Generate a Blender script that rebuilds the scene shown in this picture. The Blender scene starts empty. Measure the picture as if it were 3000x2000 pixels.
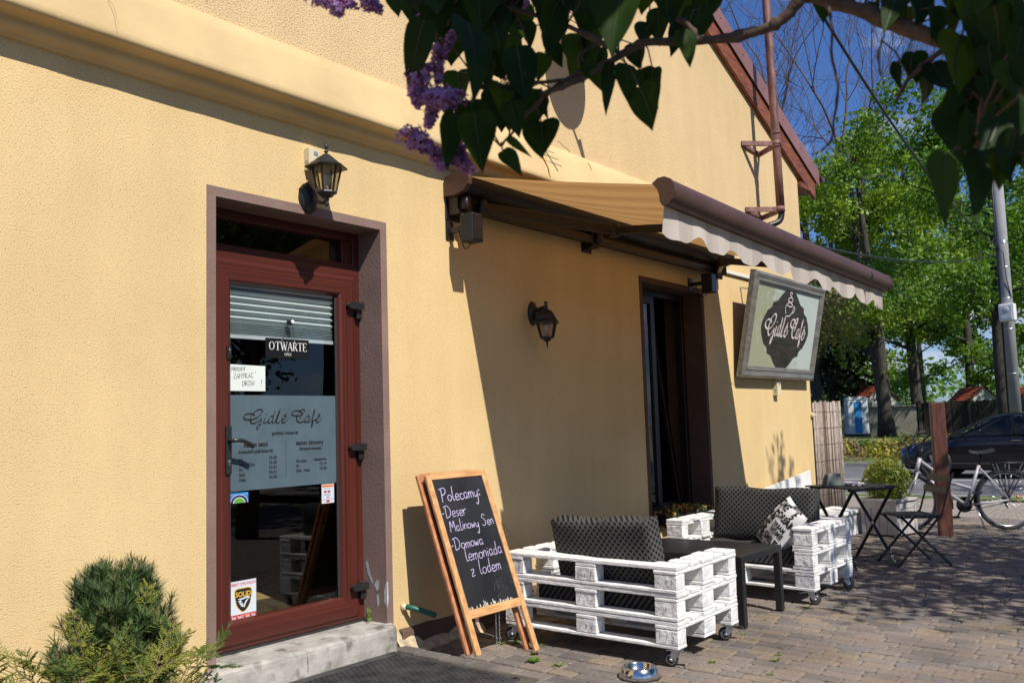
import bpy, math, random
from mathutils import Vector, Matrix, Euler
R_ = math.radians
scene = bpy.context.scene
COL = scene.collection

# ---------------------------------------------------------------- camera, sky, sun, exposure
cam_d = bpy.data.cameras.new("camera")
cam = bpy.data.objects.new("camera", cam_d)
COL.objects.link(cam)
cx = Vector((0.62023, -0.78378, -0.03161))          # camera right
cd = Vector((0.05401, 0.08288, -0.99510))           # camera down
cf = Vector((0.78256, 0.61548, 0.09374))            # camera forward
cam.matrix_world = Matrix(((cx.x, -cd.x, -cf.x, 0.0), (cx.y, -cd.y, -cf.y, -4.0), (cx.z, -cd.z, -cf.z, 1.25), (0, 0, 0, 1)))
cam_d.sensor_width = 36.0
cam_d.lens = 31.64
cam_d.clip_start = 0.05
cam_d.clip_end = 600.0
cam_d.dof.use_dof = True
cam_d.dof.focus_distance = 5.6
cam_d.dof.aperture_fstop = 8.0
scene.camera = cam

SUN = Vector((0.32, 1.0, -1.20)).normalized()       # direction the sunlight travels
sun_d = bpy.data.lights.new("sun", 'SUN')
sun_d.energy = 5.0
sun_d.angle = R_(0.5)
sun_d.color = (1.0, 0.94, 0.84)
sun = bpy.data.objects.new("sun", sun_d)
COL.objects.link(sun)
sun.rotation_euler = SUN.to_track_quat('-Z', 'Y').to_euler()

world = bpy.data.worlds.new("World")
scene.world = world
world.use_nodes = True
wn, wl = world.node_tree.nodes, world.node_tree.links
wn.clear()
sky = wn.new('ShaderNodeTexSky')
sky.sky_type = 'NISHITA'
sky.sun_disc = False
sky.sun_elevation = math.asin(-SUN.z)
sky.sun_rotation = math.atan2(-SUN.x, -SUN.y)
sky.air_density = 1.0
sky.dust_density = 0.6
sky.ozone_density = 2.5
wtc = wn.new('ShaderNodeTexCoord')
wmp = wn.new('ShaderNodeMapping'); wmp.inputs['Scale'].default_value = (1.0, 1.0, 2.4)
wns = wn.new('ShaderNodeTexNoise'); wns.inputs['Scale'].default_value = 3.4; wns.inputs['Detail'].default_value = 7; wns.inputs['Roughness'].default_value = 0.58
wrp = wn.new('ShaderNodeValToRGB'); wrp.color_ramp.elements[0].position = 0.56; wrp.color_ramp.elements[1].position = 0.70
wmx = wn.new('ShaderNodeMix'); wmx.data_type = 'RGBA'
wbg = wn.new('ShaderNodeBackground'); wbg.inputs['Strength'].default_value = 0.060
wout = wn.new('ShaderNodeOutputWorld')
wl.new(wtc.outputs['Generated'], wmp.inputs['Vector']); wl.new(wmp.outputs['Vector'], wns.inputs['Vector'])
wl.new(wns.outputs['Fac'], wrp.inputs['Fac']); wl.new(wrp.outputs['Color'], wmx.inputs['Factor'])
wtn = wn.new('ShaderNodeMix'); wtn.data_type = 'RGBA'; wtn.blend_type = 'MULTIPLY'; wtn.inputs['Factor'].default_value = 1.0; wtn.inputs['B'].default_value = (0.76, 1.10, 1.75, 1)
wl.new(sky.outputs['Color'], wtn.inputs['A']); wl.new(wtn.outputs['Result'], wmx.inputs['A']); wmx.inputs['B'].default_value = (11.0, 11.3, 12.0, 1)
wl.new(wmx.outputs['Result'], wbg.inputs['Color']); wl.new(wbg.outputs['Background'], wout.inputs['Surface'])

scene.view_settings.view_transform = 'Standard'
scene.view_settings.look = 'None'
scene.view_settings.gamma = 1.0
scene.view_settings.exposure = 0.22
scene.cycles.max_bounces = 8
scene.cycles.transparent_max_bounces = 24
scene.cycles.caustics_reflective = False
scene.cycles.caustics_refractive = False

# ---------------------------------------------------------------- helpers: materials
def mat(name, col, rough=0.6, metal=0.0, var=0.12, vscale=4.0, bump=0.0, bscale=60.0, stretch=(1, 1, 1), spec=0.5, col2=None, detail=5.0, pos=(0.35, 0.65)):
    m = bpy.data.materials.new(name); m.use_nodes = True
    n, l = m.node_tree.nodes, m.node_tree.links
    b = n['Principled BSDF']
    b.inputs['Roughness'].default_value = rough
    b.inputs['Metallic'].default_value = metal
    b.inputs['Specular IOR Level'].default_value = spec
    tc = n.new('ShaderNodeTexCoord'); mp = n.new('ShaderNodeMapping'); mp.inputs['Scale'].default_value = stretch
    l.new(tc.outputs['Object'], mp.inputs['Vector'])
    ns = n.new('ShaderNodeTexNoise'); ns.inputs['Scale'].default_value = vscale; ns.inputs['Detail'].default_value = detail
    l.new(mp.outputs['Vector'], ns.inputs['Vector'])
    rp = n.new('ShaderNodeValToRGB')
    a = [c * (1 - var) for c in col]; d = list(col2) if col2 else [min(1, c * (1 + var)) for c in col]
    rp.color_ramp.elements[0].position = pos[0]; rp.color_ramp.elements[1].position = pos[1]
    rp.color_ramp.elements[0].color = (*a, 1); rp.color_ramp.elements[1].color = (*d, 1)
    l.new(ns.outputs['Fac'], rp.inputs['Fac']); l.new(rp.outputs['Color'], b.inputs['Base Color'])
    if bump:
        nb = n.new('ShaderNodeTexNoise'); nb.inputs['Scale'].default_value = bscale; nb.inputs['Detail'].default_value = 4
        l.new(mp.outputs['Vector'], nb.inputs['Vector'])
        bp = n.new('ShaderNodeBump'); bp.inputs['Strength'].default_value = 1.0; bp.inputs['Distance'].default_value = bump
        l.new(nb.outputs['Fac'], bp.inputs['Height']); l.new(bp.outputs['Normal'], b.inputs['Normal'])
    return m

def stucco(name, col, grain, depth, pits):
    m = bpy.data.materials.new(name); m.use_nodes = True
    n, l = m.node_tree.nodes, m.node_tree.links
    b = n['Principled BSDF']; b.inputs['Roughness'].default_value = 0.95; b.inputs['Specular IOR Level'].default_value = 0.15
    tc = n.new('ShaderNodeTexCoord')
    big = n.new('ShaderNodeTexNoise'); big.inputs['Scale'].default_value = 0.9; big.inputs['Detail'].default_value = 6; big.inputs['Roughness'].default_value = 0.6
    l.new(tc.outputs['Object'], big.inputs['Vector'])
    mp = n.new('ShaderNodeMapping'); mp.inputs['Scale'].default_value = (5.0, 5.0, 0.5); l.new(tc.outputs['Object'], mp.inputs['Vector'])
    run = n.new('ShaderNodeTexNoise'); run.inputs['Scale'].default_value = 1.0; run.inputs['Detail'].default_value = 5; l.new(mp.outputs['Vector'], run.inputs['Vector'])
    add = n.new('ShaderNodeMath'); add.operation = 'MULTIPLY_ADD'; add.inputs[1].default_value = 0.45
    l.new(run.outputs['Fac'], add.inputs[0]); l.new(big.outputs['Fac'], add.inputs[2])
    rp = n.new('ShaderNodeValToRGB'); rp.color_ramp.elements[0].position = 0.50; rp.color_ramp.elements[1].position = 0.95
    rp.color_ramp.elements[0].color = (*[c * k_ for c, k_ in zip(col, (0.90, 0.885, 0.86))], 1); rp.color_ramp.elements[1].color = (*[min(1, c * 1.05) for c in col], 1)
    l.new(add.outputs[0], rp.inputs['Fac'])
    gr = n.new('ShaderNodeTexNoise'); gr.inputs['Scale'].default_value = grain; gr.inputs['Detail'].default_value = 3; gr.inputs['Roughness'].default_value = 0.6
    l.new(tc.outputs['Object'], gr.inputs['Vector'])
    pr = n.new('ShaderNodeValToRGB'); pr.color_ramp.elements[0].position = 0.28; pr.color_ramp.elements[1].position = 0.28 + pits
    pr.color_ramp.elements[0].color = (0.45, 0.42, 0.38, 1); pr.color_ramp.elements[1].color = (1, 1, 1, 1)
    l.new(gr.outputs['Fac'], pr.inputs['Fac'])
    mx = n.new('ShaderNodeMix'); mx.data_type = 'RGBA'; mx.blend_type = 'MULTIPLY'; mx.inputs['Factor'].default_value = 1.0
    l.new(rp.outputs['Color'], mx.inputs['A']); l.new(pr.outputs['Color'], mx.inputs['B'])
    l.new(mx.outputs['Result'], b.inputs['Base Color'])
    bp = n.new('ShaderNodeBump'); bp.inputs['Strength'].default_value = 1.0; bp.inputs['Distance'].default_value = depth
    l.new(gr.outputs['Fac'], bp.inputs['Height']); l.new(bp.outputs['Normal'], b.inputs['Normal'])
    return m

def leaf_mat(name, c1, c2, vscale=2.0, trans=0.35, rough=0.5, spec=0.4):
    m = bpy.data.materials.new(name); m.use_nodes = True
    n, l = m.node_tree.nodes, m.node_tree.links
    b = n['Principled BSDF']; b.inputs['Roughness'].default_value = rough; b.inputs['Specular IOR Level'].default_value = spec
    tc = n.new('ShaderNodeTexCoord'); ns = n.new('ShaderNodeTexNoise'); ns.inputs['Scale'].default_value = vscale; ns.inputs['Detail'].default_value = 4
    l.new(tc.outputs['Object'], ns.inputs['Vector'])
    rp = n.new('ShaderNodeValToRGB'); rp.color_ramp.elements[0].position = 0.35; rp.color_ramp.elements[1].position = 0.65
    rp.color_ramp.elements[0].color = (*c1, 1); rp.color_ramp.elements[1].color = (*c2, 1)
    l.new(ns.outputs['Fac'], rp.inputs['Fac']); l.new(rp.outputs['Color'], b.inputs['Base Color'])
    tr = n.new('ShaderNodeBsdfTranslucent'); mx = n.new('ShaderNodeMixShader'); mx.inputs['Fac'].default_value = trans
    hs = n.new('ShaderNodeHueSaturation'); hs.inputs['Value'].default_value = 1.5; hs.inputs['Saturation'].default_value = 1.1
    l.new(rp.outputs['Color'], hs.inputs['Color']); l.new(hs.outputs['Color'], tr.inputs['Color'])
    l.new(b.outputs['BSDF'], mx.inputs[1]); l.new(tr.outputs['BSDF'], mx.inputs[2])
    l.new(mx.outputs['Shader'], n['Material Output'].inputs['Surface'])
    return m

def glass_mat(name, tint=(0.85, 0.9, 0.9), ior=1.5, boost=1.0, rough=0.0):
    m = bpy.data.materials.new(name); m.use_nodes = True
    n, l = m.node_tree.nodes, m.node_tree.links
    n.remove(n['Principled BSDF'])
    lw = n.new('ShaderNodeLayerWeight'); lw.inputs['Blend'].default_value = 0.5      # same from both sides of the pane
    pw = n.new('ShaderNodeMath'); pw.operation = 'POWER'; pw.inputs[1].default_value = 5.0; l.new(lw.outputs['Facing'], pw.inputs[0])
    f0 = ((ior - 1) / (ior + 1)) ** 2
    mul = n.new('ShaderNodeMath'); mul.operation = 'MULTIPLY_ADD'; mul.inputs[1].default_value = (1 - f0) * boost; mul.inputs[2].default_value = f0 * boost; mul.use_clamp = True
    l.new(pw.outputs[0], mul.inputs[0])
    t = n.new('ShaderNodeBsdfTransparent'); t.inputs['Color'].default_value = (*tint, 1)
    g = n.new('ShaderNodeBsdfGlossy'); g.inputs['Roughness'].default_value = rough
    mx = n.new('ShaderNodeMixShader')
    l.new(mul.outputs[0], mx.inputs['Fac']); l.new(t.outputs['BSDF'], mx.inputs[1]); l.new(g.outputs['BSDF'], mx.inputs[2])
    l.new(mx.outputs['Shader'], n['Material Output'].inputs['Surface'])
    return m

def nodes_of(m):
    return m.node_tree.nodes, m.node_tree.links, m.node_tree.nodes['Principled BSDF']

# ---------------------------------------------------------------- helpers: geometry
class MB:
    """collects faces; build() links them as ONE mesh object"""
    def __init__(s):
        s.v = []; s.f = []; s.m = []; s.s = []; s.T = Matrix.Identity(4); s.mat = 0; s.smooth = False
    def add(s, vs, fs, mat=None, smooth=None):
        o = len(s.v); T = s.T
        s.v.extend([tuple(T @ Vector(p)) for p in vs])
        mi = s.mat if mat is None else mat; sm = s.smooth if smooth is None else smooth
        for f in fs:
            s.f.append([i + o for i in f]); s.m.append(mi); s.s.append(sm)
    def box(s, a, b, mat=None, rot=None):
        (x0, y0, z0), (x1, y1, z1) = a, b
        vs = [Vector(p) for p in ((x0, y0, z0), (x1, y0, z0), (x1, y1, z0), (x0, y1, z0), (x0, y0, z1), (x1, y0, z1), (x1, y1, z1), (x0, y1, z1))]
        if rot is not None:
            c = Vector(((x0 + x1) / 2, (y0 + y1) / 2, (z0 + z1) / 2)); r = Euler(rot).to_matrix()
            vs = [c + r @ (p - c) for p in vs]
        s.add(vs, [(0, 3, 2, 1), (4, 5, 6, 7), (0, 1, 5, 4), (1, 2, 6, 5), (2, 3, 7, 6), (3, 0, 4, 7)], mat, False)
    def bar(s, p, q, w, h, up=(0, 0, 1), mat=None):
        p, q = Vector(p), Vector(q); d = (q - p).normalized(); u = Vector(up)
        if abs(d.dot(u)) > 0.98: u = Vector((1, 0, 0))
        a = d.cross(u).normalized() * (w / 2); b = a.cross(d).normalized() * (h / 2)
        vs = [p - a - b, p + a - b, p + a + b, p - a + b, q - a - b, q + a - b, q + a + b, q - a + b]
        s.add(vs, [(0, 1, 2, 3), (7, 6, 5, 4), (0, 4, 5, 1), (1, 5, 6, 2), (2, 6, 7, 3), (3, 7, 4, 0)], mat, False)
    def tube(s, pts, r, seg=8, mat=None, cap=True, closed=False):
        pts = [Vector(p) for p in pts]; n = len(pts)
        rs = r if isinstance(r, (list, tuple)) else [r] * n
        vs = []; u = None
        for i in range(n):
            if closed: d = pts[(i + 1) % n] - pts[i - 1]
            else: d = pts[min(i + 1, n - 1)] - pts[max(i - 1, 0)]
            if d.length < 1e-9: d = Vector((0, 0, 1))
            d.normalize()
            if u is None:
                u = d.orthogonal().normalized()
            else:
                u = u - d * u.dot(d)
                u = u.normalized() if u.length > 1e-6 else d.orthogonal().normalized()
            w = d.cross(u)
            for k in range(seg):
                a = 2 * math.pi * k / seg
                vs.append(pts[i] + (u * math.cos(a) + w * math.sin(a)) * rs[i])
        fs = []
        for i in range(n if closed else n - 1):
            j = (i + 1) % n
            for k in range(seg):
                k2 = (k + 1) % seg
                fs.append((i * seg + k, i * seg + k2, j * seg + k2, j * seg + k))
        if cap and not closed:
            fs.append(tuple(range(seg - 1, -1, -1))); fs.append(tuple((n - 1) * seg + k for k in range(seg)))
        s.add(vs, fs, mat, True)
    def lathe(s, prof, c=(0, 0, 0), axis=(0, 0, 1), seg=16, mat=None, smooth=True, phase=0.0):
        q = Vector((0, 0, 1)).rotation_difference(Vector(axis)).to_matrix(); c = Vector(c)
        vs = []
        for r, z in prof:
            for k in range(seg):
                a = 2 * math.pi * k / seg + phase
                vs.append(c + q @ Vector((r * math.cos(a), r * math.sin(a), z)))
        fs = []
        for i in range(len(prof) - 1):
            for k in range(seg):
                k2 = (k + 1) % seg
                fs.append((i * seg + k, i * seg + k2, (i + 1) * seg + k2, (i + 1) * seg + k))
        fs.append(tuple(range(seg - 1, -1, -1))); fs.append(tuple((len(prof) - 1) * seg + k for k in range(seg)))
        s.add(vs, fs, mat, smooth)
    def cyl(s, p, q, r, seg=16, mat=None, r2=None):
        s.tube([p, q], [r, r if r2 is None else r2], seg, mat)
    def ball(s, c, r, seg=10, rings=7, mat=None):
        rx, ry, rz = r if isinstance(r, (tuple, list)) else (r, r, r)
        vs = [(c[0], c[1], c[2] - rz)]
        for i in range(1, rings):
            t = math.pi * i / rings - math.pi / 2
            for k in range(seg):
                a = 2 * math.pi * k / seg
                vs.append((c[0] + rx * math.cos(t) * math.cos(a), c[1] + ry * math.cos(t) * math.sin(a), c[2] + rz * math.sin(t)))
        vs.append((c[0], c[1], c[2] + rz)); fs = []
        for k in range(seg):
            k2 = (k + 1) % seg
            fs.append((0, 1 + k2, 1 + k)); fs.append((len(vs) - 1, len(vs) - 1 - seg + k, len(vs) - 1 - seg + k2))
            for i in range(rings - 2):
                a = 1 + i * seg
                fs.append((a + k, a + k2, a + seg + k2, a + seg + k))
        s.add(vs, fs, mat, True)
    def prism(s, poly, h0, h1, mat=None, smooth=False):
        """poly in local xy, extruded along local z from h0 to h1"""
        n = len(poly)
        vs = [(x, y, h0) for x, y in poly] + [(x, y, h1) for x, y in poly]
        fs = [tuple(range(n - 1, -1, -1)), tuple(range(n, 2 * n))]
        s.add(vs, fs, mat, False)
        s.add(vs, [(i, (i + 1) % n, n + (i + 1) % n, n + i) for i in range(n)], mat, smooth)
    def quad(s, a, b, c, d, mat=None):
        s.add([a, b, c, d], [(0, 1, 2, 3)], mat, False)
    def ribbon(s, pts, w, mat=None, z=0.0, tilt=None):
        """flat stroke in local xy, width w; tilt = nib angle for a broad-nib stroke"""
        n = len(pts)
        if n < 2: return
        vs = []
        for i in range(n):
            a = pts[max(i - 1, 0)]; b = pts[min(i + 1, n - 1)]
            dx, dy = b[0] - a[0], b[1] - a[1]; L = math.hypot(dx, dy) or 1e-9
            nx, ny = -dy / L, dx / L; ww = w
            if tilt is not None:
                ww = w * (0.32 + 0.9 * abs(math.sin(math.atan2(dy, dx) - tilt)))
            vs += [(pts[i][0] + nx * ww / 2, pts[i][1] + ny * ww / 2, z), (pts[i][0] - nx * ww / 2, pts[i][1] - ny * ww / 2, z)]
        s.add(vs, [(2 * i, 2 * i + 1, 2 * i + 3, 2 * i + 2) for i in range(n - 1)], mat, False)
    def text(s, body, size, mat=None, align='CENTER', bold=0.0, at=(0, 0), z=0.0, sx=1.0, shear=0.0):
        c = bpy.data.curves.new("t", 'FONT'); c.body = body; c.size = size; c.align_x = align; c.offset = bold; c.shear = shear
        c.resolution_u = 3
        o = bpy.data.objects.new("t", c)
        me = bpy.data.meshes.new_from_object(o)
        s.add([(v.co.x * sx + at[0], v.co.y + at[1], z) for v in me.vertices], [tuple(p.vertices) for p in me.polygons], mat, False)
        bpy.data.objects.remove(o); bpy.data.curves.remove(c); bpy.data.meshes.remove(me)
    def build(s, name, mats, parent=None, bevel=0.0, world=True, seg=1, sub=0):
        off = Vector((0, 0, 0)); p = parent
        if world:
            while p is not None:
                off += p.location; p = p.parent
        me = bpy.data.meshes.new(name)
        me.from_pydata([(a - off.x, b - off.y, c - off.z) for a, b, c in s.v], [], s.f)
        for m in (mats if isinstance(mats, (list, tuple)) else [mats]): me.materials.append(m)
        me.polygons.foreach_set('material_index', s.m); me.polygons.foreach_set('use_smooth', s.s)
        me.update()
        o = bpy.data.objects.new(name, me); COL.objects.link(o)
        if parent is not None: o.parent = parent
        if bevel:
            b = o.modifiers.new('edge', 'BEVEL'); b.width = bevel; b.segments = seg; b.limit_method = 'ANGLE'; b.angle_limit = R_(40)
        if sub:
            b = o.modifiers.new('round', 'SUBSURF'); b.levels = sub; b.render_levels = sub
        return o

def thing(name, label, cat, loc=(0, 0, 0), group=None):
    o = bpy.data.objects.new(name, None); COL.objects.link(o); o.location = loc; o.empty_display_size = 0.1
    o['label'] = label; o['category'] = cat
    if group: o['group'] = group
    return o
def tag(o, label, cat, group=None):
    o['label'] = label; o['category'] = cat
    if group: o['group'] = group
    return o
def structure(o): o['kind'] = 'structure'; return o
def stuff(o, label=None, cat=None):
    o['kind'] = 'stuff'
    if label: o['label'] = label; o['category'] = cat
    return o
def copy_tree(o, parent=None):
    c = o.copy(); COL.objects.link(c)
    if parent is not None: c.parent = parent
    for ch in list(o.children): copy_tree(ch, c)
    return c
def smooth_path(pts, n=6, closed=False):
    """Catmull-Rom through 2-D or 3-D points"""
    P = [Vector(p) for p in pts]; out = []; N = len(P)
    rng = range(N) if closed else range(N - 1)
    for i in rng:
        if closed: a, b, c, d = P[i - 1], P[i], P[(i + 1) % N], P[(i + 2) % N]
        else: a, b, c, d = P[max(i - 1, 0)], P[i], P[i + 1], P[min(i + 2, N - 1)]
        for k in range(n):
            t = k / n
            out.append(0.5 * ((2 * b) + (c - a) * t + (2 * a - 5 * b + 4 * c - d) * t * t + (3 * b - a - 3 * c + d) * t ** 3))
    if not closed: out.append(P[-1])
    return out
def plane_T(origin, xdir, ydir):
    x = Vector(xdir).normalized(); y = Vector(ydir).normalized(); z = x.cross(y); o = Vector(origin)
    return Matrix(((x.x, y.x, z.x, o.x), (x.y, y.y, z.y, o.y), (x.z, y.z, z.z, o.z), (0, 0, 0, 1)))
def mitre_frame(mb, x0, x1, z0, z1, prof, y, mv=0, mh=1):
    """picture-frame moulding in the xz plane facing -y; prof = [(inset, out)]"""
    loops = [[(x0 + t, y - o, z0 + t), (x1 - t, y - o, z0 + t), (x1 - t, y - o, z1 - t), (x0 + t, y - o, z1 - t)] for t, o in prof]
    for a, b in zip(loops[:-1], loops[1:]):
        for k in range(4):
            k2 = (k + 1) % 4
            mb.quad(a[k], a[k2], b[k2], b[k], mh if k in (0, 2) else mv)
def gz(y): return -0.075 + 0.018 * y      # the paving falls gently away from the house
# ---------------------------------------------------------------- materials shared
M_wall = stucco('yellow_render', (0.715, 0.530, 0.272), 135.0, 0.0042, 0.15)
M_gable = stucco('upper_render', (0.715, 0.535, 0.30), 100.0, 0.0062, 0.22)
M_cornice = mat('cornice_render', (0.56, 0.415, 0.215), 0.9, var=0.10, vscale=1.6, bump=0.003, bscale=14, spec=0.15)
M_mauve = mat('mauve_paint', (0.225, 0.152, 0.130), 0.85, var=0.10, vscale=4, bump=0.0022, bscale=55, spec=0.2)
M_mauve_dark = mat('dark_brown_paint', (0.11, 0.068, 0.052), 0.85, var=0.1, vscale=6, bump=0.004, bscale=55, spec=0.2)
M_chip = mat('bare_plaster', (0.42, 0.43, 0.42), 0.9, var=0.15, vscale=30)
M_crack = mat('crack_dark', (0.22, 0.15, 0.07), 0.95)
M_rust = mat('rust_stain', (0.70, 0.42, 0.14), 0.95, var=0.2, vscale=20)
M_mah_v = mat('mahogany_upright', (0.056, 0.016, 0.012), 0.32, var=0.25, vscale=2.2, stretch=(42, 42, 0.22), col2=(0.112, 0.024, 0.016), spec=0.4, detail=3, pos=(.3, .72))
M_mah_h = mat('mahogany_rail', (0.056, 0.016, 0.012), 0.32, var=0.25, vscale=2.2, stretch=(0.22, 42, 42), col2=(0.112, 0.024, 0.016), spec=0.4, detail=3, pos=(.3, .72))
M_black = mat('black_metal', (0.012, 0.012, 0.013), 0.42, var=0.2, spec=0.5)
M_blackp = mat('black_plastic', (0.02, 0.019, 0.02), 0.35, var=0.1)
M_rubber = mat('black_rubber', (0.022, 0.022, 0.023), 0.75, var=0.2, vscale=20)
M_glass = glass_mat('clear_glass', (0.80, 0.84, 0.84), 1.5, 1.6)
M_steel = mat('bright_steel', (0.62, 0.62, 0.63), 0.16, metal=1.0, var=0.05)
M_zinc = mat('zinc_plate', (0.55, 0.56, 0.58), 0.34, metal=1.0, var=0.1, vscale=15)
M_white = mat('white_plastic', (0.72, 0.72, 0.70), 0.45, var=0.05)
M_cream = mat('cream_plastic', (0.66, 0.58, 0.40), 0.5, var=0.06)
M_ink = mat('black_ink', (0.008, 0.008, 0.009), 0.7, var=0.0)
M_brown_metal = mat('brown_metal', (0.085, 0.040, 0.028), 0.38, var=0.1, vscale=3, spec=0.45)
M_mauve_metal = mat('mauve_sheet_metal', (0.24, 0.12, 0.105), 0.45, var=0.1, vscale=3)
M_roof = mat('roof_tile', (0.16, 0.06, 0.045), 0.7, var=0.2, vscale=6)
M_barge = mat('stained_board', (0.20, 0.062, 0.024), 0.55, var=0.35, vscale=5, stretch=(1.2, 6, 6))
M_floor = mat('wood_floor', (0.52, 0.33, 0.15), 0.4, var=0.25, vscale=5, stretch=(9, 1, 1))
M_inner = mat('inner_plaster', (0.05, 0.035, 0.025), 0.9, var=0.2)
M_frame2 = mat('dark_window_frame', (0.022, 0.010, 0.008), 0.4, var=0.2)
M_concrete = mat('step_concrete', (0.36, 0.34, 0.31), 0.9, var=0.2, vscale=7, bump=0.006, bscale=28, col2=(0.47, 0.45, 0.41), spec=0.2)
def clipmat(m, dark, at):
    """adds scattered dark spots to a material"""
    n, l, b = nodes_of(m); src = b.inputs['Base Color'].links[0].from_socket
    tc = n.new('ShaderNodeTexCoord'); v = n.new('ShaderNodeTexNoise'); v.inputs['Scale'].default_value = at; v.inputs['Detail'].default_value = 6
    l.new(tc.outputs['Object'], v.inputs['Vector'])
    r = n.new('ShaderNodeValToRGB'); r.color_ramp.elements[0].position = 0.33; r.color_ramp.elements[1].position = 0.46
    r.color_ramp.elements[0].color = (*dark, 1); r.color_ramp.elements[1].color = (1, 1, 1, 1)
    l.new(v.outputs['Fac'], r.inputs['Fac'])
    x = n.new('ShaderNodeMix'); x.data_type = 'RGBA'; x.blend_type = 'MULTIPLY'; x.inputs['Factor'].default_value = 1
    l.new(src, x.inputs['A']); l.new(r.outputs['Color'], x.inputs['B']); l.new(x.outputs['Result'], b.inputs['Base Color'])
clipmat(M_concrete, (0.45, 0.44, 0.42), 9.0)

# ---------------------------------------------------------------- the house
house = thing('house', 'yellow rendered house with a gable, a cornice and a dark red glazed door', 'house', (5.0, 0.0, 0.0))
DX0, DX1, DZ0, DZ1 = 2.647, 3.800, 0.10, 2.480      # door opening
WX0, WX1, WZ0, WZ1 = 6.985, 8.145, 0.34, 2.500      # window opening
w = MB()
def wall_rect(x0, x1, z0, z1, mt): w.quad((x0, 0, z0), (x1, 0, z0), (x1, 0, z1), (x0, 0, z1), mt)
for x0, x1, lo, hi in ((-6, DX0, None, None), (DX0, DX1, DZ0, DZ1), (DX1, WX0, None, None), (WX0, WX1, WZ0, WZ1), (WX1, 11.0, None, None)):
    if lo is None: wall_rect(x0, x1, -0.4, 3.2, 0)
    else:
        wall_rect(x0, x1, -0.4, lo, 0); wall_rect(x0, x1, hi, 3.2, 0)
def gable_z(x): return 4.40 + 0.43 * (11.0 - x) if x > 3 else 4.40 + 0.43 * 8 - 0.43 * (3 - x)
xs = [-6, 0, 3, 6, 9, 11.0]
for a, b in zip(xs[:-1], xs[1:]): w.add([(a, 0, 3.2), (b, 0, 3.2), (b, 0, gable_z(b)), (a, 0, gable_z(a))], [(0, 1, 2, 3)], 1)
w.quad((11, 0, -0.4), (11, 9, -0.4), (11, 9, 4.4), (11, 0, 4.4), 0)
w.quad((-6, 9, -0.4), (-6, 0, -0.4), (-6, 0, 4.0), (-6, 9, 4.0), 0)
w.quad((11, 9, -0.4), (-6, 9, -0.4), (-6, 9, 4.2), (11, 9, 4.2), 0)
def crack(pts, wd, mt=2):
    n = len(pts); vs = []
    for i, (x, z) in enumerate(pts):
        a = pts[max(i - 1, 0)]; b = pts[min(i + 1, n - 1)]; dx, dz = b[0] - a[0], b[1] - a[1]; L = math.hypot(dx, dz)
        k = wd * (0.4 + 0.6 * math.sin(math.pi * (i + 0.5) / n))
        vs += [(x - dz / L * k, -0.0015, z + dx / L * k), (x + dz / L * k, -0.0015, z - dx / L * k)]
    w.add(vs, [(2 * i, 2 * i + 1, 2 * i + 3, 2 * i + 2) for i in range(n - 1)], mt, False)
rc = random.Random(3)
def walk(x, z, dx, dz, n, j):
    p = [(x, z)]
    for i in range(n):
        x += dx / n + rc.uniform(-j, j); z += dz / n + rc.uniform(-j, j); p.append((x, z))
    return p
crack(walk(4.62, 0.83, 0.42, -0.36, 14, 0.012), 0.0022)
crack(walk(2.55, 3.78, 0.03, -0.30, 10, 0.012), 0.0025)
crack(walk(2.40, 3.62, 0.22, 0.02, 9, 0.014), 0.003)
crack(walk(8.5, 1.62, 0.5, -0.02, 8, 0.008), 0.002)
crack(walk(1.35, 0.55, 0.5, -0.25, 12, 0.010), 0.0018)
crack(walk(5.75, 3.50, 0.45, -0.12, 10, 0.02), 0.003)
w.build('wall', [M_wall, M_gable, M_crack], house)

c = MB()
prof = [(0.01, 3.432), (-0.022, 3.43), (-0.07, 3.335), (-0.135, 3.165), (-0.15, 3.12), (-0.157, 3.095), (-0.15, 3.078), (-0.135, 3.07), (-0.10, 3.073), (-0.082, 3.066), (-0.072, 3.056), (-0.071, 3.04), (-0.062, 3.022), (-0.04, 3.008), (-0.028, 3.003), (-0.024, 2.990), (0.01, 2.986)]
rc = random.Random(5); nx = 90; rows = []
for i in range(nx + 1):
    x = -6 + (8.8 + 6) * i / nx
    wob = 0.004 * math.sin(x * 1.7) + rc.uniform(-0.0022, 0.0022)
    rows.append([(x, y + (wob if 0 < j < len(prof) - 1 else 0), z + wob * 0.8) for j, (y, z) in enumerate(prof)])
n = len(prof); vs = [p for r in rows for p in r]
fs = [(i * n + j, (i + 1) * n + j, (i + 1) * n + j + 1, i * n + j + 1) for i in range(nx) for j in range(n - 1)]
c.add(vs, fs, 0, True); c.add(rows[-1], [tuple(range(n))], 0, False)
# rust runs and hairline cracks on the weathering face of the cornice
def cor_y(z): return -0.022 - (3.43 - z) * 0.52 - 0.006
for x, z0, z1, wd, mt in ((5.42, 3.40, 3.14, 0.016, 1), (6.12, 3.40, 3.33, 0.012, 1), (2.02, 3.42, 3.13, 0.0016, 2), (4.75, 3.40, 3.2, 0.0012, 2)):
    pts = []; k = 8
    for i in range(k + 1):
        z = z0 + (z1 - z0) * i / k; xx = x + rc.uniform(-0.008, 0.008); q = wd * (1 - 0.6 * i / k)
        pts += [(xx - q, cor_y(z) - 0.002, z), (xx + q, cor_y(z) - 0.002, z)]
    c.add(pts, [(2 * i, 2 * i + 1, 2 * i + 3, 2 * i + 2) for i in range(k)], mt, False)
c.build('cornice', [M_cornice, M_rust, M_crack], house)

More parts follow.
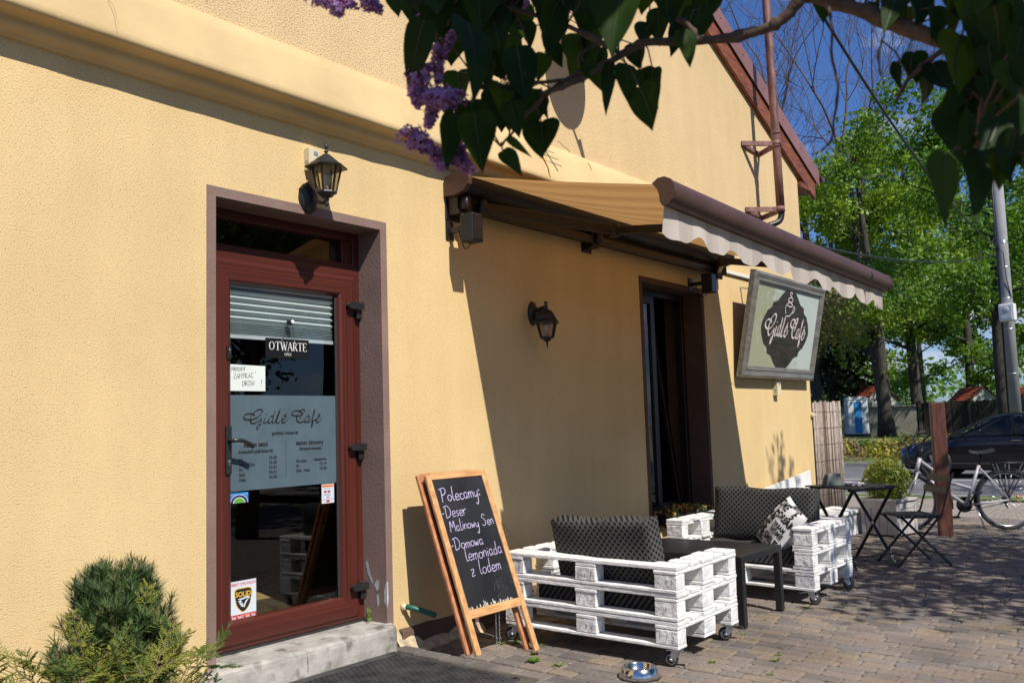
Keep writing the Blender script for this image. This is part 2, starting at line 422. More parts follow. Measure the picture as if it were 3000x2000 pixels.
def surround(name, x0, x1, z0, z1, bw, depth, mats, sill=False, chips=False):
    s = MB(); f = -0.005
    ox0, ox1, oz1 = x0 - bw, x1 + bw, z1 + bw
    s.quad((ox0, f, z0), (x0, f, z0), (x0, f, z1), (ox0, f, oz1)); s.quad((x1, f, z0), (ox1, f, z0), (ox1, f, oz1), (x1, f, z1)); s.quad((ox0, f, oz1), (x0, f, z1), (x1, f, z1), (ox1, f, oz1))
    s.quad((ox0, 0.002, z0), (ox0, f, z0), (ox0, f, oz1), (ox0, 0.002, oz1)); s.quad((ox1, f, z0), (ox1, 0.002, z0), (ox1, 0.002, oz1), (ox1, f, oz1)); s.quad((ox0, f, oz1), (ox1, f, oz1), (ox1, 0.002, oz1), (ox0, 0.002, oz1))
    s.quad((x0, f, z0), (x0, depth, z0), (x0, depth, z1), (x0, f, z1)); s.quad((x1, depth, z0), (x1, f, z0), (x1, f, z1), (x1, depth, z1)); s.quad((x0, f, z1), (x0, depth, z1), (x1, depth, z1), (x1, f, z1))
    if chips:
        def chip(y, z, pts): s.add([(x1 - 0.0015, y + a, z + b) for a, b in pts], [tuple(range(len(pts)))], 1, False)
        chip(0.15, 0.44, [(0, 0.02), (0.012, 0.035), (0.02, 0.01), (0.006, -0.05), (-0.03, -0.10), (-0.045, -0.10), (-0.02, -0.05)])
        chip(0.08, 0.33, [(0.02, 0.0), (0.0, 0.03), (-0.025, 0.03), (-0.02, -0.02), (0.0, -0.035)])
        chip(0.07, 0.25, [(0.012, 0.02), (-0.01, 0.03), (-0.015, -0.02), (0.004, -0.05)])
        s.add([(x1 + a, f - 0.0012, 0.26 + b) for a, b in ((0.0, 0.10), (0.012, 0.09), (0.014, -0.02), (0.0, -0.06))], [(0, 1, 2, 3)], 1, False)
        s.add([(x1 - 0.0012, -0.004 + a, 0.27 + b) for a, b in ((0.0, 0.09), (0.02, 0.03), (0.022, -0.03), (0.0, -0.06))], [(0, 1, 2, 3)], 1, False)
    s.build(name, mats, house)
surround('door_surround', DX0, DX1, 0.0, DZ1, 0.052, 0.42, [M_mauve, M_chip], chips=True)
surround('window_surround', WX0, WX1, WZ0 - 0.02, WZ1, 0.050, 0.42, [M_mauve_dark, M_chip])

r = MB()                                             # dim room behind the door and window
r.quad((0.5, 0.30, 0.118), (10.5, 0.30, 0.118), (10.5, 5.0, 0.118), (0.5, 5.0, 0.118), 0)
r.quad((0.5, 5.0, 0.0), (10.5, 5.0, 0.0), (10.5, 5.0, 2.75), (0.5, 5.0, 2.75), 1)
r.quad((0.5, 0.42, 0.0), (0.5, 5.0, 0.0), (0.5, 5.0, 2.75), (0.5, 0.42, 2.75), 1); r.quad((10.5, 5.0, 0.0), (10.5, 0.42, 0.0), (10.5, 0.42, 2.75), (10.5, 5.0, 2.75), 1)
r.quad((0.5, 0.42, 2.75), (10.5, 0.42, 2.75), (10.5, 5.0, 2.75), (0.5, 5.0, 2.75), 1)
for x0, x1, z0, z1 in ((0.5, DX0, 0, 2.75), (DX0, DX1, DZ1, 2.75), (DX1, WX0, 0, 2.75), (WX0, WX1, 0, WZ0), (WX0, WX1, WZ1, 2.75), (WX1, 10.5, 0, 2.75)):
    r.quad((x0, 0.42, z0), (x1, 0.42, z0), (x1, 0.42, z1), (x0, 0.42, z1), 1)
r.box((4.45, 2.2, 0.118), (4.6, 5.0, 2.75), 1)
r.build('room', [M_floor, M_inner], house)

rf = MB()
def roof_pt(x, y): return (x, y, (4.70 + 0.43 * (11.0 - x)) if x >= 3 else (4.70 + 0.43 * 8 - 0.43 * (3 - x)))
for a, b in ((3, 11.62), (3, -5.62)):
    for dz in (0.0, -0.09):
        p = [roof_pt(a, -0.062), roof_pt(b, -0.062), roof_pt(b, 9.3), roof_pt(a, 9.3)]
        rf.add([(x, y, z + dz) for x, y, z in p], [(0, 1, 2, 3)], 0, False)
    e0, e1 = roof_pt(b, -0.062), roof_pt(b, 9.3)
    rf.quad(e0, e1, (e1[0], e1[1], e1[2] - 0.09), (e0[0], e0[1], e0[2] - 0.09), 0)
ro = rf.build('roof', [M_roof], house)
vb = MB()
def along(x0, x1, y, zt, zb, th, mt):
    a, b = roof_pt(x0, 0)[2], roof_pt(x1, 0)[2]
    f = [(x0, y, a + zb), (x1, y, b + zb), (x1, y, b + zt), (x0, y, a + zt)]; k = [(p[0], p[1] + th, p[2]) for p in f]
    vb.add(f + k, [(0, 1, 2, 3), (7, 6, 5, 4), (0, 4, 5, 1), (1, 5, 6, 2), (2, 6, 7, 3), (3, 7, 4, 0)], mt, False)
along(3, 11.61, -0.074, 0.016, -0.200, 0.010, 0)
along(3, 11.50, -0.050, -0.185, -0.430, 0.045, 1)
along(-5.6, 3, -0.074, 0.016, -0.200, 0.010, 0)
rc = random.Random(8)
for i in range(9):
    x = 6.6 + i * 0.55; z = roof_pt(x, 0)[2] - 0.09
    vb.cyl((x, -0.073, z), (x, -0.079, z), 0.008, 8, 2)
vb.build('bargeboard', [M_mauve_metal, M_barge, M_black], ro)
sf = MB()
sf.box((11.002, -0.045, 4.16), (11.50, 9.0, 4.20), 0)
for i in range(5): sf.box((11.01 + i * 0.098, -0.048, 4.135), (11.10 + i * 0.098, 9.0, 4.159), 0)
sf.build('eave_soffit', [M_barge], house)
gt = MB()
gp = [(11.68 + 0.07 * math.cos(t), 4.38 + 0.075 * math.sin(t)) for t in [math.pi + math.pi * i / 10 for i in range(11)]]
gp2 = [(11.68 + 0.062 * math.cos(t), 4.38 + 0.067 * math.sin(t)) for t in [2 * math.pi - math.pi * i / 10 for i in range(11)]]
gt.T = Matrix(((1, 0, 0, 0), (0, 0, 1, 0), (0, 1, 0, 0), (0, 0, 0, 1)))
gt.prism(gp + gp2, -0.10, 9.2, 0, True); gt.prism(gp, -0.102, -0.09, 0, True)
gt.build('gutter', [M_brown_metal], house)

# plinth
pl = MB(); rc = random.Random(4); N = 60; top = []
for i in range(N + 1):
    x = 3.9 + (11.02 - 3.9) * i / N
    top.append((x, 0.075 + rc.uniform(-0.012, 0.012) + (0.02 if x > 4.4 else -0.03)))
for (xa, za), (xb, zb) in zip(top[:-1], top[1:]):
    pl.add([(xa, -0.03, -0.3), (xb, -0.03, -0.3), (xb, -0.03, zb), (xa, -0.03, za), (xa, 0.01, za + 0.03), (xb, 0.01, zb + 0.03)], [(0, 1, 2, 3), (3, 2, 5, 4)], 0, True)
pl.box((11.0, -0.03, -0.3), (11.03, 8, 0.07), 0)
pl.build('plinth', [M_mauve_dark], house)
ap = MB(); rc = random.Random(14)                     # rough patch of old render and mortar at the wall foot
pts = []
for i in range(15):
    x = 3.86 + 0.055 * i; pts.append((x, -0.035 + 0.03 * rc.random() + (.02 if i < 4 else 0), 0.015 + 0.03 * rc.random(), 0.06 + 0.05 * rc.random()))
for (xa, za, da, ea), (xb, zb, db, eb) in zip(pts[:-1], pts[1:]):
    ap.add([(xa, 0.0, za + 0.04), (xb, 0.0, zb + 0.04), (xb, -db, zb), (xa, -da, za), (xb, -eb, -0.08), (xa, -ea, -0.08)], [(3, 2, 1, 0), (5, 4, 2, 3)], 0, True)
ap.build('mortar_fillet', [mat('old_mortar', (0.38, 0.32, 0.24), 0.95, var=0.25, vscale=18, bump=0.012, bscale=35, col2=(0.6, 0.47, 0.28))], house)

# ---- door frame (fixed) with the transom light
df = MB()
y0 = 0.192
df.box((DX0, y0, 0.125), (DX0 + 0.075, y0 + 0.07, DZ1), 0); df.box((DX1 - 0.052, y0, 0.125), (DX1, y0 + 0.07, DZ1), 0)
df.box((DX0 + 0.075, y0, 2.43), (DX1 - 0.052, y0 + 0.07, DZ1), 1); df.box((DX0 + 0.075, y0, 2.205), (DX1 - 0.052, y0 + 0.07, 2.285), 1)
df.box((DX0 + 0.075, y0 - 0.006, 2.255), (DX1 - 0.052, y0, 2.268), 1)
df.box((DX1 - 0.13, y0 + 0.01, 2.285), (DX1 - 0.052, y0 + 0.06, 2.43), 0)
frame = df.build('door_frame', [M_mah_v, M_mah_h], house, bevel=0.003)
g = MB(); g.quad((DX0 + 0.075, 0.235, 2.28), (DX1 - 0.13, 0.235, 2.28), (DX1 - 0.13, 0.235, 2.435), (DX0 + 0.075, 0.235, 2.435)); g.build('transom_pane', [M_glass], frame)

# ---- door leaf
dl = MB()
LX0, LX1, LZ0, LZ1 = 2.715, 3.765, 0.130, 2.222
mitre_frame(dl, LX0, LX1, LZ0, LZ1, [(0.0, -0.035), (0.0, 0.0), (0.022, 0.001), (0.026, 0.010), (0.036, 0.014), (0.128, 0.014), (0.140, 0.006), (0.150, -0.012), (0.150, -0.03)], 0.186)
door = dl.build('door', [M_mah_v, M_mah_h], house)
door['label'] = 'dark red wood grain door with a full height glass pane'
GX0, GX1, GZ0, GZ1 = LX0 + 0.150, LX1 - 0.150, LZ0 + 0.118, LZ1 - 0.118
g = MB(); g.quad((GX0 - 0.01, 0.204, GZ0 - 0.04), (GX1 + 0.01, 0.204, GZ0 - 0.04), (GX1 + 0.01, 0.204, GZ1 + 0.04), (GX0 - 0.01, 0.204, GZ1 + 0.04)); g.build('glass_pane', [M_glass], door)
ga = MB(); gk = [(GX0 - 0.002, GX0 + 0.004), (GX1 - 0.012, GX1 + 0.002)]
for a, b in gk: ga.box((a, 0.197, GZ0), (b, 0.2035, GZ1))
ga.build('gasket', [M_rubber], door)
h = MB()
h.box((2.817, 0.160, 1.045), (2.852, 0.1715, 1.300), 0)
h.cyl((2.835, 0.165, 1.222), (2.835, 0.118, 1.222), 0.011, 12, 0)
h.tube(smooth_path([(2.835, 0.118, 1.222), (2.86, 0.108, 1.223), (2.90, 0.108, 1.214), (2.955, 0.112, 1.186)], 5), [0.011] * 6 + [0.0105] * 6 + [0.0125] * 4, 12, 0)
h.cyl((2.835, 0.1595, 1.112), (2.835, 0.155, 1.112), 0.009, 12, 1); h.box((2.8305, 0.156, 1.090), (2.8395, 0.1597, 1.108), 1)
h.build('door_handle', [M_blackp, M_steel], door, bevel=0.0025, seg=2)
k = MB(); k.box((2.826, 0.160, 1.660), (2.852, 0.1715, 1.728), 0); k.cyl((2.839, 0.1597, 1.705), (2.839, 0.155, 1.705), 0.008, 12, 1); k.box((2.835, 0.156, 1.680), (2.843, 0.1597, 1.702), 1)
k.build('lock', [M_blackp, M_steel], door, bevel=0.002)
for z in (2.010, 1.148, 0.318):
    hg = MB(); hg.T = plane_T((3.684, 0.158, z), (1, 0, 0), (0, 0, 1)) @ Matrix.Scale(1.2, 4)
    hg.prism([(0.017 * math.cos(t), 0.026 + 0.017 * math.sin(t) - 0.02) for t in [math.pi / 2 + math.pi * i / 8 for i in range(9)]] + [(0.085, -0.011), (0.085, 0.023)], 0.0, 0.022, 0)
    hg.box((0.052, -0.058, -0.022), (0.085, -0.012, 0.004), 0); hg.cyl((0.05, 0.025, -0.004), (0.05, 0.034, -0.004), 0.009, 8, 0)
    hg.build('hinge', [M_blackp], door, bevel=0.003)
th = MB(); th.box((DX0, 0.18, 0.112), (DX1, 0.30, 0.126)); th.build('threshold', [M_rubber], frame)

# ---- window with one fixed and one tilted sash
wf = MB()
wf.box((WX0, 0.20, WZ0), (WX0 + 0.06, 0.27, WZ1)); wf.box((WX1 - 0.06, 0.20, WZ0), (WX1, 0.27, WZ1)); wf.box((WX0 + 0.06, 0.20, WZ1 - 0.06), (WX1 - 0.06, 0.27, WZ1)); wf.box((WX0 + 0.06, 0.20, WZ0), (WX1 - 0.06, 0.27, WZ0 + 0.06))
win = wf.build('window', [M_frame2], house, bevel=0.003)
s1 = MB()
for a, b in (((WX0 + 0.06, 0.215, WZ0 + 0.06), (WX0 + 0.08, 0.26, WZ1 - 0.06)), ((7.50, 0.215, WZ0 + 0.06), (7.575, 0.26, WZ1 - 0.06)), ((WX0 + 0.08, 0.215, WZ1 - 0.13), (7.50, 0.26, WZ1 - 0.06)), ((WX0 + 0.08, 0.215, WZ0 + 0.06), (7.50, 0.26, WZ0 + 0.12))): s1.box(a, b)
s1.build('sash', [M_frame2], win, bevel=0.003)
g = MB(); g.quad((WX0 + 0.07, 0.235, WZ0 + 0.1), (7.51, 0.235, WZ0 + 0.1), (7.51, 0.235, WZ1 - 0.1), (WX0 + 0.07, 0.235, WZ1 - 0.1)); g.build('pane', [M_glass], win)
s2 = MB(); s2.T = Matrix.Translation((0, 0.29, WZ0 + 0.06)) @ Matrix.Rotation(R_(-7), 4, 'X') @ Matrix.Translation((0, -0.29, -WZ0 - 0.06))
M_pale = mat('pale_sash_edge', (0.30, 0.28, 0.27), 0.5)
for a, b, mt in (((7.60, 0.275, WZ0 + 0.06), (7.665, 0.32, WZ1 - 0.06), 1), ((7.665, 0.275, WZ0 + 0.06), (7.70, 0.30, WZ1 - 0.06), 0), ((8.03, 0.275, WZ0 + 0.06), (8.09, 0.32, WZ1 - 0.06), 0), ((7.70, 0.275, WZ1 - 0.14), (8.03, 0.32, WZ1 - 0.06), 0), ((7.70, 0.275, WZ0 + 0.06), (8.03, 0.32, WZ0 + 0.14), 0)): s2.box(a, b, mt)
s2.build('tilted_sash', [M_frame2, M_pale], win, bevel=0.003)
cu = MB(); vs = []; n = 60
for i in range(n + 1):
    x = WX0 + 0.05 + 0.40 * i / n; y = 0.33 + 0.022 * math.sin(i * 0.95) + 0.01 * math.sin(i * 0.31)
    vs += [(x, y, 0.45), (x, y, 2.22 - 0.04 * abs(math.sin(i * 0.475)))]
cu.add(vs, [(2 * i, 2 * i + 2, 2 * i + 3, 2 * i + 1) for i in range(n)], 0, True)
tag(cu.build('curtain', [mat('grey_voile', (0.55, 0.60, 0.58), 0.9, var=0.1)]), 'pale grey folded curtain behind the dark framed window', 'curtain')
ws = MB(); ws.box((WX0, -0.03, WZ0 - 0.03), (WX1, 0.20, WZ0 + 0.004)); ws.build('window_sill', [M_mauve_dark], house, bevel=0.004)

# ---- concrete door step
st = MB(); rc = random.Random(6)
plan = [(2.55, 0.20), (2.55, -0.100), (2.9, -0.104), (3.3, -0.098), (3.70, -0.098), (3.775, -0.092), (3.81, -0.076), (3.835, -0.045), (3.862, 0.02), (3.862, 0.20)]
loops = []
for z, ins in ((-0.25, 0.0), (0.02, 0.0), (0.080, 0.002), (0.098, 0.006), (0.108, 0.016), (0.112, 0.034)):
    loops.append([(x + (0 if i in (0, 1) else -ins * (0.5 if i > 4 else 0)), (y + ins if 0 < i < len(plan) - 2 else y), z + (rc.uniform(-0.002, 0.002) if z > 0.05 else 0)) for i, (x, y) in enumerate(plan)])
n = len(plan)
for a, b in zip(loops[:-1], loops[1:]): st.add(a + b, [(i, (i + 1) % n, n + (i + 1) % n, n + i) for i in range(n)], 0, True)
st.add(loops[-1], [tuple(range(n))], 0, False)
crk = [(3.13, -0.1035, 0.0), (3.134, -0.1035, 0.03), (3.129, -0.1035, 0.06), (3.133, -0.098, 0.092)]
st.tube(crk, 0.0016, 5, 1); st.tube([(3.133, -0.09, 0.105), (3.10, -0.05, 0.1125), (3.05, -0.01, 0.1125)], 0.0014, 5, 1)
tag(st.build('door_step', [M_concrete, M_crack]), 'worn grey concrete step below the red door', 'step')
# ---------------------------------------------------------------- lettering
SCRIPT = {   # calligraphic strokes of the two words, traced in a 1344 wide frame
 'Gidle': [[(228,190),(180,168),(120,168),(72,195),(62,225),(80,250),(130,263),(200,255),(270,220),(320,165),(338,125),(320,98),(280,100),(225,135),(185,190),(160,240),(160,285),(178,318),(210,325),(250,305),(290,275),(325,240)],
  [(325,240),(312,310),(295,365),(262,412),(254,395),(268,352),(300,325)], [(385,215),(365,270),(356,308),(372,320),(410,295),(440,262)], [(384,181),(402,164)],
  [(502,208),(470,205),(440,235),(425,280),(427,310),(447,312),(475,285),(502,235)], [(527,112),(505,200),(490,270),(483,305),(497,316),(522,296)],
  [(520,312),(545,250),(575,170),(606,93),(600,130),(577,200),(556,265),(546,300),(560,316),(597,298)], [(590,120),(568,190),(548,258),(538,300)],
  [(620,272),(665,250),(698,220),(695,198),(670,200),(640,240),(630,285),(645,308),(680,305),(715,270),(738,235)], [(672,190),(713,151)]],
 'Cafe': [[(910,235),(935,215),(955,180),(945,140),(900,110),(845,108),(800,130),(790,165),(815,190),(860,198),(920,190),(965,160),(990,115),(985,88),(960,88),(915,115),(880,170),(865,220),(868,265),(885,295),(925,305),(965,295),(1000,268)],
  [(1077,202),(1045,200),(1010,235),(995,275),(1005,300),(1035,295),(1060,260),(1080,205)], [(1080,205),(1055,265),(1048,295),(1065,299),(1097,275)],
  [(1095,277),(1135,200),(1160,130),(1163,88),(1150,110),(1135,180),(1120,260),(1110,330),(1105,390),(1124,362),(1130,320),(1118,290),(1140,277),(1182,254)],
  [(1182,268),(1215,245),(1245,215),(1245,195),(1220,195),(1195,230),(1180,270),(1195,300),(1230,298),(1262,260),(1283,215)], [(1218,180),(1259,144)]],
}
for k_ in SCRIPT: SCRIPT[k_] = [[((a - 60) / 382, (322 - (a - 180) * .02 - b_) / 225) for a, b_ in st] for st in SCRIPT[k_]]
def script(mb, x, y, size, w, mat=0, z=0.0, sx=1.0, hair=0.9, slant=0.2):
    for wd in ('Gidle', 'Cafe'):
        for st in SCRIPT[wd]:
            p = [(x + a * size * sx + b * size * slant, y + b * size) for a, b in st]
            q = [(v.x, v.y) for v in smooth_path([(a, b, 0) for a, b in p], 7)]
            mb.ribbon(q, w, mat, z, tilt=hair)
HAND = {
 'P': ([[(0,0),(.03,.5),(.05,.95)],[(-.1,.9),(.2,1),(.4,.85),(.3,.58),(.05,.5)]],.46), 'o': ([[(.2,.42),(.05,.35),(.02,.12),(.15,0),(.3,.1),(.32,.32),(.2,.42)]],.40),
 'l': ([[(.1,1.0),(.04,.4),(.08,.02),(.18,.06)]],.24), 'e': ([[(.02,.2),(.28,.25),(.25,.42),(.1,.42),(.02,.2),(.1,0),(.32,.06)]],.37), 'c': ([[(.28,.38),(.12,.42),(.02,.2),(.12,0),(.3,.08)]],.35),
 'a': ([[(.28,.4),(.1,.42),(.02,.2),(.1,0),(.25,.1),(.28,.4),(.28,.1),(.36,0)]],.41), 'm': ([[(0,.42),(.02,0)],[(.02,.25),(.12,.42),(.2,.35),(.2,0)],[(.2,.28),(.3,.42),(.38,.35),(.4,0)]],.49),
 'n': ([[(0,.42),(.02,0)],[(.02,.25),(.14,.42),(.24,.35),(.26,0)]],.35), 'y': ([[(.0,.4),(.05,.1),(.16,.05),(.28,.2)],[(.3,.42),(.28,0),(.22,-.4),(.1,-.52),(.04,-.36)]],.39),
 ':': ([[(.06,.10),(.10,.14),(.06,.18),(.02,.14),(.06,.10)],[(.06,.42),(.10,.46),(.06,.50),(.02,.46),(.06,.42)]],.2), '-': ([[(0,.34),(.2,.38)]],.30), ' ': ([],.34),
 'D': ([[(.05,0),(.08,.9)],[(-.1,.85),(.25,.95),(.5,.6),(.4,.15),(.05,0)]],.60), 's': ([[(.26,.38),(.1,.42),(.06,.28),(.22,.16),(.18,.02),(.0,.03)]],.33), 'r': ([[(0,.42),(.03,0)],[(.03,.25),(.15,.42),(.28,.4)]],.31),
 'M': ([[(0,0),(.08,.9),(.25,.35),(.45,.9),(.5,0)]],.60), 'i': ([[(.04,.4),(.05,0)],[(.06,.56),(.08,.6)]],.16), 'w': ([[(0,.42),(.06,.02),(.16,.3),(.24,.02),(.36,.44)]],.44),
 'S': ([[(.42,.85),(.2,1),(.06,.75),(.3,.5),(.36,.2),(.15,0),(-.05,.12)]],.52), 'd': ([[(.26,.36),(.1,.42),(.02,.2),(.1,0),(.26,.12)],[(.3,.95),(.26,.4),(.28,.02)]],.39), 'z': ([[(0,.4),(.25,.42),(.02,.0),(.28,.02)],[(.06,.2),(.24,.22)]],.37),
}
CAPS = {
 'P': [[(0,0),(0,1)],[(0,1),(.45,.95),(.45,.55),(0,.5)]], 'R': [[(0,0),(0,1)],[(0,1),(.45,.95),(.45,.55),(0,.5)],[(.15,.5),(.5,0)]], 'O': [[(.25,1),(.02,.7),(.02,.3),(.25,0),(.5,.3),(.5,.7),(.25,1)]],
 'S': [[(.45,.9),(.2,1),(.05,.78),(.3,.5),(.45,.25),(.25,0),(0,.1)]], 'I': [[(.1,0),(.1,1)]], 'M': [[(0,0),(.05,1),(.28,.35),(.5,1),(.58,0)]], 'Y': [[(0,1),(.25,.5),(.22,0)],[(.5,1),(.25,.5)]],
 'Z': [[(0,1),(.5,1),(0,0),(.55,0)]], 'A': [[(0,0),(.25,1),(.5,0)],[(.1,.38),(.42,.38)]], 'K': [[(0,0),(0,1)],[(.45,1),(0,.45),(.5,0)]], 'C': [[(.48,.85),(.2,1),(0,.5),(.2,0),(.5,.12)]], 'D': [[(0,0),(0,1),(.4,.85),(.5,.4),(.35,.05),(0,0)]],
 'W': [[(0,1),(.12,0),(.28,.65),(.42,0),(.55,1)]], '!': [[(.1,1),(.08,.3)],[(.07,.05),(.07,0)]], 'T': [[(.25,0),(.25,1)],[(0,1),(.5,1)]], 'E': [[(.45,1),(0,1),(0,0),(.45,0)],[(0,.5),(.35,.5)]], 'N': [[(0,0),(0,1),(.5,0),(.5,1)]],
}
def hand(mb, body, x, y, size, w, rng, mat=0, z=0.0, slope=0.0):
    for ch in body:
        st, adv = HAND[ch]
        dy = rng.uniform(-.03, .03) * size
        for s in st:
            p = [(x + a * size + b * size * .06, y + b * size + dy + (a * size) * slope) for a, b in s]
            q = [(v.x, v.y) for v in smooth_path([(a, b, 0) for a, b in p], 5)]
            mb.ribbon(q, w, mat, z)
        x += adv * size * 1.02; y += adv * size * slope
def caps(mb, body, x, y, size, w, mat=0, z=0.0, slope=0.0, sx=1.0, gap=.14):
    for ch in body:
        if ch != ' ':
            for s in CAPS[ch]: mb.ribbon([(x + a * size * sx, y + b * size + a * size * slope) for a, b in s], w, mat, z)
        adv = {'I': .2, '!': .2, ' ': .35, 'M': .58, 'W': .56}.get(ch, .5)
        x += (adv + gap) * size * sx; y += (adv + gap) * size * slope
def serif(mb, body, x, y, size, mat=0, z=0.0):
    """roman capitals with thick and thin strokes and bracketless serifs"""
    T, t, sf = .13 * size, .05 * size, .04 * size
    def L(a, b, w): mb.ribbon([(x + a[0] * size, y + a[1] * size), (x + b[0] * size, y + b[1] * size)], w, mat, z)
    def S(cx_, cy_, w): L((cx_ - w / 2, cy_), (cx_ + w / 2, cy_), sf)
    for ch in body:
        if ch == 'O':
            pts = [(.42 + .37 * math.cos(a), .5 + .47 * math.sin(a)) for a in [2 * math.pi * i / 28 for i in range(29)]]
            n = len(pts); vs = []
            for i, (a, b) in enumerate(pts):
                ww = .035 + .085 * abs(math.cos(2 * math.pi * i / 28))
                dx, dy = (a - .42) / .37, (b - .5) / .47
                vs += [(x + a * size, y + b * size, z), (x + (a - dx * ww) * size, y + (b - dy * ww) * size, z)]
            mb.add(vs, [(2 * i, 2 * i + 1, 2 * i + 3, 2 * i + 2) for i in range(n - 1)], mat, False); adv = .90
        elif ch == 'T': L((.33, 0), (.33, 1), T); L((0, .97), (.66, .97), t); L((.02, .8), (.02, .99), sf); L((.64, .8), (.64, .99), sf); S(.33, .02, .3); adv = .70
        elif ch == 'W':
            L((.08, 1), (.32, 0), T); L((.32, 0), (.52, .95), t); L((.46, 1), (.70, 0), T); L((.70, 0), (.92, 1), t); S(.08, .98, .26); S(.92, .98, .24); S(.48, .98, .2); adv = .96
        elif ch == 'A': L((.08, 0), (.36, 1), t); L((.36, 1), (.66, 0), T); L((.2, .36), (.54, .36), t); S(.08, .02, .24); S(.66, .02, .28); adv = .76
        elif ch == 'R':
            L((.12, 0), (.12, 1), T); S(.12, .02, .3); S(.08, .98, .22)
            mb.ribbon([(x + a * size, y + b * size) for a, b in [(.12, .97), (.34, .96), (.46, .88), (.5, .74), (.44, .6), (.32, .52), (.12, .5)]], .085 * size, mat, z)
            L((.3, .52), (.62, 0), T); S(.62, .02, .2); adv = .70
        elif ch == 'E': L((.12, 0), (.12, 1), T); L((.04, .97), (.56, .97), t); L((.04, .03), (.58, .03), t); L((.12, .52), (.42, .52), t); L((.55, .8), (.55, .99), sf); L((.57, .01), (.57, .2), sf); L((.42, .43), (.42, .61), sf); adv = .66
        elif ch == 'P':
            L((.12, 0), (.12, 1), T); S(.12, .02, .3); S(.08, .98, .22)
            mb.ribbon([(x + a * size, y + b * size) for a, b in [(.12, .97), (.34, .96), (.48, .88), (.52, .72), (.46, .57), (.32, .48), (.12, .46)]], .09 * size, mat, z); adv = .60
        elif ch == 'N': L((.1, 0), (.1, 1), t); L((.1, 1), (.66, 0), T); L((.66, 0), (.66, 1), t); S(.1, .02, .24); S(.66, .98, .24); S(.06, .98, .2); adv = .80
        x += adv * size
FR = lambda x, y, z: plane_T((x, y, z), (1, 0, 0), (0, 0, 1))       # text plane facing out of the house

# ---------------------------------------------------------------- stickers and film on the door glass (parts of the door)
M_film = mat('grey_frosted_film', (0.10, 0.15, 0.182), 0.5, var=0.10, vscale=5, spec=0.4, col2=(0.115, 0.17, 0.205))
clip_n, clip_l, clip_b = nodes_of(M_film)
fb = MB()
fn_, fl_, fb2_ = nodes_of(M_film); ft_ = fn_.new('ShaderNodeBsdfTransparent'); ft_.inputs['Color'].default_value = (0.75, 0.85, 0.9, 1); fm_ = fn_.new('ShaderNodeMixShader'); fm_.inputs['Fac'].default_value = 0.22
fl_.new(fb2_.outputs['BSDF'], fm_.inputs[1]); fl_.new(ft_.outputs['BSDF'], fm_.inputs[2]); fl_.new(fm_.outputs['Shader'], fn_['Material Output'].inputs['Surface'])
fb.T = FR(GX0 - 0.004, 0.2022, 0.950)
FWD, FH = GX1 - GX0 + 0.004, 0.516
fb.quad((0, 0, 0), (FWD, 0, 0), (FWD, FH, 0), (0, FH, 0), 0)
Z1 = 0.0012
script(fb, 0.0924, 0.361, 0.0763, 0.0085, 1, Z1, sx=2.23, slant=0.0)
fb.text('godziny otwarcia', 0.0265, 1, 'CENTER', 0.0009, (0.371, 0.296), Z1)
fb.text('sezon letni', 0.036, 1, 'LEFT', 0.0012, (0.094, 0.234), Z1); fb.text('kwiecień-październik', 0.0262, 1, 'LEFT', 0.0008, (0.061, 0.200), Z1)
for i, (a, b) in enumerate((('Pn', '15-20'), ('Wt - Czw', '12-20'), ('Pt', '12-21'), ('Sob', '10-21'), ('Ndz', '10-20'))):
    fb.text(a, 0.0225, 1, 'LEFT', 0.0008, (0.064, 0.157 - 0.0266 * i), Z1, 1.1); fb.text(b, 0.0225, 1, 'RIGHT', 0.0008, (0.312, 0.162 - 0.0266 * i), Z1, 1.1)
fb.quad((0.3735, 0.053, Z1), (0.3755, 0.053, Z1), (0.3755, 0.258, Z1), (0.3735, 0.258, Z1), 1)
fb.text('sezon zimowy', 0.036, 1, 'LEFT', 0.0012, (0.444, 0.233), Z1, 0.98); fb.text('listopad-marzec', 0.0250, 1, 'LEFT', 0.0008, (0.469, 0.203), Z1)
for i, (a, b) in enumerate((('Pn-Czw', 'nieczynne'), ('Pt', '12-19'), ('Sob - Ndz', '10-20'))):
    fb.text(a, 0.0225, 1, 'LEFT', 0.0008, (0.446, 0.133 - 0.027 * i), Z1, 1.05); fb.text(b, 0.0225, 1, 'RIGHT', 0.0008, (0.668, 0.138 - 0.027 * i), Z1, 1.05)
o = fb.build('opening_hours_film', [M_film, M_ink], door); o['label'] = 'grey frosted film with black opening hours lettering'
M_paper = mat('white_paper', (0.66, 0.72, 0.68), 0.85, var=0.03)
M_red = mat('sticker_red', (0.55, 0.035, 0.025), 0.5, var=0.05); M_yel = mat('sticker_yellow', (0.75, 0.42, 0.03), 0.5, var=0.05)
M_stick = mat('sticker_white', (0.60, 0.65, 0.72), 0.4, var=0.03); M_blue = mat('sticker_blue', (0.02, 0.22, 0.55), 0.4, var=0.05)
M_navy = mat('sticker_navy', (0.02, 0.02, 0.09), 0.5); M_green = mat('sticker_green', (0.12, 0.35, 0.03), 0.5); M_orange = mat('sticker_orange', (0.7, 0.2, 0.05), 0.5); M_gray = mat('print_grey', (0.25, 0.25, 0.27), 0.6)
s = MB(); s.T = FR(GX0 + 0.001, 0.2022, 0.268); W_, H_ = 0.165, 0.208
s.quad((0, 0, 0), (W_, 0, 0), (W_, H_, 0), (0, H_, 0), 0); s.quad((0, 0, .0006), (W_, 0, .0006), (W_, .034, .0006), (0, .034, .0006), 1)
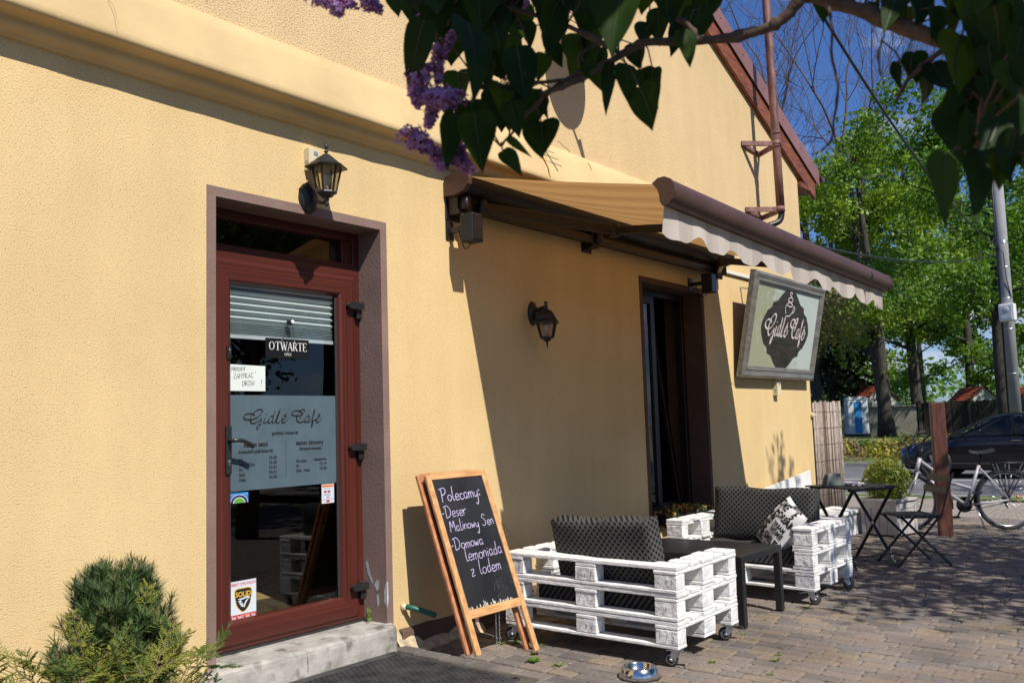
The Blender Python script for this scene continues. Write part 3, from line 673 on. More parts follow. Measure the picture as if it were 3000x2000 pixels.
s.text('34 365 58 24', 0.0285, 0, 'CENTER', 0.0005, (W_ / 2, 0.0075), .0012, 0.98); s.text('OBIEKT CHRONIONY', 0.0205, 1, 'CENTER', 0.0003, (W_ / 2, 0.184), .0006, 0.84)
def shield(k, z, mt):
    p = [(-.052, .055), (0, .062), (.052, .055), (.050, .0), (.036, -.038), (0, -.066), (-.036, -.038), (-.050, .0)]
    q = [(v.x * k + W_ / 2, v.y * k + .108) for v in smooth_path([(a, b, 0) for a, b in p], 4, True)]
    s.add([(a, b, z) for a, b in q], [tuple(range(len(q)))], mt, False)
shield(1.0, .0006, 2); shield(0.93, .0010, 3)
s.text('SOLID', 0.0365, 2, 'CENTER', 0.0009, (W_ / 2, 0.125), .0014, 0.95)
def emb(pts, mt=0, z=.0014): s.add([(W_ / 2 + a, .108 + b, z) for a, b in pts], [tuple(range(len(pts)))], mt, False)
emb([(-.036, .006), (.012, .012), (.020, .016), (.040, .010), (.043, .002), (.036, .004), (.018, .005), (.004, .002), (-.02, .0)])
emb([(.036, .004), (.018, -.004), (.006, -.02), (.004, -.044), (.010, -.038), (.016, -.02), (.03, -.004)])
for dx, dy in ((0, 0), (.007, -.013), (.016, -.024)): emb([(-.034 + dx, -.006 + dy), (-.016 + dx, -.001 + dy), (-.008 + dx, -.009 + dy), (-.022 + dx, -.014 + dy)])
o = s.build('sticker', [M_stick, M_red, M_yel, M_ink], door); o['label'] = 'white security sticker with a black shield and red band'
s = MB(); s.T = FR(3.490, 0.2022, 0.834); W_, H_ = 0.094, 0.112
s.quad((0, 0, 0), (W_, 0, 0), (W_, H_, 0), (0, H_, 0), 0); s.quad((.003, .094, .0006), (W_ - .003, .094, .0006), (W_ - .003, .108, .0006), (.003, .108, .0006), 1)
for i, (mt1, mt2) in enumerate(((1, 2), (3, 4))):
    for j, mt in enumerate((mt1, mt2)):
        s.add([(.022 + i * .028 + j * .008 + .0075 * math.cos(t), .068 + .0075 * math.sin(t), .0006 + j * .0004) for t in [2 * math.pi * k / 12 for k in range(12)]], [tuple(range(12))], mt, False)
for y in (.084, .052, .046): s.quad((.012, y, .0006), (.07, y, .0006), (.07, y + .002, .0006), (.012, y + .002, .0006), 5)
s.quad((.036, .032, .0006), (.058, .032, .0006), (.058, .039, .0006), (.036, .039, .0006), 5); s.quad((0, .022, .0006), (W_, .022, .0006), (W_, .024, .0006), (0, .024, .0006), 5); s.quad((.034, .006, .0006), (.06, .006, .0006), (.06, .018, .0006), (.034, .018, .0006), 2)
o = s.build('sticker', [M_stick, M_orange, M_red, M_blue, M_red, M_gray], door); o['label'] = 'small white payment card sticker at the right edge'
s = MB(); s.T = FR(GX0, 0.2022, 0.886); W_, H_ = 0.118, 0.056
s.quad((0, 0, 0), (W_, 0, 0), (W_, H_, 0), (0, H_, 0), 0); s.quad((0, .042, .0005), (W_, .046, .0005), (W_, .0475, .0005), (0, .0435, .0005), 3)
def arc(r0, r1, mt, z): 
    a = [math.pi * i / 16 for i in range(17)]
    s.add([(.060 + r0 * math.cos(t), .001 + r0 * .8 * math.sin(t), z) for t in a] + [(.060 + r1 * math.cos(t), .001 + r1 * .8 * math.sin(t), z) for t in a], [(i, i + 1, 17 + i + 1, 17 + i) for i in range(16)], mt, False)
arc(.056, .053, 3, .0006); arc(.053, .038, 1, .0007); arc(.038, .033, 3, .0006); arc(.033, .0005, 2, .0007)
o = s.build('sticker', [M_blue, M_navy, M_green, M_stick], door); o['label'] = 'blue sticker with a navy and green arc below the film'

# ---------------------------------------------------------------- things hanging on the door
p = MB(); p.T = FR(GX0 + 0.001, 0.2015, 1.489) ; W_, H_ = 0.232, 0.144
p.quad((0, 0, 0), (W_, 0.0, 0), (W_, H_ - .004, 0), (0, H_, 0), 0)
caps(p, 'PROSIMY', 0.014, 0.106, 0.021, 0.0024, 1, 0.001, 0.06, 1.0); caps(p, 'ZAMYKAC', 0.026, 0.066, 0.028, 0.0028, 1, 0.001, 0.06, 1.02); p.ribbon([(.164, .101), (.168, .109)], .0026, 1, .001)
caps(p, 'DRZWI', 0.082, 0.028, 0.026, 0.0027, 1, 0.001, 0.05, 1.05); caps(p, '!', 0.204, 0.032, 0.034, 0.003, 1, 0.001)
tag(p.build('paper_notice', [M_paper, M_ink]), 'white handwritten paper notice taped to the door glass', 'notice')
os_ = thing('open_sign', 'small black hanging sign with white OTWARTE lettering on the door', 'sign', (3.25, 0.197, 1.73))
b = MB(); b.box((3.098, 0.1965, 1.677), (3.402, 0.2005, 1.790), 0); b.T = FR(3.098, 0.1958, 1.677)
serif(b, 'OTWARTE', 0.020, 0.045, 0.0505, 1); serif(b, 'OPEN', 0.128, 0.016, 0.0165, 1)
for x in (.112, .20): b.add([(x + .003 * math.cos(t), .104 + .003 * math.sin(t), 0) for t in [2 * math.pi * k / 8 for k in range(8)]], [tuple(range(8))], 1, False)
b.build('board', [mat('sign_black', (0.006, 0.006, 0.006), 0.35, var=0.0), M_white], os_)
q = MB(); q.cyl((3.262, 0.203, 1.885), (3.262, 0.165, 1.885), 0.0155, 14, 0); q.cyl((3.262, 0.165, 1.885), (3.262, 0.160, 1.887), 0.0125, 14, 1)
q.build('suction_hook', [M_black, M_white], os_)
q = MB(); q.tube([(3.21, 0.196, 1.781), (3.245, 0.185, 1.872), (3.262, 0.18, 1.876), (3.275, 0.185, 1.872), (3.298, 0.196, 1.781)], 0.0010, 5); q.build('string', [M_ink], os_)
bl = thing('pleated_blind', 'pale grey pleated blind half lowered behind the door glass', 'blind', (3.25, 0.23, 2.07))
M_pleat = mat('pleated_fabric', (0.50, 0.55, 0.55), 0.8, var=0.06, vscale=3); M_pleat2 = mat('blind_rail', (0.62, 0.66, 0.68), 0.4)
b = MB(); rb = random.Random(2); z = 2.058; y = 0; vs = []; zz = []
while z > 1.875: zz.append((z, 0.218 if y % 2 else 0.244)); z -= 0.0185; y += 1
while z > 1.80: zz.append((z, 0.222 if y % 2 else 0.240)); z -= 0.0045; y += 1
for z, yy in zz: vs += [(GX0 - 0.02, yy, z - rb.uniform(0, .001)), (GX1 - 0.012, yy, z - 0.006 + rb.uniform(-.001, .001))]
b.add(vs, [(2 * i, 2 * i + 1, 2 * i + 3, 2 * i + 2) for i in range(len(zz) - 1)], 0, False)
b.build('pleats', [M_pleat], bl)
b = MB(); b.box((GX0 - 0.02, 0.216, 2.058), (GX1 - 0.012, 0.246, 2.076)); b.build('top_rail', [M_pleat2], bl); b = MB(); b.box((GX0 - 0.02, 0.216, 1.778), (GX1 - 0.012, 0.246, 1.798)); b.build('bottom_rail', [M_pleat2], bl)

# ---------------------------------------------------------------- wall lamps
M_lampglass = glass_mat('lamp_glass', (0.75, 0.70, 0.60), 1.45, 1.2, 0.15)
M_bulb = mat('milky_bulb', (0.70, 0.70, 0.68), 0.3)
lamp = thing('wall_lamp', 'black upright six sided lantern above the red door', 'wall lamp', (3.265, 0.0, 2.58), 'black wall lanterns')
b = MB(); pr = [(0.0, -0.004)] ; b.T = Matrix.Translation((3.245, 0, 2.575)) @ Matrix.Scale(0.72, 4, (1, 0, 0))
b.lathe([(0.0, 0.045), (0.05, 0.04), (0.075, 0.024), (0.088, 0.010), (0.092, 0.0)][::-1], (0, 0, 0), (0, -1, 0), 24); b.build('back_plate', [M_black], lamp)
LX, LY = 3.258, -0.150
b = MB(); b.tube(smooth_path([(3.248, -0.03, 2.575), (3.25, -0.085, 2.545), (LX, -0.125, 2.532), (LX, LY, 2.55)], 5), 0.009, 10)
b.lathe([(0.0, -0.058), (0.010, -0.05), (0.012, -0.04), (0.006, -0.03), (0.016, -0.018), (0.012, -0.008), (0.018, 0.0), (0.010, 0.012), (0.03, 0.02), (0.0, 0.02)], (LX, LY, 2.562), seg=14); b.build('arm', [M_black], lamp)
ZB, ZT, rb_, rt_ = 2.583, 2.728, 0.052, 0.083
b = MB(); ph = math.pi / 6
b.lathe([(0.0, -0.02), (0.03, -0.018), (rb_ * .9, 0.0), (rb_ + .006, 0.004), (rb_ + .004, 0.014), (0, 0.014)], (LX, LY, ZB - 0.006), seg=6, smooth=False, phase=ph)
for k in range(6):
    a = ph + k * math.pi / 3
    b.bar((LX + rb_ * math.cos(a), LY + rb_ * math.sin(a), ZB), (LX + rt_ * math.cos(a), LY + rt_ * math.sin(a), ZT), 0.010, 0.010, (math.cos(a), math.sin(a), 0.2))
b.build('cage', [M_black], lamp)
b = MB()
for k in range(6):
    a0, a1 = ph + k * math.pi / 3, ph + (k + 1) * math.pi / 3; f = 0.96
    b.quad(*[(LX + r * f * math.cos(a), LY + r * f * math.sin(a), z) for a, r, z in ((a0, rb_, ZB + .004), (a1, rb_, ZB + .004), (a1, rt_, ZT), (a0, rt_, ZT))])
b.build('lamp_glass', [M_lampglass], lamp)
b = MB(); b.lathe([(0.118, -0.006), (0.122, 0.0), (0.098, 0.014), (0.080, 0.030), (0.070, 0.034), (0.052, 0.052), (0.034, 0.064), (0.022, 0.068), (0.022, 0.074), (0.010, 0.078), (0.0, 0.078)], (LX, LY, ZT), seg=6, smooth=False, phase=ph); b.build('lamp_roof', [M_black], lamp)
b = MB(); b.lathe([(0.012, 0), (0.006, 0.008), (0.014, 0.016), (0.006, 0.024), (0.006, 0.028), (0.011, 0.040), (0.007, 0.056), (0.0, 0.072)], (LX, LY, ZT + 0.076), seg=12); b.build('finial', [M_black], lamp)
b = MB(); b.lathe([(0.014, 0.0), (0.015, 0.03), (0.026, 0.055), (0.030, 0.075), (0.024, 0.098), (0.0, 0.108)], (LX, LY, ZB + 0.012), seg=14); b.build('bulb', [M_bulb], lamp)

lamp = thing('wall_lamp', 'black hanging four sided lantern on the shaded wall under the awning', 'wall lamp', (5.33, 0.0, 2.06), 'black wall lanterns')
LX, LY = 5.290, -0.165
b = MB(); b.T = Matrix.Translation((5.342, 0, 2.082)) @ Matrix.Scale(0.62, 4, (1, 0, 0)); b.lathe([(0.092, 0.0), (0.088, 0.012), (0.07, 0.022), (0.05, 0.036), (0.0, 0.04)], (0, 0, 0), (0, -1, 0), 24); b.build('back_plate', [M_black], lamp)
b = MB(); b.bar((5.335, -0.03, 2.095), (LX, LY, 2.112), 0.014, 0.026); b.tube(smooth_path([(5.335, -0.03, 2.06), (5.318, -0.07, 2.068), (5.305, -0.11, 2.102)], 5), 0.007, 8); b.build('arm', [M_black], lamp)
ZB, ZT, rb_, rt_ = 1.885, 2.000, 0.060, 0.094
ph = math.pi / 4 + 0.55
b = MB()
b.lathe([(0.0, -0.085), (0.006, -0.07), (0.008, -0.05), (0.013, -0.045), (0.008, -0.04), (0.012, -0.03), (0.034, -0.022), (0.040, -0.012), (rb_ + .006, -0.004), (rb_ + .006, 0.006), (0, 0.006)], (LX, LY, ZB), seg=4, smooth=False, phase=ph)
for k in range(4):
    a = ph + k * math.pi / 2
    b.bar((LX + rb_ * math.cos(a), LY + rb_ * math.sin(a), ZB), (LX + rt_ * math.cos(a), LY + rt_ * math.sin(a), ZT), 0.010, 0.010, (math.cos(a), math.sin(a), 0.2))
b.build('cage', [M_black], lamp)
b = MB()
for k in range(4):
    a0, a1 = ph + k * math.pi / 2, ph + (k + 1) * math.pi / 2; f = 0.95
    b.quad(*[(LX + r * f * math.cos(a), LY + r * f * math.sin(a), z) for a, r, z in ((a0, rb_, ZB + .004), (a1, rb_, ZB + .004), (a1, rt_, ZT), (a0, rt_, ZT))])
b.build('lamp_glass', [M_lampglass], lamp)
b = MB(); b.lathe([(0.119, -0.008), (0.124, -0.002), (0.103, 0.016), (0.087, 0.046), (0.064, 0.072), (0.036, 0.086), (0.02, 0.092), (0.016, 0.115), (0.0, 0.116)], (LX, LY, ZT), seg=4, smooth=False, phase=ph); b.build('lamp_roof', [M_black], lamp)
b = MB(); b.lathe([(0.012, 0.0), (0.016, 0.006), (0.008, 0.014), (0.014, 0.026), (0.012, 0.036), (0.0, 0.042)], (LX, LY, ZT + 0.112), seg=12); b.build('finial', [M_black], lamp)
b = MB(); b.lathe([(0.011, 0.0), (0.012, 0.035), (0.026, 0.05), (0.030, 0.07), (0.02, 0.092), (0.0, 0.098)], (LX, LY, ZB + 0.008), seg=14); b.build('bulb', [M_bulb], lamp)

# ---------------------------------------------------------------- sensor boxes
def sensor(x, z, wd, ht, dp, label):
    t = thing('motion_sensor', label, 'sensor', (x, 0, z), 'cream sensor boxes on the house wall')
    b = MB(); b.box((x, -dp, z), (x + wd, 0.0, z + ht), 0)
    for i in range(5): b.box((x - 0.0015, -dp * .9, z + ht * (.12 + .07 * i)), (x + 0.001, -dp * .25, z + ht * (.14 + .07 * i)), 1)
    for i in range(3): b.box((x + wd * .1, -dp - 0.001, z + ht * (.14 + .07 * i)), (x + wd * .5, -dp + .002, z + ht * (.155 + .07 * i)), 1)
    b.build('housing', [M_cream, M_gray], t, bevel=0.004)
    b = MB(); b.box((x + wd * .45, -dp - .0035, z + ht * .70), (x + wd * .88, -dp + .002, z + ht * .90)); b.build('lens', [M_gray], t, bevel=0.003)
sensor(3.222, 2.735, 0.075, 0.125, 0.045, 'cream sensor box behind the lantern over the door')
sensor(9.82, 1.505, 0.105, 0.165, 0.06, 'cream sensor box on the sunny wall below the tilted sign')

# ---------------------------------------------------------------- black loudspeaker boxes under the awning
def speaker(x, label):
    t = thing('loudspeaker', label, 'loudspeaker', (x, -0.16, 2.55), 'black loudspeaker boxes under the awning')
    b = MB(); b.box((x, -0.255, 2.462), (x + 0.112, -0.150, 2.650)); b.build('cabinet', [mat('matt_black', (0.016, 0.017, 0.020), 0.5, var=0.1, spec=0.3)], t, bevel=0.008, seg=2)
    b = MB(); b.box((x + 0.010, -0.259, 2.474), (x + 0.102, -0.2545, 2.638)); b.build('grille', [mat('gloss_black', (0.008, 0.009, 0.011), 0.2, var=0.0)], t, bevel=0.002)
    b = MB(); b.box((x + 0.04, -0.15, 2.55), (x + 0.07, 0.0, 2.585)); b.box((x + 0.02, -0.012, 2.51), (x + 0.09, 0.0, 2.63)); b.build('bracket', [M_black], t)
    b = MB(); b.tube(smooth_path([(x + 0.09, -0.16, 2.464), (x + 0.10, -0.12, 2.44), (x + 0.13, -0.06, 2.47), (x + 0.14, -0.01, 2.6)], 5), 0.004, 6); b.build('cable', [M_black], t)
speaker(4.382, 'black loudspeaker below the left end of the awning')
speaker(7.86, 'black loudspeaker right of the dark window under the awning')

# ---------------------------------------------------------------- the cafe sign, leaning out at the top
sg = thing('cafe_sign', 'large framed Gidlé Café sign leaning out from the wall', 'sign', (9.83, -0.17, 2.23))
SW, SH = 2.06, 1.125
sx0 = 8.80; bot = Vector((sx0, -0.075, 1.685)); top = Vector((sx0, -0.300, 2.785))
ydir = (top - bot).normalized(); Tsg = plane_T(bot, (1, 0, 0), ydir)
M_silver = mat('aged_silver_frame', (0.22, 0.21, 0.185), 0.42, metal=0.35, var=0.25, vscale=3, stretch=(1, 6, 6))
M_signback = mat('sign_back', (0.10, 0.085, 0.07), 0.8)
b = MB(); b.T = Tsg @ Matrix(((1, 0, 0, 0), (0, 0, 1, 0), (0, -1, 0, 0), (0, 0, 0, 1))).inverted() if False else Tsg
def loopz(t, o): return [(t, t, o), (SW - t, t, o), (SW - t, SH - t, o), (t, SH - t, o)]
prf = [(0.0, -0.045), (0.0, 0.010), (0.012, 0.024), (0.03, 0.030), (0.075, 0.020), (0.085, 0.026), (0.098, 0.026), (0.106, 0.014), (0.116, 0.016), (0.128, 0.004)]
for (t0, o0), (t1, o1) in zip(prf[:-1], prf[1:]):
    a, c_ = loopz(t0, o0), loopz(t1, o1)
    for k in range(4): b.quad(a[k], a[(k + 1) % 4], c_[(k + 1) % 4], c_[k], 0)
a = loopz(0, -0.045); b.quad(a[3], a[2], a[1], a[0], 1)
b.build('frame', [M_silver, M_signback], sg)
M_face = mat('pale_sign_face', (0.50, 0.56, 0.53), 0.35, var=0.06, vscale=1.5)
nn, ll, bb = nodes_of(M_face); src = bb.inputs['Base Color'].links[0].from_socket     # algae growing in from the left and lower edges
tc = nn.new('ShaderNodeTexCoord'); sep = nn.new('ShaderNodeSeparateXYZ'); ll.new(tc.outputs['Object'], sep.inputs['Vector'])
ax = nn.new('ShaderNodeMapRange'); ax.inputs['From Min'].default_value = -1.0; ax.inputs['From Max'].default_value = 0.55; ax.inputs['To Min'].default_value = 0.62; ax.inputs['To Max'].default_value = 0.0
ll.new(sep.outputs['X'], ax.inputs['Value'])
az = nn.new('ShaderNodeMapRange'); az.inputs['From Min'].default_value = -0.5; az.inputs['From Max'].default_value = -0.2; az.inputs['To Min'].default_value = 0.34; az.inputs['To Max'].default_value = 0.0
ll.new(sep.outputs['Z'], az.inputs['Value'])
al = nn.new('ShaderNodeTexNoise'); al.inputs['Scale'].default_value = 9; al.inputs['Detail'].default_value = 8; al.inputs['Roughness'].default_value = 0.7; ll.new(tc.outputs['Object'], al.inputs['Vector'])
s1_ = nn.new('ShaderNodeMath'); ll.new(ax.outputs[0], s1_.inputs[0]); ll.new(az.outputs[0], s1_.inputs[1])
s2_ = nn.new('ShaderNodeMath'); ll.new(s1_.outputs[0], s2_.inputs[0]); ll.new(al.outputs['Fac'], s2_.inputs[1])
rp = nn.new('ShaderNodeValToRGB'); rp.color_ramp.elements[0].position = 0.74; rp.color_ramp.elements[1].position = 1.22; rp.color_ramp.elements[0].color = (0, 0, 0, 1); rp.color_ramp.elements[1].color = (0.62, 0.62, 0.62, 1); ll.new(s2_.outputs[0], rp.inputs['Fac'])
mx = nn.new('ShaderNodeMix'); mx.data_type = 'RGBA'; ll.new(rp.outputs['Color'], mx.inputs['Factor']); ll.new(src, mx.inputs['A']); mx.inputs['B'].default_value = (0.26, 0.25, 0.06, 1); ll.new(mx.outputs['Result'], bb.inputs['Base Color'])
b = MB(); b.T = Tsg; b.quad((0.12, 0.12, 0.002), (SW - 0.12, 0.12, 0.002), (SW - 0.12, SH - 0.12, 0.002), (0.12, SH - 0.12, 0.002)); b.build('panel', [M_face], sg)
M_plaque = mat('dark_wood_print', (0.016, 0.013, 0.012), 0.4, var=0.4, vscale=7, stretch=(0.7, 5, 8), col2=(0.050, 0.036, 0.025))
M_lett = mat('cream_letters', (0.72, 0.64, 0.62), 0.5, var=0.03)
b = MB(); b.T = Tsg
half = [(0.0, .475), (0.13, .455), (0.24, .39), (0.34, .315), (0.46, .285), (0.475, .235), (0.53, .205), (0.58, .19), (0.60, .165), (0.655, .105), (0.69, .045), (0.70, 0.0)]
cxs, cys = SW / 2 + 0.005, SH / 2 - 0.004
q = half + [(a, -z) for a, z in half[::-1][1:]]; full = q + [(-a, z) for a, z in q[::-1][1:-1]]
b.add([(cxs + a * 0.98, cys + z * 0.97, 0.0045) for a, z in full] + [(cxs, cys, 0.0045)], [(i, (i + 1) % len(full), len(full)) for i in range(len(full))], 0, False)
script(b, 0.444, 0.478, 0.235, 0.023, 1, 0.0065, sx=1.565, hair=0.6, slant=0.0)
cup = [[(1.04, .80), (1.00, .82), (.97, .80), (1.03, .765), (1.07, .735), (1.03, .71), (.96, .715)], [(.99, .715), (.94, .72), (.955, .75), (1.02, .76)],
       [(1.07, .685), (1.00, .705), (.93, .688), (.96, .662), (1.04, .660), (1.08, .678), (1.07, .685)], [(.905, .68), (.885, .63), (.915, .57)], [(1.12, .67), (1.09, .60), (1.02, .555), (.94, .548)], [(1.125, .668), (1.16, .645), (1.13, .605), (1.06, .585)]]
for st_ in cup: b.ribbon([(v.x, v.y) for v in smooth_path([(x + .05, y + .165, 0) for x, y in st_], 6)], 0.013, 1, 0.0065)
b.build('emblem', [M_plaque, M_lett], sg)
for p0, p1 in (((9.1, -0.24, 2.6), (9.1, 0.0, 2.66)), ((10.5, -0.24, 2.6), (10.5, 0.0, 2.66)), ((9.1, -0.08, 1.75), (9.1, 0.0, 1.75)), ((10.5, -0.08, 1.75), (10.5, 0.0, 1.75))):
    b = MB(); b.bar(p0, p1, 0.02, 0.02); b.build('mounting_bracket', [M_zinc], sg)
b = MB(); b.box((8.40, -0.028, 2.772), (9.45, 0.0, 2.806)); tag(b.build('cable_duct', [M_white], bevel=0.003), 'white cable duct running to the tilted sign', 'cable duct')

# ---------------------------------------------------------------- service mast on the gable wall
ms = thing('service_mast', 'rusty brown pipe mast held off the gable wall by two brackets', 'mast', (9.70, 0.0, 3.55))
M_rustpipe = mat('brown_painted_pipe', (0.17, 0.07, 0.055), 0.55, var=0.35, vscale=5, stretch=(3, 3, 1.2), col2=(0.26, 0.13, 0.11))
MX, MY = 9.625, -0.29
b = MB(); b.tube([(MX + 0.015, MY, 3.57), (MX, MY, 4.3), (MX - 0.02, MY, 5.2), (MX - 0.05, MY, 6.3), (MX - 0.06, MY, 7.2)], 0.047, 14)
for z in (4.27, 4.42, 5.10, 5.14): b.tube([(MX - 0.008, MY, z), (MX - 0.008, MY, z + 0.012)], 0.052, 14)
b.build('pipe', [M_rustpipe], ms)
b = MB(); b.tube(smooth_path([(MX + 0.015, MY, 3.60), (MX + 0.015, MY - 0.005, 3.50), (MX - 0.02, MY + 0.02, 3.42), (MX - 0.12, MY + 0.10, 3.37)], 6), 0.034, 10); b.build('cable_bend', [M_black], ms)
for z, xa, xv in ((4.31, 9.335, 9.83), (3.56, 9.345, 9.81)):
    b = MB(); b.bar((xa, 0.0, z), (MX - 0.01, MY + 0.01, z), 0.035, 0.05); b.bar((xv, 0.0, z - 0.02), (MX + 0.02, MY + 0.02, z - 0.01), 0.035, 0.05); b.bar((xa, -0.012, z - 0.01), (xv, -0.012, z - 0.02), 0.02, 0.04)
    b.tube([(MX, MY, z - 0.03), (MX, MY, z + 0.03)], 0.054, 14); b.build('bracket', [M_rustpipe], ms)

# ---------------------------------------------------------------- satellite dish and aerial
sd = thing('satellite_dish', 'grey satellite dish on the gable wall half hidden by leaves', 'satellite dish', (5.78, -0.45, 4.62))
M_dish = mat('dish_grey', (0.42, 0.40, 0.38), 0.5, var=0.05)
b = MB(); n_ = Vector((0.12, -0.92, 0.36)).normalized()
b.lathe([(0.0, -0.045), (0.12, -0.037), (0.22, -0.015), (0.29, 0.008), (0.295, 0.012), (0.28, 0.010), (0.2, -0.012), (0.1, -0.03), (0.0, -0.038)], (5.74, -0.50, 4.65), n_, 36); b.build('reflector', [M_dish], sd)
b = MB(); b.tube([(5.75, -0.49, 4.37), (5.86, -0.82, 4.42)], 0.014, 8); b.cyl((5.86, -0.82, 4.42), (5.83, -0.74, 4.47), 0.028, 12); b.build('feed_arm', [M_dish], sd)
b = MB(); b.tube(smooth_path([(5.74, -0.46, 4.64), (5.72, -0.2, 4.62), (5.72, 0.0, 4.70)], 4), 0.018, 8); b.box((5.68, -0.015, 4.60), (5.76, 0.0, 4.80)); b.build('wall_mount', [M_dish], sd)
ae = thing('television_aerial', 'thin metal television aerial beside the satellite dish', 'aerial', (5.2, -0.5, 4.18))
b = MB(); b.tube([(5.16, -0.05, 4.19), (5.30, -0.95, 4.18)], 0.010, 6)
for k in range(8):
    y = -0.42 - 0.066 * k; x = 5.16 + 0.14 * (-y - 0.05) / 0.9
    b.tube([(x - 0.16 + k * .006, y, 4.185), (x + 0.16 - k * .006, y, 4.185)], 0.004, 5)
b.build('boom', [M_zinc], ae); b = MB(); b.box((5.12, -0.06, 4.12), (5.20, 0.0, 4.26)); b.build('wall_mount', [M_zinc], ae)

# ---------------------------------------------------------------- green hose stub
b = MB(); b.tube(smooth_path([(3.935, 0.02, 0.187), (3.95, -0.05, 0.185), (4.00, -0.11, 0.160), (4.045, -0.17, 0.132)], 6), 0.0165, 12, 0); b.lathe([(0.024, 0), (0.02, 0.02), (0.017, 0.03)], (3.935, 0.0, 0.187), (0.05, -1, 0), 12, 1)
b.cyl((4.045, -0.17, 0.132), (4.046, -0.1715, 0.1313), 0.012, 10, 2)
tag(b.build('hose_end', [mat('green_hose', (0.012, 0.11, 0.07), 0.45, var=0.15), M_cream, M_black]), 'short green hose end poking out of the yellow wall', 'hose')
# ---------------------------------------------------------------- retractable awning
aw = thing('awning', 'extended beige striped awning with a brown front bar', 'awning', (6.45, 0.0, 2.85))
M_awn = mat('brown_awning_metal', (0.082, 0.044, 0.033), 0.42, var=0.12, vscale=5, spec=0.32)
M_awn_shaded = mat('brown_awning_metal_shaded', (0.011, 0.0055, 0.004), 0.45, var=0.1)  # same brown metal, with the shade under the canvas put into its colour
def striped(name, c1, c2, period, trans, bump):
    m = bpy.data.materials.new(name); m.use_nodes = True
    n, l, b = nodes_of(m); b.inputs['Roughness'].default_value = 0.9; b.inputs['Specular IOR Level'].default_value = 0.1
    tc = n.new('ShaderNodeTexCoord'); sp = n.new('ShaderNodeSeparateXYZ'); l.new(tc.outputs['Object'], sp.inputs['Vector'])
    d = n.new('ShaderNodeMath'); d.operation = 'DIVIDE'; d.inputs[1].default_value = period; l.new(sp.outputs['X'], d.inputs[0])
    f = n.new('ShaderNodeMath'); f.operation = 'FRACT'; l.new(d.outputs[0], f.inputs[0])
    r = n.new('ShaderNodeValToRGB'); r.color_ramp.interpolation = 'CONSTANT'; r.color_ramp.elements[0].color = (*c1, 1); r.color_ramp.elements[1].position = 0.5; r.color_ramp.elements[1].color = (*c2, 1)
    e = r.color_ramp.elements.new(0.78); e.color = (*[(a + 2 * b_) / 3 for a, b_ in zip(c1, c2)], 1)
    l.new(f.outputs[0], r.inputs['Fac'])
    ns = n.new('ShaderNodeTexNoise'); ns.inputs['Scale'].default_value = 3; ns.inputs['Detail'].default_value = 6; l.new(tc.outputs['Object'], ns.inputs['Vector'])
    mr = n.new('ShaderNodeMapRange'); mr.inputs['To Min'].default_value = 0.86; mr.inputs['To Max'].default_value = 1.08; l.new(ns.outputs['Fac'], mr.inputs['Value'])
    mm = n.new('ShaderNodeMix'); mm.data_type = 'RGBA'; mm.blend_type = 'MULTIPLY'; mm.inputs['Factor'].default_value = 1; l.new(r.outputs['Color'], mm.inputs['A']); l.new(mr.outputs[0], mm.inputs['B'])
    l.new(mm.outputs['Result'], b.inputs['Base Color'])
    t = n.new('ShaderNodeBsdfTranslucent'); l.new(mm.outputs['Result'], t.inputs['Color']); x = n.new('ShaderNodeMixShader'); x.inputs['Fac'].default_value = trans
    l.new(b.outputs['BSDF'], x.inputs[1]); l.new(t.outputs['BSDF'], x.inputs[2]); l.new(x.outputs['Shader'], n['Material Output'].inputs['Surface'])
    return m
M_canvas = striped('awning_canvas', (0.50, 0.29, 0.115), (0.41, 0.225, 0.085), 0.30, 0.40, 0)
M_valance = striped('valance_canvas', (0.55, 0.495, 0.455), (0.46, 0.41, 0.375), 0.34, 0.15, 0)
AX0, AX1 = 4.40, 8.48
def bar_c(x): t = (x - AX0) / (AX1 - AX0); return Vector((x, -1.640 - 0.01 * t, 2.520 - 0.085 * t))
TW = Matrix(((0, 0, 1, 0), (1, 0, 0, 0), (0, 1, 0, 0), (0, 0, 0, 1)))     # prism: local x->y, y->z, z->x
b = MB(); b.T = TW
cs = [(-0.015, 2.800), (-0.10, 2.795), (-0.175, 2.812), (-0.215, 2.850), (-0.222, 2.885), (-0.205, 2.920), (-0.165, 2.938), (-0.09, 2.940), (-0.03, 2.925), (-0.015, 2.90)]
b.prism(cs, AX0 + 0.03, AX1 - 0.03, 0, True); b.build('cassette', [M_awn_shaded], aw, bevel=0.003)
for xa, xb in ((AX0 - 0.012, AX0 + 0.03), (AX1 - 0.03, AX1 + 0.012)):
    b = MB(); b.T = TW; k = [(-0.115 + (y + 0.115) * 1.06, 2.868 + (z - 2.868) * 1.06) for y, z in cs]; b.prism(k, xa, xb, 0, False); b.build('end_cap', [M_awn], aw, bevel=0.010, seg=3)
b = MB(); b.box((AX0 + 0.04, -0.115, 2.700), (AX1 - 0.04, -0.055, 2.765)); b.build('torsion_bar', [M_awn_shaded], aw, bevel=0.004)
for x in (AX0 + 0.02, 6.05, AX1 - 0.12):
    b = MB(); b.box((x, -0.10, 2.67), (x + 0.10, 0.0, 2.80)); b.box((x - 0.02, -0.014, 2.64), (x + 0.12, 0.0, 2.86)); b.cyl((x + 0.05, -0.13, 2.70), (x + 0.05, -0.13, 2.79), 0.035, 12); b.cyl((x + 0.02, -0.12, 2.655), (x + 0.02, -0.12, 2.67), 0.012, 8); b.build('wall_bracket', [M_awn_shaded], aw, bevel=0.004)
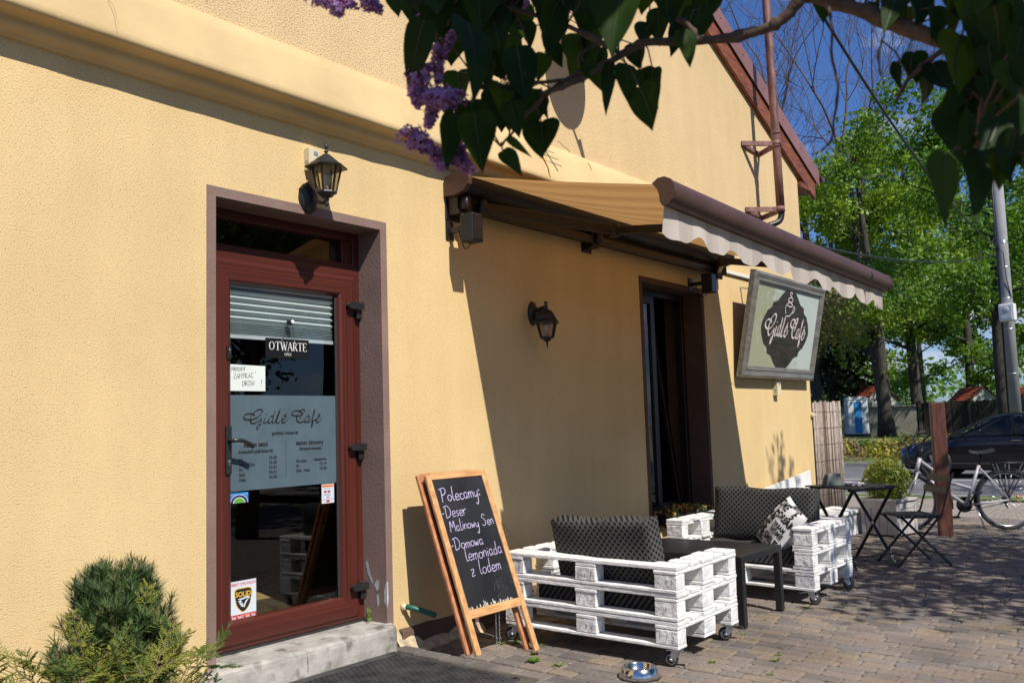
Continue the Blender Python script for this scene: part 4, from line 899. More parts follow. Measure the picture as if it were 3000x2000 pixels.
for sgn, x0 in ((1, AX0 + 0.22), (-1, AX1 - 0.22)):
    b = MB(); sh = Vector((x0, -0.15, 2.735)); el = Vector((x0 + sgn * 0.92, -0.62, 2.645)); bx = x0 + sgn * 0.78; tip = bar_c(bx) + Vector((0, 0.05, 0.0))
    b.bar(sh, el, 0.045, 0.07); b.bar(el, tip, 0.04, 0.055)
    b.cyl(sh + Vector((0, 0, -0.05)), sh + Vector((0, 0, 0.05)), 0.035, 12); b.cyl(el + Vector((0, 0, -0.05)), el + Vector((0, 0, 0.045)), 0.04, 12); b.build('folding_arm', [M_awn_shaded], aw, bevel=0.006)
b = MB(); nx_, ny_ = 48, 14; vs = []
for i in range(nx_ + 1):
    x = AX0 + 0.02 + (AX1 - AX0 - 0.04) * i / nx_; e = bar_c(x) + Vector((0, 0.03, 0.055))
    for j in range(ny_ + 1):
        t = j / ny_; a = Vector((x, -0.215, 2.90)); p_ = a.lerp(e, t)
        edge = 1 - min(1, min(i, nx_ - i) / 8)
        vs.append((p_.x, p_.y, p_.z - 0.035 * math.sin(math.pi * t) * (1 - 0.75 * edge)))
b.add(vs, [(i * (ny_ + 1) + j, (i + 1) * (ny_ + 1) + j, (i + 1) * (ny_ + 1) + j + 1, i * (ny_ + 1) + j + 1) for i in range(nx_) for j in range(ny_)], 0, True)
b.build('canvas', [M_canvas], aw)
b = MB(); prof_b = [(0.055, 0.055), (0.02, 0.078), (-0.02, 0.080), (-0.055, 0.062), (-0.075, 0.030), (-0.078, -0.010), (-0.062, -0.048), (-0.035, -0.070), (0.0, -0.075), (0.012, -0.05), (0.016, -0.01), (0.026, 0.02)]
n = len(prof_b); vs = []; N = 12
for i in range(N + 1):
    c_ = bar_c(AX0 + (AX1 - AX0) * i / N); vs += [(c_.x, c_.y + y, c_.z + z - 0.006 * math.sin(math.pi * i / N)) for y, z in prof_b]
b.add(vs, [(i * n + j, i * n + (j + 1) % n, (i + 1) * n + (j + 1) % n, (i + 1) * n + j) for i in range(N) for j in range(n)], 0, True)
fb_ = b.build('front_bar', [M_awn], aw)
for x, d in ((AX0 - 0.014, 0.014), (AX1, 0.014)):
    b = MB(); c_ = bar_c(x + 0.007); b.T = TW @ Matrix.Translation((c_.y, c_.z, 0)); b.prism([(y * 1.05, z * 1.05) for y, z in prof_b], x, x + d, 0, False); b.build('end_cap', [M_awn], fb_, bevel=0.004)
b = MB(); N = 360; vs = []
for i in range(N + 1):
    x = AX0 + 0.02 + (AX1 - AX0 - 0.04) * i / N; c_ = bar_c(x); ph_ = (x - AX0) / 0.475
    f = ph_ - math.floor(ph_)
    drop = 0.165 + 0.028 * math.sin(2 * math.pi * (f - 0.12)) * (1.0 if f > .05 else .9) + 0.010 * math.sin(4 * math.pi * f)
    for j in range(6):
        t = j / 5
        wv = (0.008 * math.sin(x * 9) + 0.009 * math.sin(2 * math.pi * ph_ * .5 + 1) + 0.006 * math.sin(x * 23)) * t
        vs.append((x, c_.y + 0.005 + wv, c_.z - 0.062 - drop * t))
b.add(vs, [(i * 6 + j, (i + 1) * 6 + j, (i + 1) * 6 + j + 1, i * 6 + j + 1) for i in range(N) for j in range(5)], 0, True)
b.build('valance', [M_valance], aw)
# ---------------------------------------------------------------- pallet sofas on castors
M_pal = mat('white_painted_pallet', (0.76, 0.76, 0.75), 0.6, var=0.12, vscale=7, bump=0.005, bscale=26, stretch=(1.5, 1.5, 7), col2=(0.86, 0.86, 0.85), spec=0.25)
M_palv = mat('white_painted_block', (0.74, 0.74, 0.73), 0.65, var=0.14, vscale=9, bump=0.009, bscale=30, col2=(0.86, 0.86, 0.85), spec=0.2)
for m_ in (M_pal, M_palv): clipmat(m_, (0.88, 0.86, 0.83), 19.0)
ln = 0.6; wd_ = 0.4
def pallet(z0, kind, seed):
    """one pallet, x = 0.8 deep, y = 1.2 long; kind 'base' is whole, 'ring' keeps the back strip and the two arms"""
    rr = random.Random(seed); b = MB(); t = 0.0215; hb = 0.082; arm = 0.155
    def bd(x0, x1, y0, y1, za, zb, mt=0):
        j = lambda: rr.uniform(-0.003, 0.003)
        b.box((x0 + j(), y0 + j(), za + 0.0008), (x1 + j(), y1 + j(), zb - 0.0008), mt, (rr.uniform(-.002, .002), rr.uniform(-.003, .003), rr.uniform(-.004, .004)))
    def run(x0, x1, za, zb, back):
        if kind == 'base' or back: bd(x0, x1, -ln, ln, za, zb)
        else: bd(x0, x1, -ln, -ln + arm + rr.uniform(-.01, .01), za, zb); bd(x0, x1, ln - arm + rr.uniform(-.01, .01), ln, za, zb)
    for x0, x1 in ((-.4, -.3), (-.0725, .0725), (.3, .4)): run(x0, x1, z0, z0 + t, x0 < -.29)
    for x0, x1 in ((-.4, -.3), (-.0725, .0725), (.3, .4)):
        for y0 in (-ln, -.0725, ln - .145):
            if kind == 'base' or x0 < -.29 or abs(y0) > .1: bd(x0 + .001, x1 - .001, y0 + .001, y0 + .144, z0 + t, z0 + t + hb, 1)
    for y0 in (-ln, -.0725, ln - .145):
        if kind == 'base' or abs(y0) > .1: bd(-.4, .4, y0, y0 + .145, z0 + t + hb, z0 + 2 * t + hb)
        else: bd(-.4, -.3, y0, y0 + .145, z0 + t + hb, z0 + 2 * t + hb)
    for x0, x1 in ((-.4, -.255), (-.21, -.11), (-.0725, .0725), (.11, .21), (.255, .4)): run(x0, x1, z0 + 2 * t + hb, z0 + .1495, x0 < -.39)
    for x0 in (-.36, -.30, -.03, .03, .30, .36):                 # nail heads
        for y0 in (-ln + .04, -ln + .105, -.03, .03, ln - .105, ln - .04):
            if kind == 'base' or x0 < -.29 or abs(y0) > .4: b.add([(x0 + .0045 * math.cos(a), y0 + rr.uniform(-.006, .006) + .0045 * math.sin(a), z0 + .1502) for a in [2 * math.pi * i / 6 for i in range(6)]], [tuple(range(6))], 2, False)
    for y0 in (-ln, -.0725, ln - .145):
        for k in range(3): b.add([(-.4012 - .001, y0 + .03 + .043 * k + .004 * math.cos(a), z0 + .035 + rr.uniform(0, .05) + .004 * math.sin(a)) for a in [2 * math.pi * i / 6 for i in range(6)]], [tuple(range(6))], 2, False)
    return b
def make_sofa(label):
    root = thing('pallet_sofa', label, 'sofa', (0, 0, 0), 'white pallet sofas on castors')
    for i, k in enumerate(('base', 'ring', 'ring')): pallet(0.100 + 0.150 * i, k, 11 + i).build('pallet', [M_pal, M_palv, M_gray], root, bevel=0.004, world=False)
    for k, (x, y) in enumerate(((-.355, -.555), (.355, -.555), (-.355, .555), (.355, .555))):
        a = (1.95, 2.3, 2.25, 1.9)[k]; T = Matrix.Translation((x, y, 0)) @ Matrix.Rotation(a, 4, 'Z')
        f = MB(); f.T = T
        f.box((-.045, -.04, .094), (.045, .04, .099)); f.cyl((0, 0, .08), (0, 0, .095), .026, 14)
        for s_ in (-1, 1): f.add([(-.022, s_ * .019, .085), (.022, s_ * .019, .085), (.034, s_ * .019, .036), (.016, s_ * .019, .030), (-.02, s_ * .017, .062)], [(0, 1, 2, 3, 4)], 0, False)
        f.cyl((.025, -.026, .040), (.025, .026, .040), .007, 10)
        f.add([(-.02, -.016, .086), (-.02, .016, .086), (-.085, .020, .078), (-.085, -.020, .078), (-.09, -.020, .066), (-.09, .020, .066)], [(0, 1, 2, 3), (3, 2, 5, 4)], 0, False)
        fo = f.build('castor', [M_zinc], root, world=False)
        w_ = MB(); w_.T = T
        w_.lathe([(.022, -.013), (.034, -.013), (.040, -.008), (.0405, 0), (.040, .008), (.034, .013), (.022, .013)], (.025, 0, .040), (0, 1, 0), 22, 0)
        w_.lathe([(0, -.0145), (.010, -.0145), (.012, -.011), (.020, -.011), (.026, -.014), (.028, -.012), (.028, .012), (.026, .014), (.020, .011), (.012, .011), (.010, .0145), (0, .0145)], (.025, 0, .040), (0, 1, 0), 20, 1)
        w_.build('wheel', [M_rubber, M_zinc], fo, world=False)
    return root
sofa = make_sofa('white pallet sofa nearest the dog bowl, its slatted back towards us')
S1 = (4.905, -0.935); sofa.location = (S1[0], S1[1], gz(S1[1])); sofa.rotation_euler = (0.016, 0, R_(1.0))
sofa2 = copy_tree(sofa); sofa2['label'] = 'white pallet sofa beyond the black coffee table, facing us with dappled arm'
S2 = (6.915, -0.985); sofa2.location = (S2[0], S2[1], gz(S2[1])); sofa2.rotation_euler = (-0.016, 0, R_(179.0))

def flower_mat():
    m = bpy.data.materials.new('black_floral_fabric'); m.use_nodes = True
    n, l, b = nodes_of(m); b.inputs['Roughness'].default_value = 0.85; b.inputs['Specular IOR Level'].default_value = 0.2
    tc = n.new('ShaderNodeTexCoord'); sp = n.new('ShaderNodeSeparateXYZ'); l.new(tc.outputs['Object'], sp.inputs['Vector'])
    def mth(op, a, b_=None, c_=None):
        q = n.new('ShaderNodeMath'); q.operation = op
        for i, v in enumerate((a, b_, c_)):
            if v is None: continue
            if isinstance(v, (int, float)): q.inputs[i].default_value = v
            else: l.new(v, q.inputs[i])
        return q.outputs[0]
    u = mth('MULTIPLY_ADD', sp.outputs['Y'], 0.8, sp.outputs['X']); p = 1 / 0.040
    fa = mth('SUBTRACT', mth('FRACT', mth('MULTIPLY', mth('ADD', u, sp.outputs['Z']), p)), 0.5)
    fb2 = mth('SUBTRACT', mth('FRACT', mth('MULTIPLY', mth('SUBTRACT', u, sp.outputs['Z']), p)), 0.5)
    r = mth('SQRT', mth('ADD', mth('MULTIPLY', fa, fa), mth('MULTIPLY', fb2, fb2)))
    th_ = mth('ARCTAN2', fa, fb2); ed = mth('MULTIPLY_ADD', mth('COSINE', mth('MULTIPLY', th_, 5.0)), 0.07, 0.335)
    fl = mth('LESS_THAN', r, ed); ce = mth('LESS_THAN', r, 0.075)
    ln_ = mth('LESS_THAN', mth('MINIMUM', mth('ABSOLUTE', mth('SUBTRACT', mth('ABSOLUTE', fa), 0.5)), mth('ABSOLUTE', mth('SUBTRACT', mth('ABSOLUTE', fb2), 0.5))), 0.10)
    k = mth('SUBTRACT', mth('ADD', mth('SUBTRACT', 1.0, fl), mth('MULTIPLY', ce, 0.5)), mth('MULTIPLY', mth('SUBTRACT', 1.0, ln_), 0.35))
    ns = n.new('ShaderNodeTexNoise'); ns.inputs['Scale'].default_value = 700; ns.inputs['Detail'].default_value = 2; l.new(tc.outputs['Object'], ns.inputs['Vector'])
    k2 = mth('MULTIPLY', k, mth('MULTIPLY_ADD', ns.outputs['Fac'], 1.0, 0.4))
    mx = n.new('ShaderNodeMix'); mx.data_type = 'RGBA'; l.new(k2, mx.inputs['Factor']); mx.inputs['A'].default_value = (0.006, 0.006, 0.007, 1); mx.inputs['B'].default_value = (0.085, 0.085, 0.082, 1)
    l.new(mx.outputs['Result'], b.inputs['Base Color'])
    return m
M_floral = flower_mat()
def cushion(label, w, h, t, loc, rot, seed, puff=0.018):
    rr = random.Random(seed); b = MB(); nx_, nz_ = 14, 10
    for sgn in (-1, 1):
        vs = []
        for i in range(nx_ + 1):
            for j in range(nz_ + 1):
                u, v = i / nx_, j / nz_; e = min(1, 6 * min(u, 1 - u, v, 1 - v)); e = math.sqrt(max(0, 1 - (1 - e) ** 2))
                vs.append(((u - .5) * w * (1 - .012 * (1 - e)), sgn * (t / 2 * (0.86 + 0.14 * e) + puff * math.sin(math.pi * u) * math.sin(math.pi * v) + (.010 * math.sin(u * 7 + seed) * math.sin(v * 5 + seed * 2) + .006 * math.sin(u * 17 + v * 9 + seed)) * e + rr.uniform(-.001, .001)), v * h - (.010 * math.sin(math.pi * (u * .9 + .05)) + .006 * math.sin(u * 11 + seed)) * v * v))
        f = [(i * (nz_ + 1) + j, (i + 1) * (nz_ + 1) + j, (i + 1) * (nz_ + 1) + j + 1, i * (nz_ + 1) + j + 1) for i in range(nx_) for j in range(nz_)]
        b.add(vs, f if sgn < 0 else [q[::-1] for q in f], 0, True)
        if sgn < 0: first = vs
    n1 = (nx_ + 1) * (nz_ + 1)
    rim = [i * (nz_ + 1) for i in range(nx_ + 1)] + [nx_ * (nz_ + 1) + j for j in range(1, nz_ + 1)] + [i * (nz_ + 1) + nz_ for i in range(nx_ - 1, -1, -1)] + [j for j in range(nz_ - 1, 0, -1)]
    for i in range(len(rim)):
        a, c_ = rim[i], rim[(i + 1) % len(rim)]; b.f.append([a, a + n1, c_ + n1, c_]); b.m.append(0); b.s.append(False)
    loop = [Vector(b.v[i]) for i in rim]
    o = b.build('cushion', [M_floral]); o.location = loc; o.rotation_euler = rot
    sm = MB(); sm.tube([(p.x * 1.002, p.y, p.z) for p in loop], 0.0035, 5, 0, closed=True); sm.build('piping', [M_ink], o)
    return tag(o, label, 'cushion', 'black floral sofa cushions')
zs = gz(-0.95)
cushion('black floral back cushion slumped in the nearest white pallet sofa', 0.72, 0.44, 0.13, (4.715, -1.02, zs + 0.345), (R_(-10), R_(2.5), R_(87)), 1)
cushion('black floral seat cushion lying flat in the nearest white pallet sofa', 0.86, 0.64, 0.10, (4.63, -0.935, zs + 0.305), (R_(90), 0, R_(90)), 2, 0.008)
cushion('tall black floral back cushion in the far sofa, upright in dappled sun', 0.86, 0.43, 0.12, (7.08, -0.985, zs + 0.355), (R_(7), R_(-0.5), R_(90)), 3)
cushion('black floral seat cushion lying flat in the far sofa under the pillow', 0.86, 0.64, 0.10, (6.56, -0.985, zs + 0.305), (R_(90), 0, R_(90)), 4, 0.008)

# printed pillow
M_pill = mat('pillow_cotton', (0.60, 0.60, 0.60), 0.9, var=0.05)
pi_ = MB(); PS = 0.42
def ph(x, y):
    u, v = max(-1, min(1, x / PS * 2)), max(-1, min(1, y / PS * 2)); return 0.085 * ((1 - u * u) * (1 - v * v)) ** 0.45 + 0.006 * math.sin(x * 30) * math.sin(y * 26 + 1) * (1 - u * u) * (1 - v * v)
G_ = 22
for sgn in (1, -1):
    vs = []
    for i in range(G_ + 1):
        for j in range(G_ + 1):
            x, y = (i / G_ - .5) * PS, (j / G_ - .5) * PS; k = 1 - 0.05 * (1 - (2 * x / PS) ** 2) * (abs(2 * y / PS) ** 4) ; k2_ = 1 - 0.05 * (1 - (2 * y / PS) ** 2) * (abs(2 * x / PS) ** 4)
            vs.append((x * k2_, y * k, sgn * ph(x, y)))
    f = [(i * (G_ + 1) + j, (i + 1) * (G_ + 1) + j, (i + 1) * (G_ + 1) + j + 1, i * (G_ + 1) + j + 1) for i in range(G_) for j in range(G_)]
    pi_.add(vs, f if sgn > 0 else [q[::-1] for q in f], 0, True)
def ptext(body, size, cx_, cy_, rotd, bold):
    t = MB(); t.text(body, size, 1, 'CENTER', bold); c_, s_ = math.cos(R_(rotd)), math.sin(R_(rotd))
    vs = [(x * c_ - y * s_ + cx_, x * s_ + y * c_ + cy_) for x, y, z in t.v]
    if any(abs(a) > PS * .49 or abs(b_) > PS * .49 for a, b_ in vs): vs = [(max(-.213, min(.213, a)), max(-.213, min(.213, b_))) for a, b_ in vs]
    pi_.add([(a, b_, ph(a, b_) + 0.0025) for a, b_ in vs], t.f, 1, False)
for a in (('HOME', .085, -.10, .125, 0, .003), ('DREAM', .070, .10, .06, 0, .003), ('HAPPY', .050, .145, .14, 90, .002), ('SWEET', .095, -.02, -.03, 90, .004), ('SMILE', .060, -.13, .02, 0, .002), ('HAPPY', .045, -.12, -.05, 0, .0015), ('LOVE', .085, -.13, -.13, 0, .003), ('DREAM', .045, .10, .0, 0, .0015), ('HOME', .055, .11, -.05, 0, .002), ('SMILE', .075, .09, -.13, 0, .003), ('SWEET', .036, .09, -.18, 0, .001), ('LOVE', .036, -.13, -.185, 0, .001), ('HAPPY', .036, .05, .185, 0, .001)): ptext(*a)
po = pi_.build('pillow', [M_pill, M_ink]); pn_ = Vector((-.66, .50, .56)).normalized(); px0 = Vector((0, 0, 1)).cross(pn_).normalized(); po.location = (6.80, -1.235, zs + 0.50); po.rotation_euler = (Matrix((px0, pn_.cross(px0), pn_)).transposed() @ Matrix.Rotation(R_(-24), 3, 'Z')).to_euler()
tag(po, 'white pillow printed with black words in the far sofa corner', 'pillow')

# ---------------------------------------------------------------- coffee table
M_tab = mat('black_table_paint', (0.014, 0.014, 0.016), 0.38, var=0.1, vscale=8)
ct = thing('coffee_table', 'low black metal coffee table between the two pallet sofas', 'table', (5.9, -1.0, gz(-1.0)))
X0, X1, Y0, Y1, HT = 5.575, 6.245, -1.455, -0.52, 0.452
b = MB()
for i in range(8):
    xa = X0 + 0.052 + i * (X1 - X0 - 0.104) / 8; b.box((xa, Y0 + .05, gz(-1) + HT - .018), (xa + (X1 - X0 - .104) / 8 - .004, Y1 - .05, gz(-1) + HT - .002))
b.build('slatted_top', [M_tab], ct, bevel=0.002)
b = MB(); za, zb = gz(-1) + HT - .045, gz(-1) + HT
b.box((X0, Y0, za), (X1, Y0 + .05, zb)); b.box((X0, Y1 - .05, za), (X1, Y1, zb)); b.box((X0, Y0 + .05, za), (X0 + .05, Y1 - .05, zb)); b.box((X1 - .05, Y0 + .05, za), (X1, Y1 - .05, zb)); b.build('apron', [M_tab], ct, bevel=0.003)
for x in (X0, X1 - .05):
    for y in (Y0, Y1 - .05):
        b = MB(); b.box((x + .001, y + .001, gz(y) + .012), (x + .049, y + .049, za)); b.box((x + .004, y + .004, gz(y)), (x + .046, y + .046, gz(y) + .012)); b.build('leg', [M_tab], ct, bevel=0.003)

# ---------------------------------------------------------------- dog bowl
dg = thing('dog_bowl', 'shiny steel dog bowl on the paving', 'bowl', (4.275, -1.43, gz(-1.43)))
b = MB(); z = gz(-1.43)
b.lathe([(.103, .006), (.108, .006), (.110, .010), (.088, .056), (.084, .060), (.080, .060), (.076, .054), (.072, .030), (.060, .018), (0, .016)], (4.275, -1.43, z), seg=48); b.build('bowl', [M_steel], dg)
b = MB(); b.lathe([(.100, 0), (.112, 0), (.113, .005), (.109, .0085), (.100, .008)], (4.275, -1.43, z), seg=48); b.build('rubber_ring', [M_rubber], dg)

# ---------------------------------------------------------------- A-frame chalkboard
M_pine = mat('pine_rail', (0.55, 0.28, 0.11), 0.45, var=0.18, vscale=5, stretch=(12, 12, 1.3), col2=(0.68, 0.38, 0.17))
M_pine_h = mat('pine_crossrail', (0.55, 0.28, 0.11), 0.45, var=0.18, vscale=5, stretch=(1.3, 12, 12), col2=(0.68, 0.38, 0.17))
M_chalkb = mat('blackboard', (0.010, 0.011, 0.013), 0.5, var=0.3, vscale=4, col2=(0.020, 0.021, 0.024))
M_chalk = mat('violet_chalk', (0.50, 0.44, 0.66), 0.9, var=0.2, vscale=60); M_flake = mat('white_flaking', (0.6, 0.58, 0.53), 0.9, var=0.1)
cb = thing('chalkboard', 'black A-frame chalkboard with a pine frame and handwritten menu', 'chalkboard', (4.15, -0.6, gz(-.65)))
al_, tl_ = R_(-1.1), R_(20.5); A_ = Vector((math.cos(al_), math.sin(al_), 0)); N_ = Vector((-math.sin(al_), math.cos(al_), 0)); B_ = Vector((0, 0, math.cos(tl_))) + N_ * math.sin(tl_)
Of = Vector((4.430, -0.655, gz(-.655))) - A_ * 0.535
def frame_board(O, name, first, rails):
    T = plane_T(O, A_, B_); b = MB(); b.T = T; th_ = 0.021; W = 0.535; H = 1.147; rw = 0.042
    lf = 0.075                                                    # the left foot stands on the raised platform
    b.box((0, lf, -th_), (rw, H - .01, 0), 0); b.box((W - rw, 0, -th_), (W, H - .01, 0), 0)
    b.box((rw, H - rw, -th_ + .001), (W - rw, H - .002, -.001), 1); b.box((rw, .275, -th_ + .001), (W - rw, .325, -.001), 1)
    fo = b.build(name, rails, cb, bevel=0.004, seg=2)
    p = MB(); p.T = T; p.box((rw - .003, .323, -th_ + .004), (W - rw + .003, H - rw + .003, -.007)); pn = p.build('panel', [M_chalkb], fo)
    return T, fo
Tf, fr_front = frame_board(Of, 'front_frame', True, [M_pine, M_pine_h])
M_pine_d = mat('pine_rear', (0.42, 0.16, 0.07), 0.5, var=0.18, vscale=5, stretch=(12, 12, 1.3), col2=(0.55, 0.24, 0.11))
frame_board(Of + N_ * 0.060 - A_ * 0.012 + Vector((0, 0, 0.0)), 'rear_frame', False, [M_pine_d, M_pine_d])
t = MB(); t.T = Tf; rr = random.Random(21); zt = -0.006
def line(s_, x, y, sz, w=.0042, slope=.03, sy=.84):
    sub_ = MB(); hand(sub_, s_, 0, 0, sz, w, rr, 0, 0, slope)
    t.add([(x + a, y + b_ * sy, zt) for a, b_, c_ in sub_.v], sub_.f, 0, False)
line('Polecamy:', .085, .965, .104, .0052); line('-Deser', .048, .868, .092); line('Malinowy Sen', .082, .782, .085); line('-Domowa', .048, .672, .092); line('lemoniada', .140, .598, .103); line('z lodem', .150, .505, .104)
for i in range(34):
    x = rr.uniform(.05, .44); y = .327; h_ = rr.uniform(.004, .020) * (2.0 if .17 < x < .30 else 1.0); w2 = rr.uniform(.002, .007) * (1.6 if .2 < x < .28 else 1)
    t.add([(x - w2, y, zt), (x + w2, y, zt), (x + w2 * .4, y + h_ * .7, zt), (x - rr.uniform(0, w2), y + h_, zt)], [(0, 1, 2, 3)], 1, False)
for i in range(26):
    x = rr.gauss(.38, .05); y = rr.gauss(.40, .035)
    if .05 < x < .48 and .33 < y < .5: t.ribbon([(x, y), (x + rr.uniform(-.012, .012), y + rr.uniform(.004, .014))], .0011, 2, zt)
t.build('chalk_writing', [M_chalk, M_flake, M_gray], fr_front)
b = MB()
for x_ in (.245, .275):
    p0 = Tf @ Vector((x_ + .04, .272, -.012)); 
    for k in range(17):
        z = p0.z - .012 - k * .0145
        if z < gz(p0.y) + .01: break
        b.tube([(p0.x + (.004 if k % 2 else 0) * math.cos(a) + (0 if k % 2 else .0), p0.y + .02 + (0 if k % 2 else .004) * math.cos(a) * 1.0, z + .008 * math.sin(a)) for a in [2 * math.pi * i / 8 for i in range(8)]], .0012, 4, 0, closed=True)
b.build('chain', [M_zinc], cb)

# ---------------------------------------------------------------- folding table and chair
M_slat = mat('dark_slat', (0.026, 0.025, 0.022), 0.55, var=0.25, vscale=6, stretch=(8, 1, 8), col2=(0.060, 0.056, 0.048)); M_fold = mat('black_folding_steel', (0.012, 0.012, 0.013), 0.4)
def rot2(x, y, a): return x * math.cos(a) - y * math.sin(a), x * math.sin(a) + y * math.cos(a)
ft = thing('folding_table', 'square black folding cafe table with slatted top and crossed legs', 'table', (8.45, -1.27, gz(-1.27)))
TC, TA, tz = (8.46, -1.25), R_(63), gz(-1.27) + 0.70
def tp(x, y, z): a, b_ = rot2(x, y, TA); return (TC[0] + a, TC[1] + b_, z)
b = MB(); b.T = Matrix.Translation((*TC, tz)) @ Matrix.Rotation(TA, 4, 'Z')
for i in range(7): b.box((-.29, -.29 + i * .0838, 0), (.29, -.29 + i * .0838 + .074, .013))
b.build('slatted_top', [M_slat], ft, bevel=0.002)
b = MB(); b.T = Matrix.Translation((*TC, tz)) @ Matrix.Rotation(TA, 4, 'Z')
for x in (-.235, .235): b.box((x - .012, -.27, -.022), (x + .012, .27, -.001))
b.build('top_rail', [M_fold], ft)
for s_ in (-1, 1):
    for y_ in (-.235, .235):
        q = MB(); o_ = .014 if s_ > 0 else -.014; q.bar(tp(s_ * .235, y_ + o_, tz - .012), tp(-s_ * .26, y_ + o_, gz(TC[1]) + .004), .026, .014, (0.7, 0.7, 0)); q.build('leg', [M_fold], ft)
    q = MB(); q.bar(tp(-s_ * .20, -.235, gz(TC[1]) + .10), tp(-s_ * .20, .235, gz(TC[1]) + .10), .02, .012); q.build('crossbar', [M_fold], ft)
fc = thing('folding_chair', 'black folding slatted chair beside the wooden post', 'chair', (8.78, -1.66, gz(-1.66)))
CCx, CCy, CA = 8.76, -1.66, R_(-48); zc = gz(CCy)
def cp(x, y, z): a, b_ = rot2(x, y, CA); return (CCx + a, CCy + b_, zc + z)
for y_ in (-.19, .19):
    q = MB(); i_ = .012 if y_ > 0 else -.012
    q.bar(cp(-.24, y_, .004), cp(.20, y_, .46), .024, .012, (0, 1, 0)); q.bar(cp(.20, y_, .46), cp(.33, y_, .82), .024, .012, (0, 1, 0)); q.build('back_leg', [M_fold], fc)
    q = MB(); q.bar(cp(.26, y_ - i_, .004), cp(-.17, y_ - i_, .44), .024, .012, (0, 1, 0)); q.build('front_leg', [M_fold], fc)
    q = MB(); q.bar(cp(-.20, y_ - i_ * 2, .435), cp(.20, y_ - i_ * 2, .425), .02, .014, (0, 0, 1)); q.build('seat_rail', [M_fold], fc)
for x_ in (-.17, .20): q = MB(); q.bar(cp(x_, -.18, .10), cp(x_, .18, .10), .012, .012); q.build('stretcher', [M_fold], fc)
b = MB()
for i in range(6): x_ = -.215 + i * .072; b.bar(cp(x_ + .03, -.20, .452 - i * .002), cp(x_ + .03, .20, .452 - i * .002), .058, .012)
b.build('seat', [M_slat], fc, bevel=0.002)
for z_ in (.66, .765): b = MB(); k = .20 + (z_ - .46) * .36; b.bar(cp(k - .012, -.20, z_), cp(k - .012, .20, z_), .012, .062); b.build('back_slat', [M_slat], fc, bevel=0.002)
# things on the folding table
M_dgrey = mat('greenish_grey_plastic', (0.13, 0.145, 0.13), 0.45, var=0.05)
nb_ = MB(); ox, oy = tp(.02, .20, 0)[:2]; oz = tz + .0135
bs = [(-.095, -.05), (.095, -.05), (.095, .05), (-.095, .05)]; a_ = R_(-40)
lo = [(ox + rot2(x, y, a_)[0], oy + rot2(x, y, a_)[1], oz) for x, y in bs]; hi = [(ox + rot2(x * .62, y * .7, a_)[0], oy + rot2(x * .62, y * .7, a_)[1], oz + .115) for x, y in bs]
nb_.add(lo + hi, [(3, 2, 1, 0), (4, 5, 6, 7), (0, 1, 5, 4), (1, 2, 6, 5), (2, 3, 7, 6), (3, 0, 4, 7)], 0, False)
tag(nb_.build('napkin_holder', [M_dgrey], bevel=0.012, seg=3), 'tapered grey green box standing on the folding table', 'box')
nk = MB(); rr = random.Random(31); ox, oy = tp(-.02, .0, 0)[:2]
for k in range(3):
    g8 = 12; vs = []
    for i in range(g8 + 1):
        for j in range(g8 + 1): vs.append((ox + (i / g8 - .5) * .20 + k * .02 - .02, oy + (j / g8 - .5) * .15 + k * .03 - .03, tz + .018 + k * .005 + rr.uniform(0, .012)))
    nk.add(vs, [(i * (g8 + 1) + j, (i + 1) * (g8 + 1) + j, (i + 1) * (g8 + 1) + j + 1, i * (g8 + 1) + j + 1) for i in range(g8) for j in range(g8)], 0, True)
tag(nk.build('crumpled_cloth', [mat('pale_lace', (0.52, 0.50, 0.56), 0.9, var=0.1)]), 'crumpled pale cloth lying on the folding table', 'cloth')

# ---------------------------------------------------------------- door mat on the raised platform
M_matr = mat('rubber_mat', (0.030, 0.031, 0.033), 0.6, var=0.25, vscale=12, col2=(0.055, 0.056, 0.058))
MXA, MXB, MYA, MYB = 2.70, 3.745, -1.045, -0.118; mz0, mz1 = -0.030, -0.017
b = MB(); pitch = 0.0345; rows = int((MYB - MYA - .07) / (pitch * .87)); cols = int((MXB - MXA - .07) / pitch)
def mzz(y): return mz1 + 0.018 * (y + .1)
def hexcell(cx_, cy_):
    R1, r1, d_ = pitch / math.sqrt(3), 0.0132, 0.008; vs = []
    for k in range(12):
        a = math.pi / 6 * k; rr1 = R1 if k % 2 else R1 * math.cos(math.pi / 6)
        a2 = a
        vs.append((cx_ + rr1 * math.cos(a2), cy_ + rr1 * math.sin(a2), mzz(cy_)))
    for k in range(12): a = math.pi / 6 * k; vs.append((cx_ + r1 * math.cos(a), cy_ + r1 * math.sin(a), mzz(cy_) + .0008))
    for k in range(12): a = math.pi / 6 * k; vs.append((cx_ + r1 * math.cos(a), cy_ + r1 * math.sin(a), mzz(cy_) - d_))
    fs = [(k, (k + 1) % 12, 12 + (k + 1) % 12, 12 + k) for k in range(12)] + [(12 + k, 12 + (k + 1) % 12, 24 + (k + 1) % 12, 24 + k) for k in range(12)] + [tuple(24 + k for k in range(12))]
    b.add(vs, fs, 0, False)
xa, ya = MXA + .04, MYA + .04
for i in range(rows):
    for j in range(cols): hexcell(xa + (j + (.5 if i % 2 else 0)) * pitch, ya + i * pitch * .866)
xl, xr, yl, yr = MXA, MXB, MYA, MYB; ix0, ix1, iy0, iy1 = xa - pitch * .30, xa + (cols - .05) * pitch, ya - pitch * .35, ya + (rows - 1) * pitch * .866 + pitch * .35
def mq(x0, y0, x1, y1): b.add([(x0, y0, mzz(y0) - .0006), (x1, y0, mzz(y0) - .0006), (x1, y1, mzz(y1) - .0006), (x0, y1, mzz(y1) - .0006)], [(0, 1, 2, 3)], 0, False)
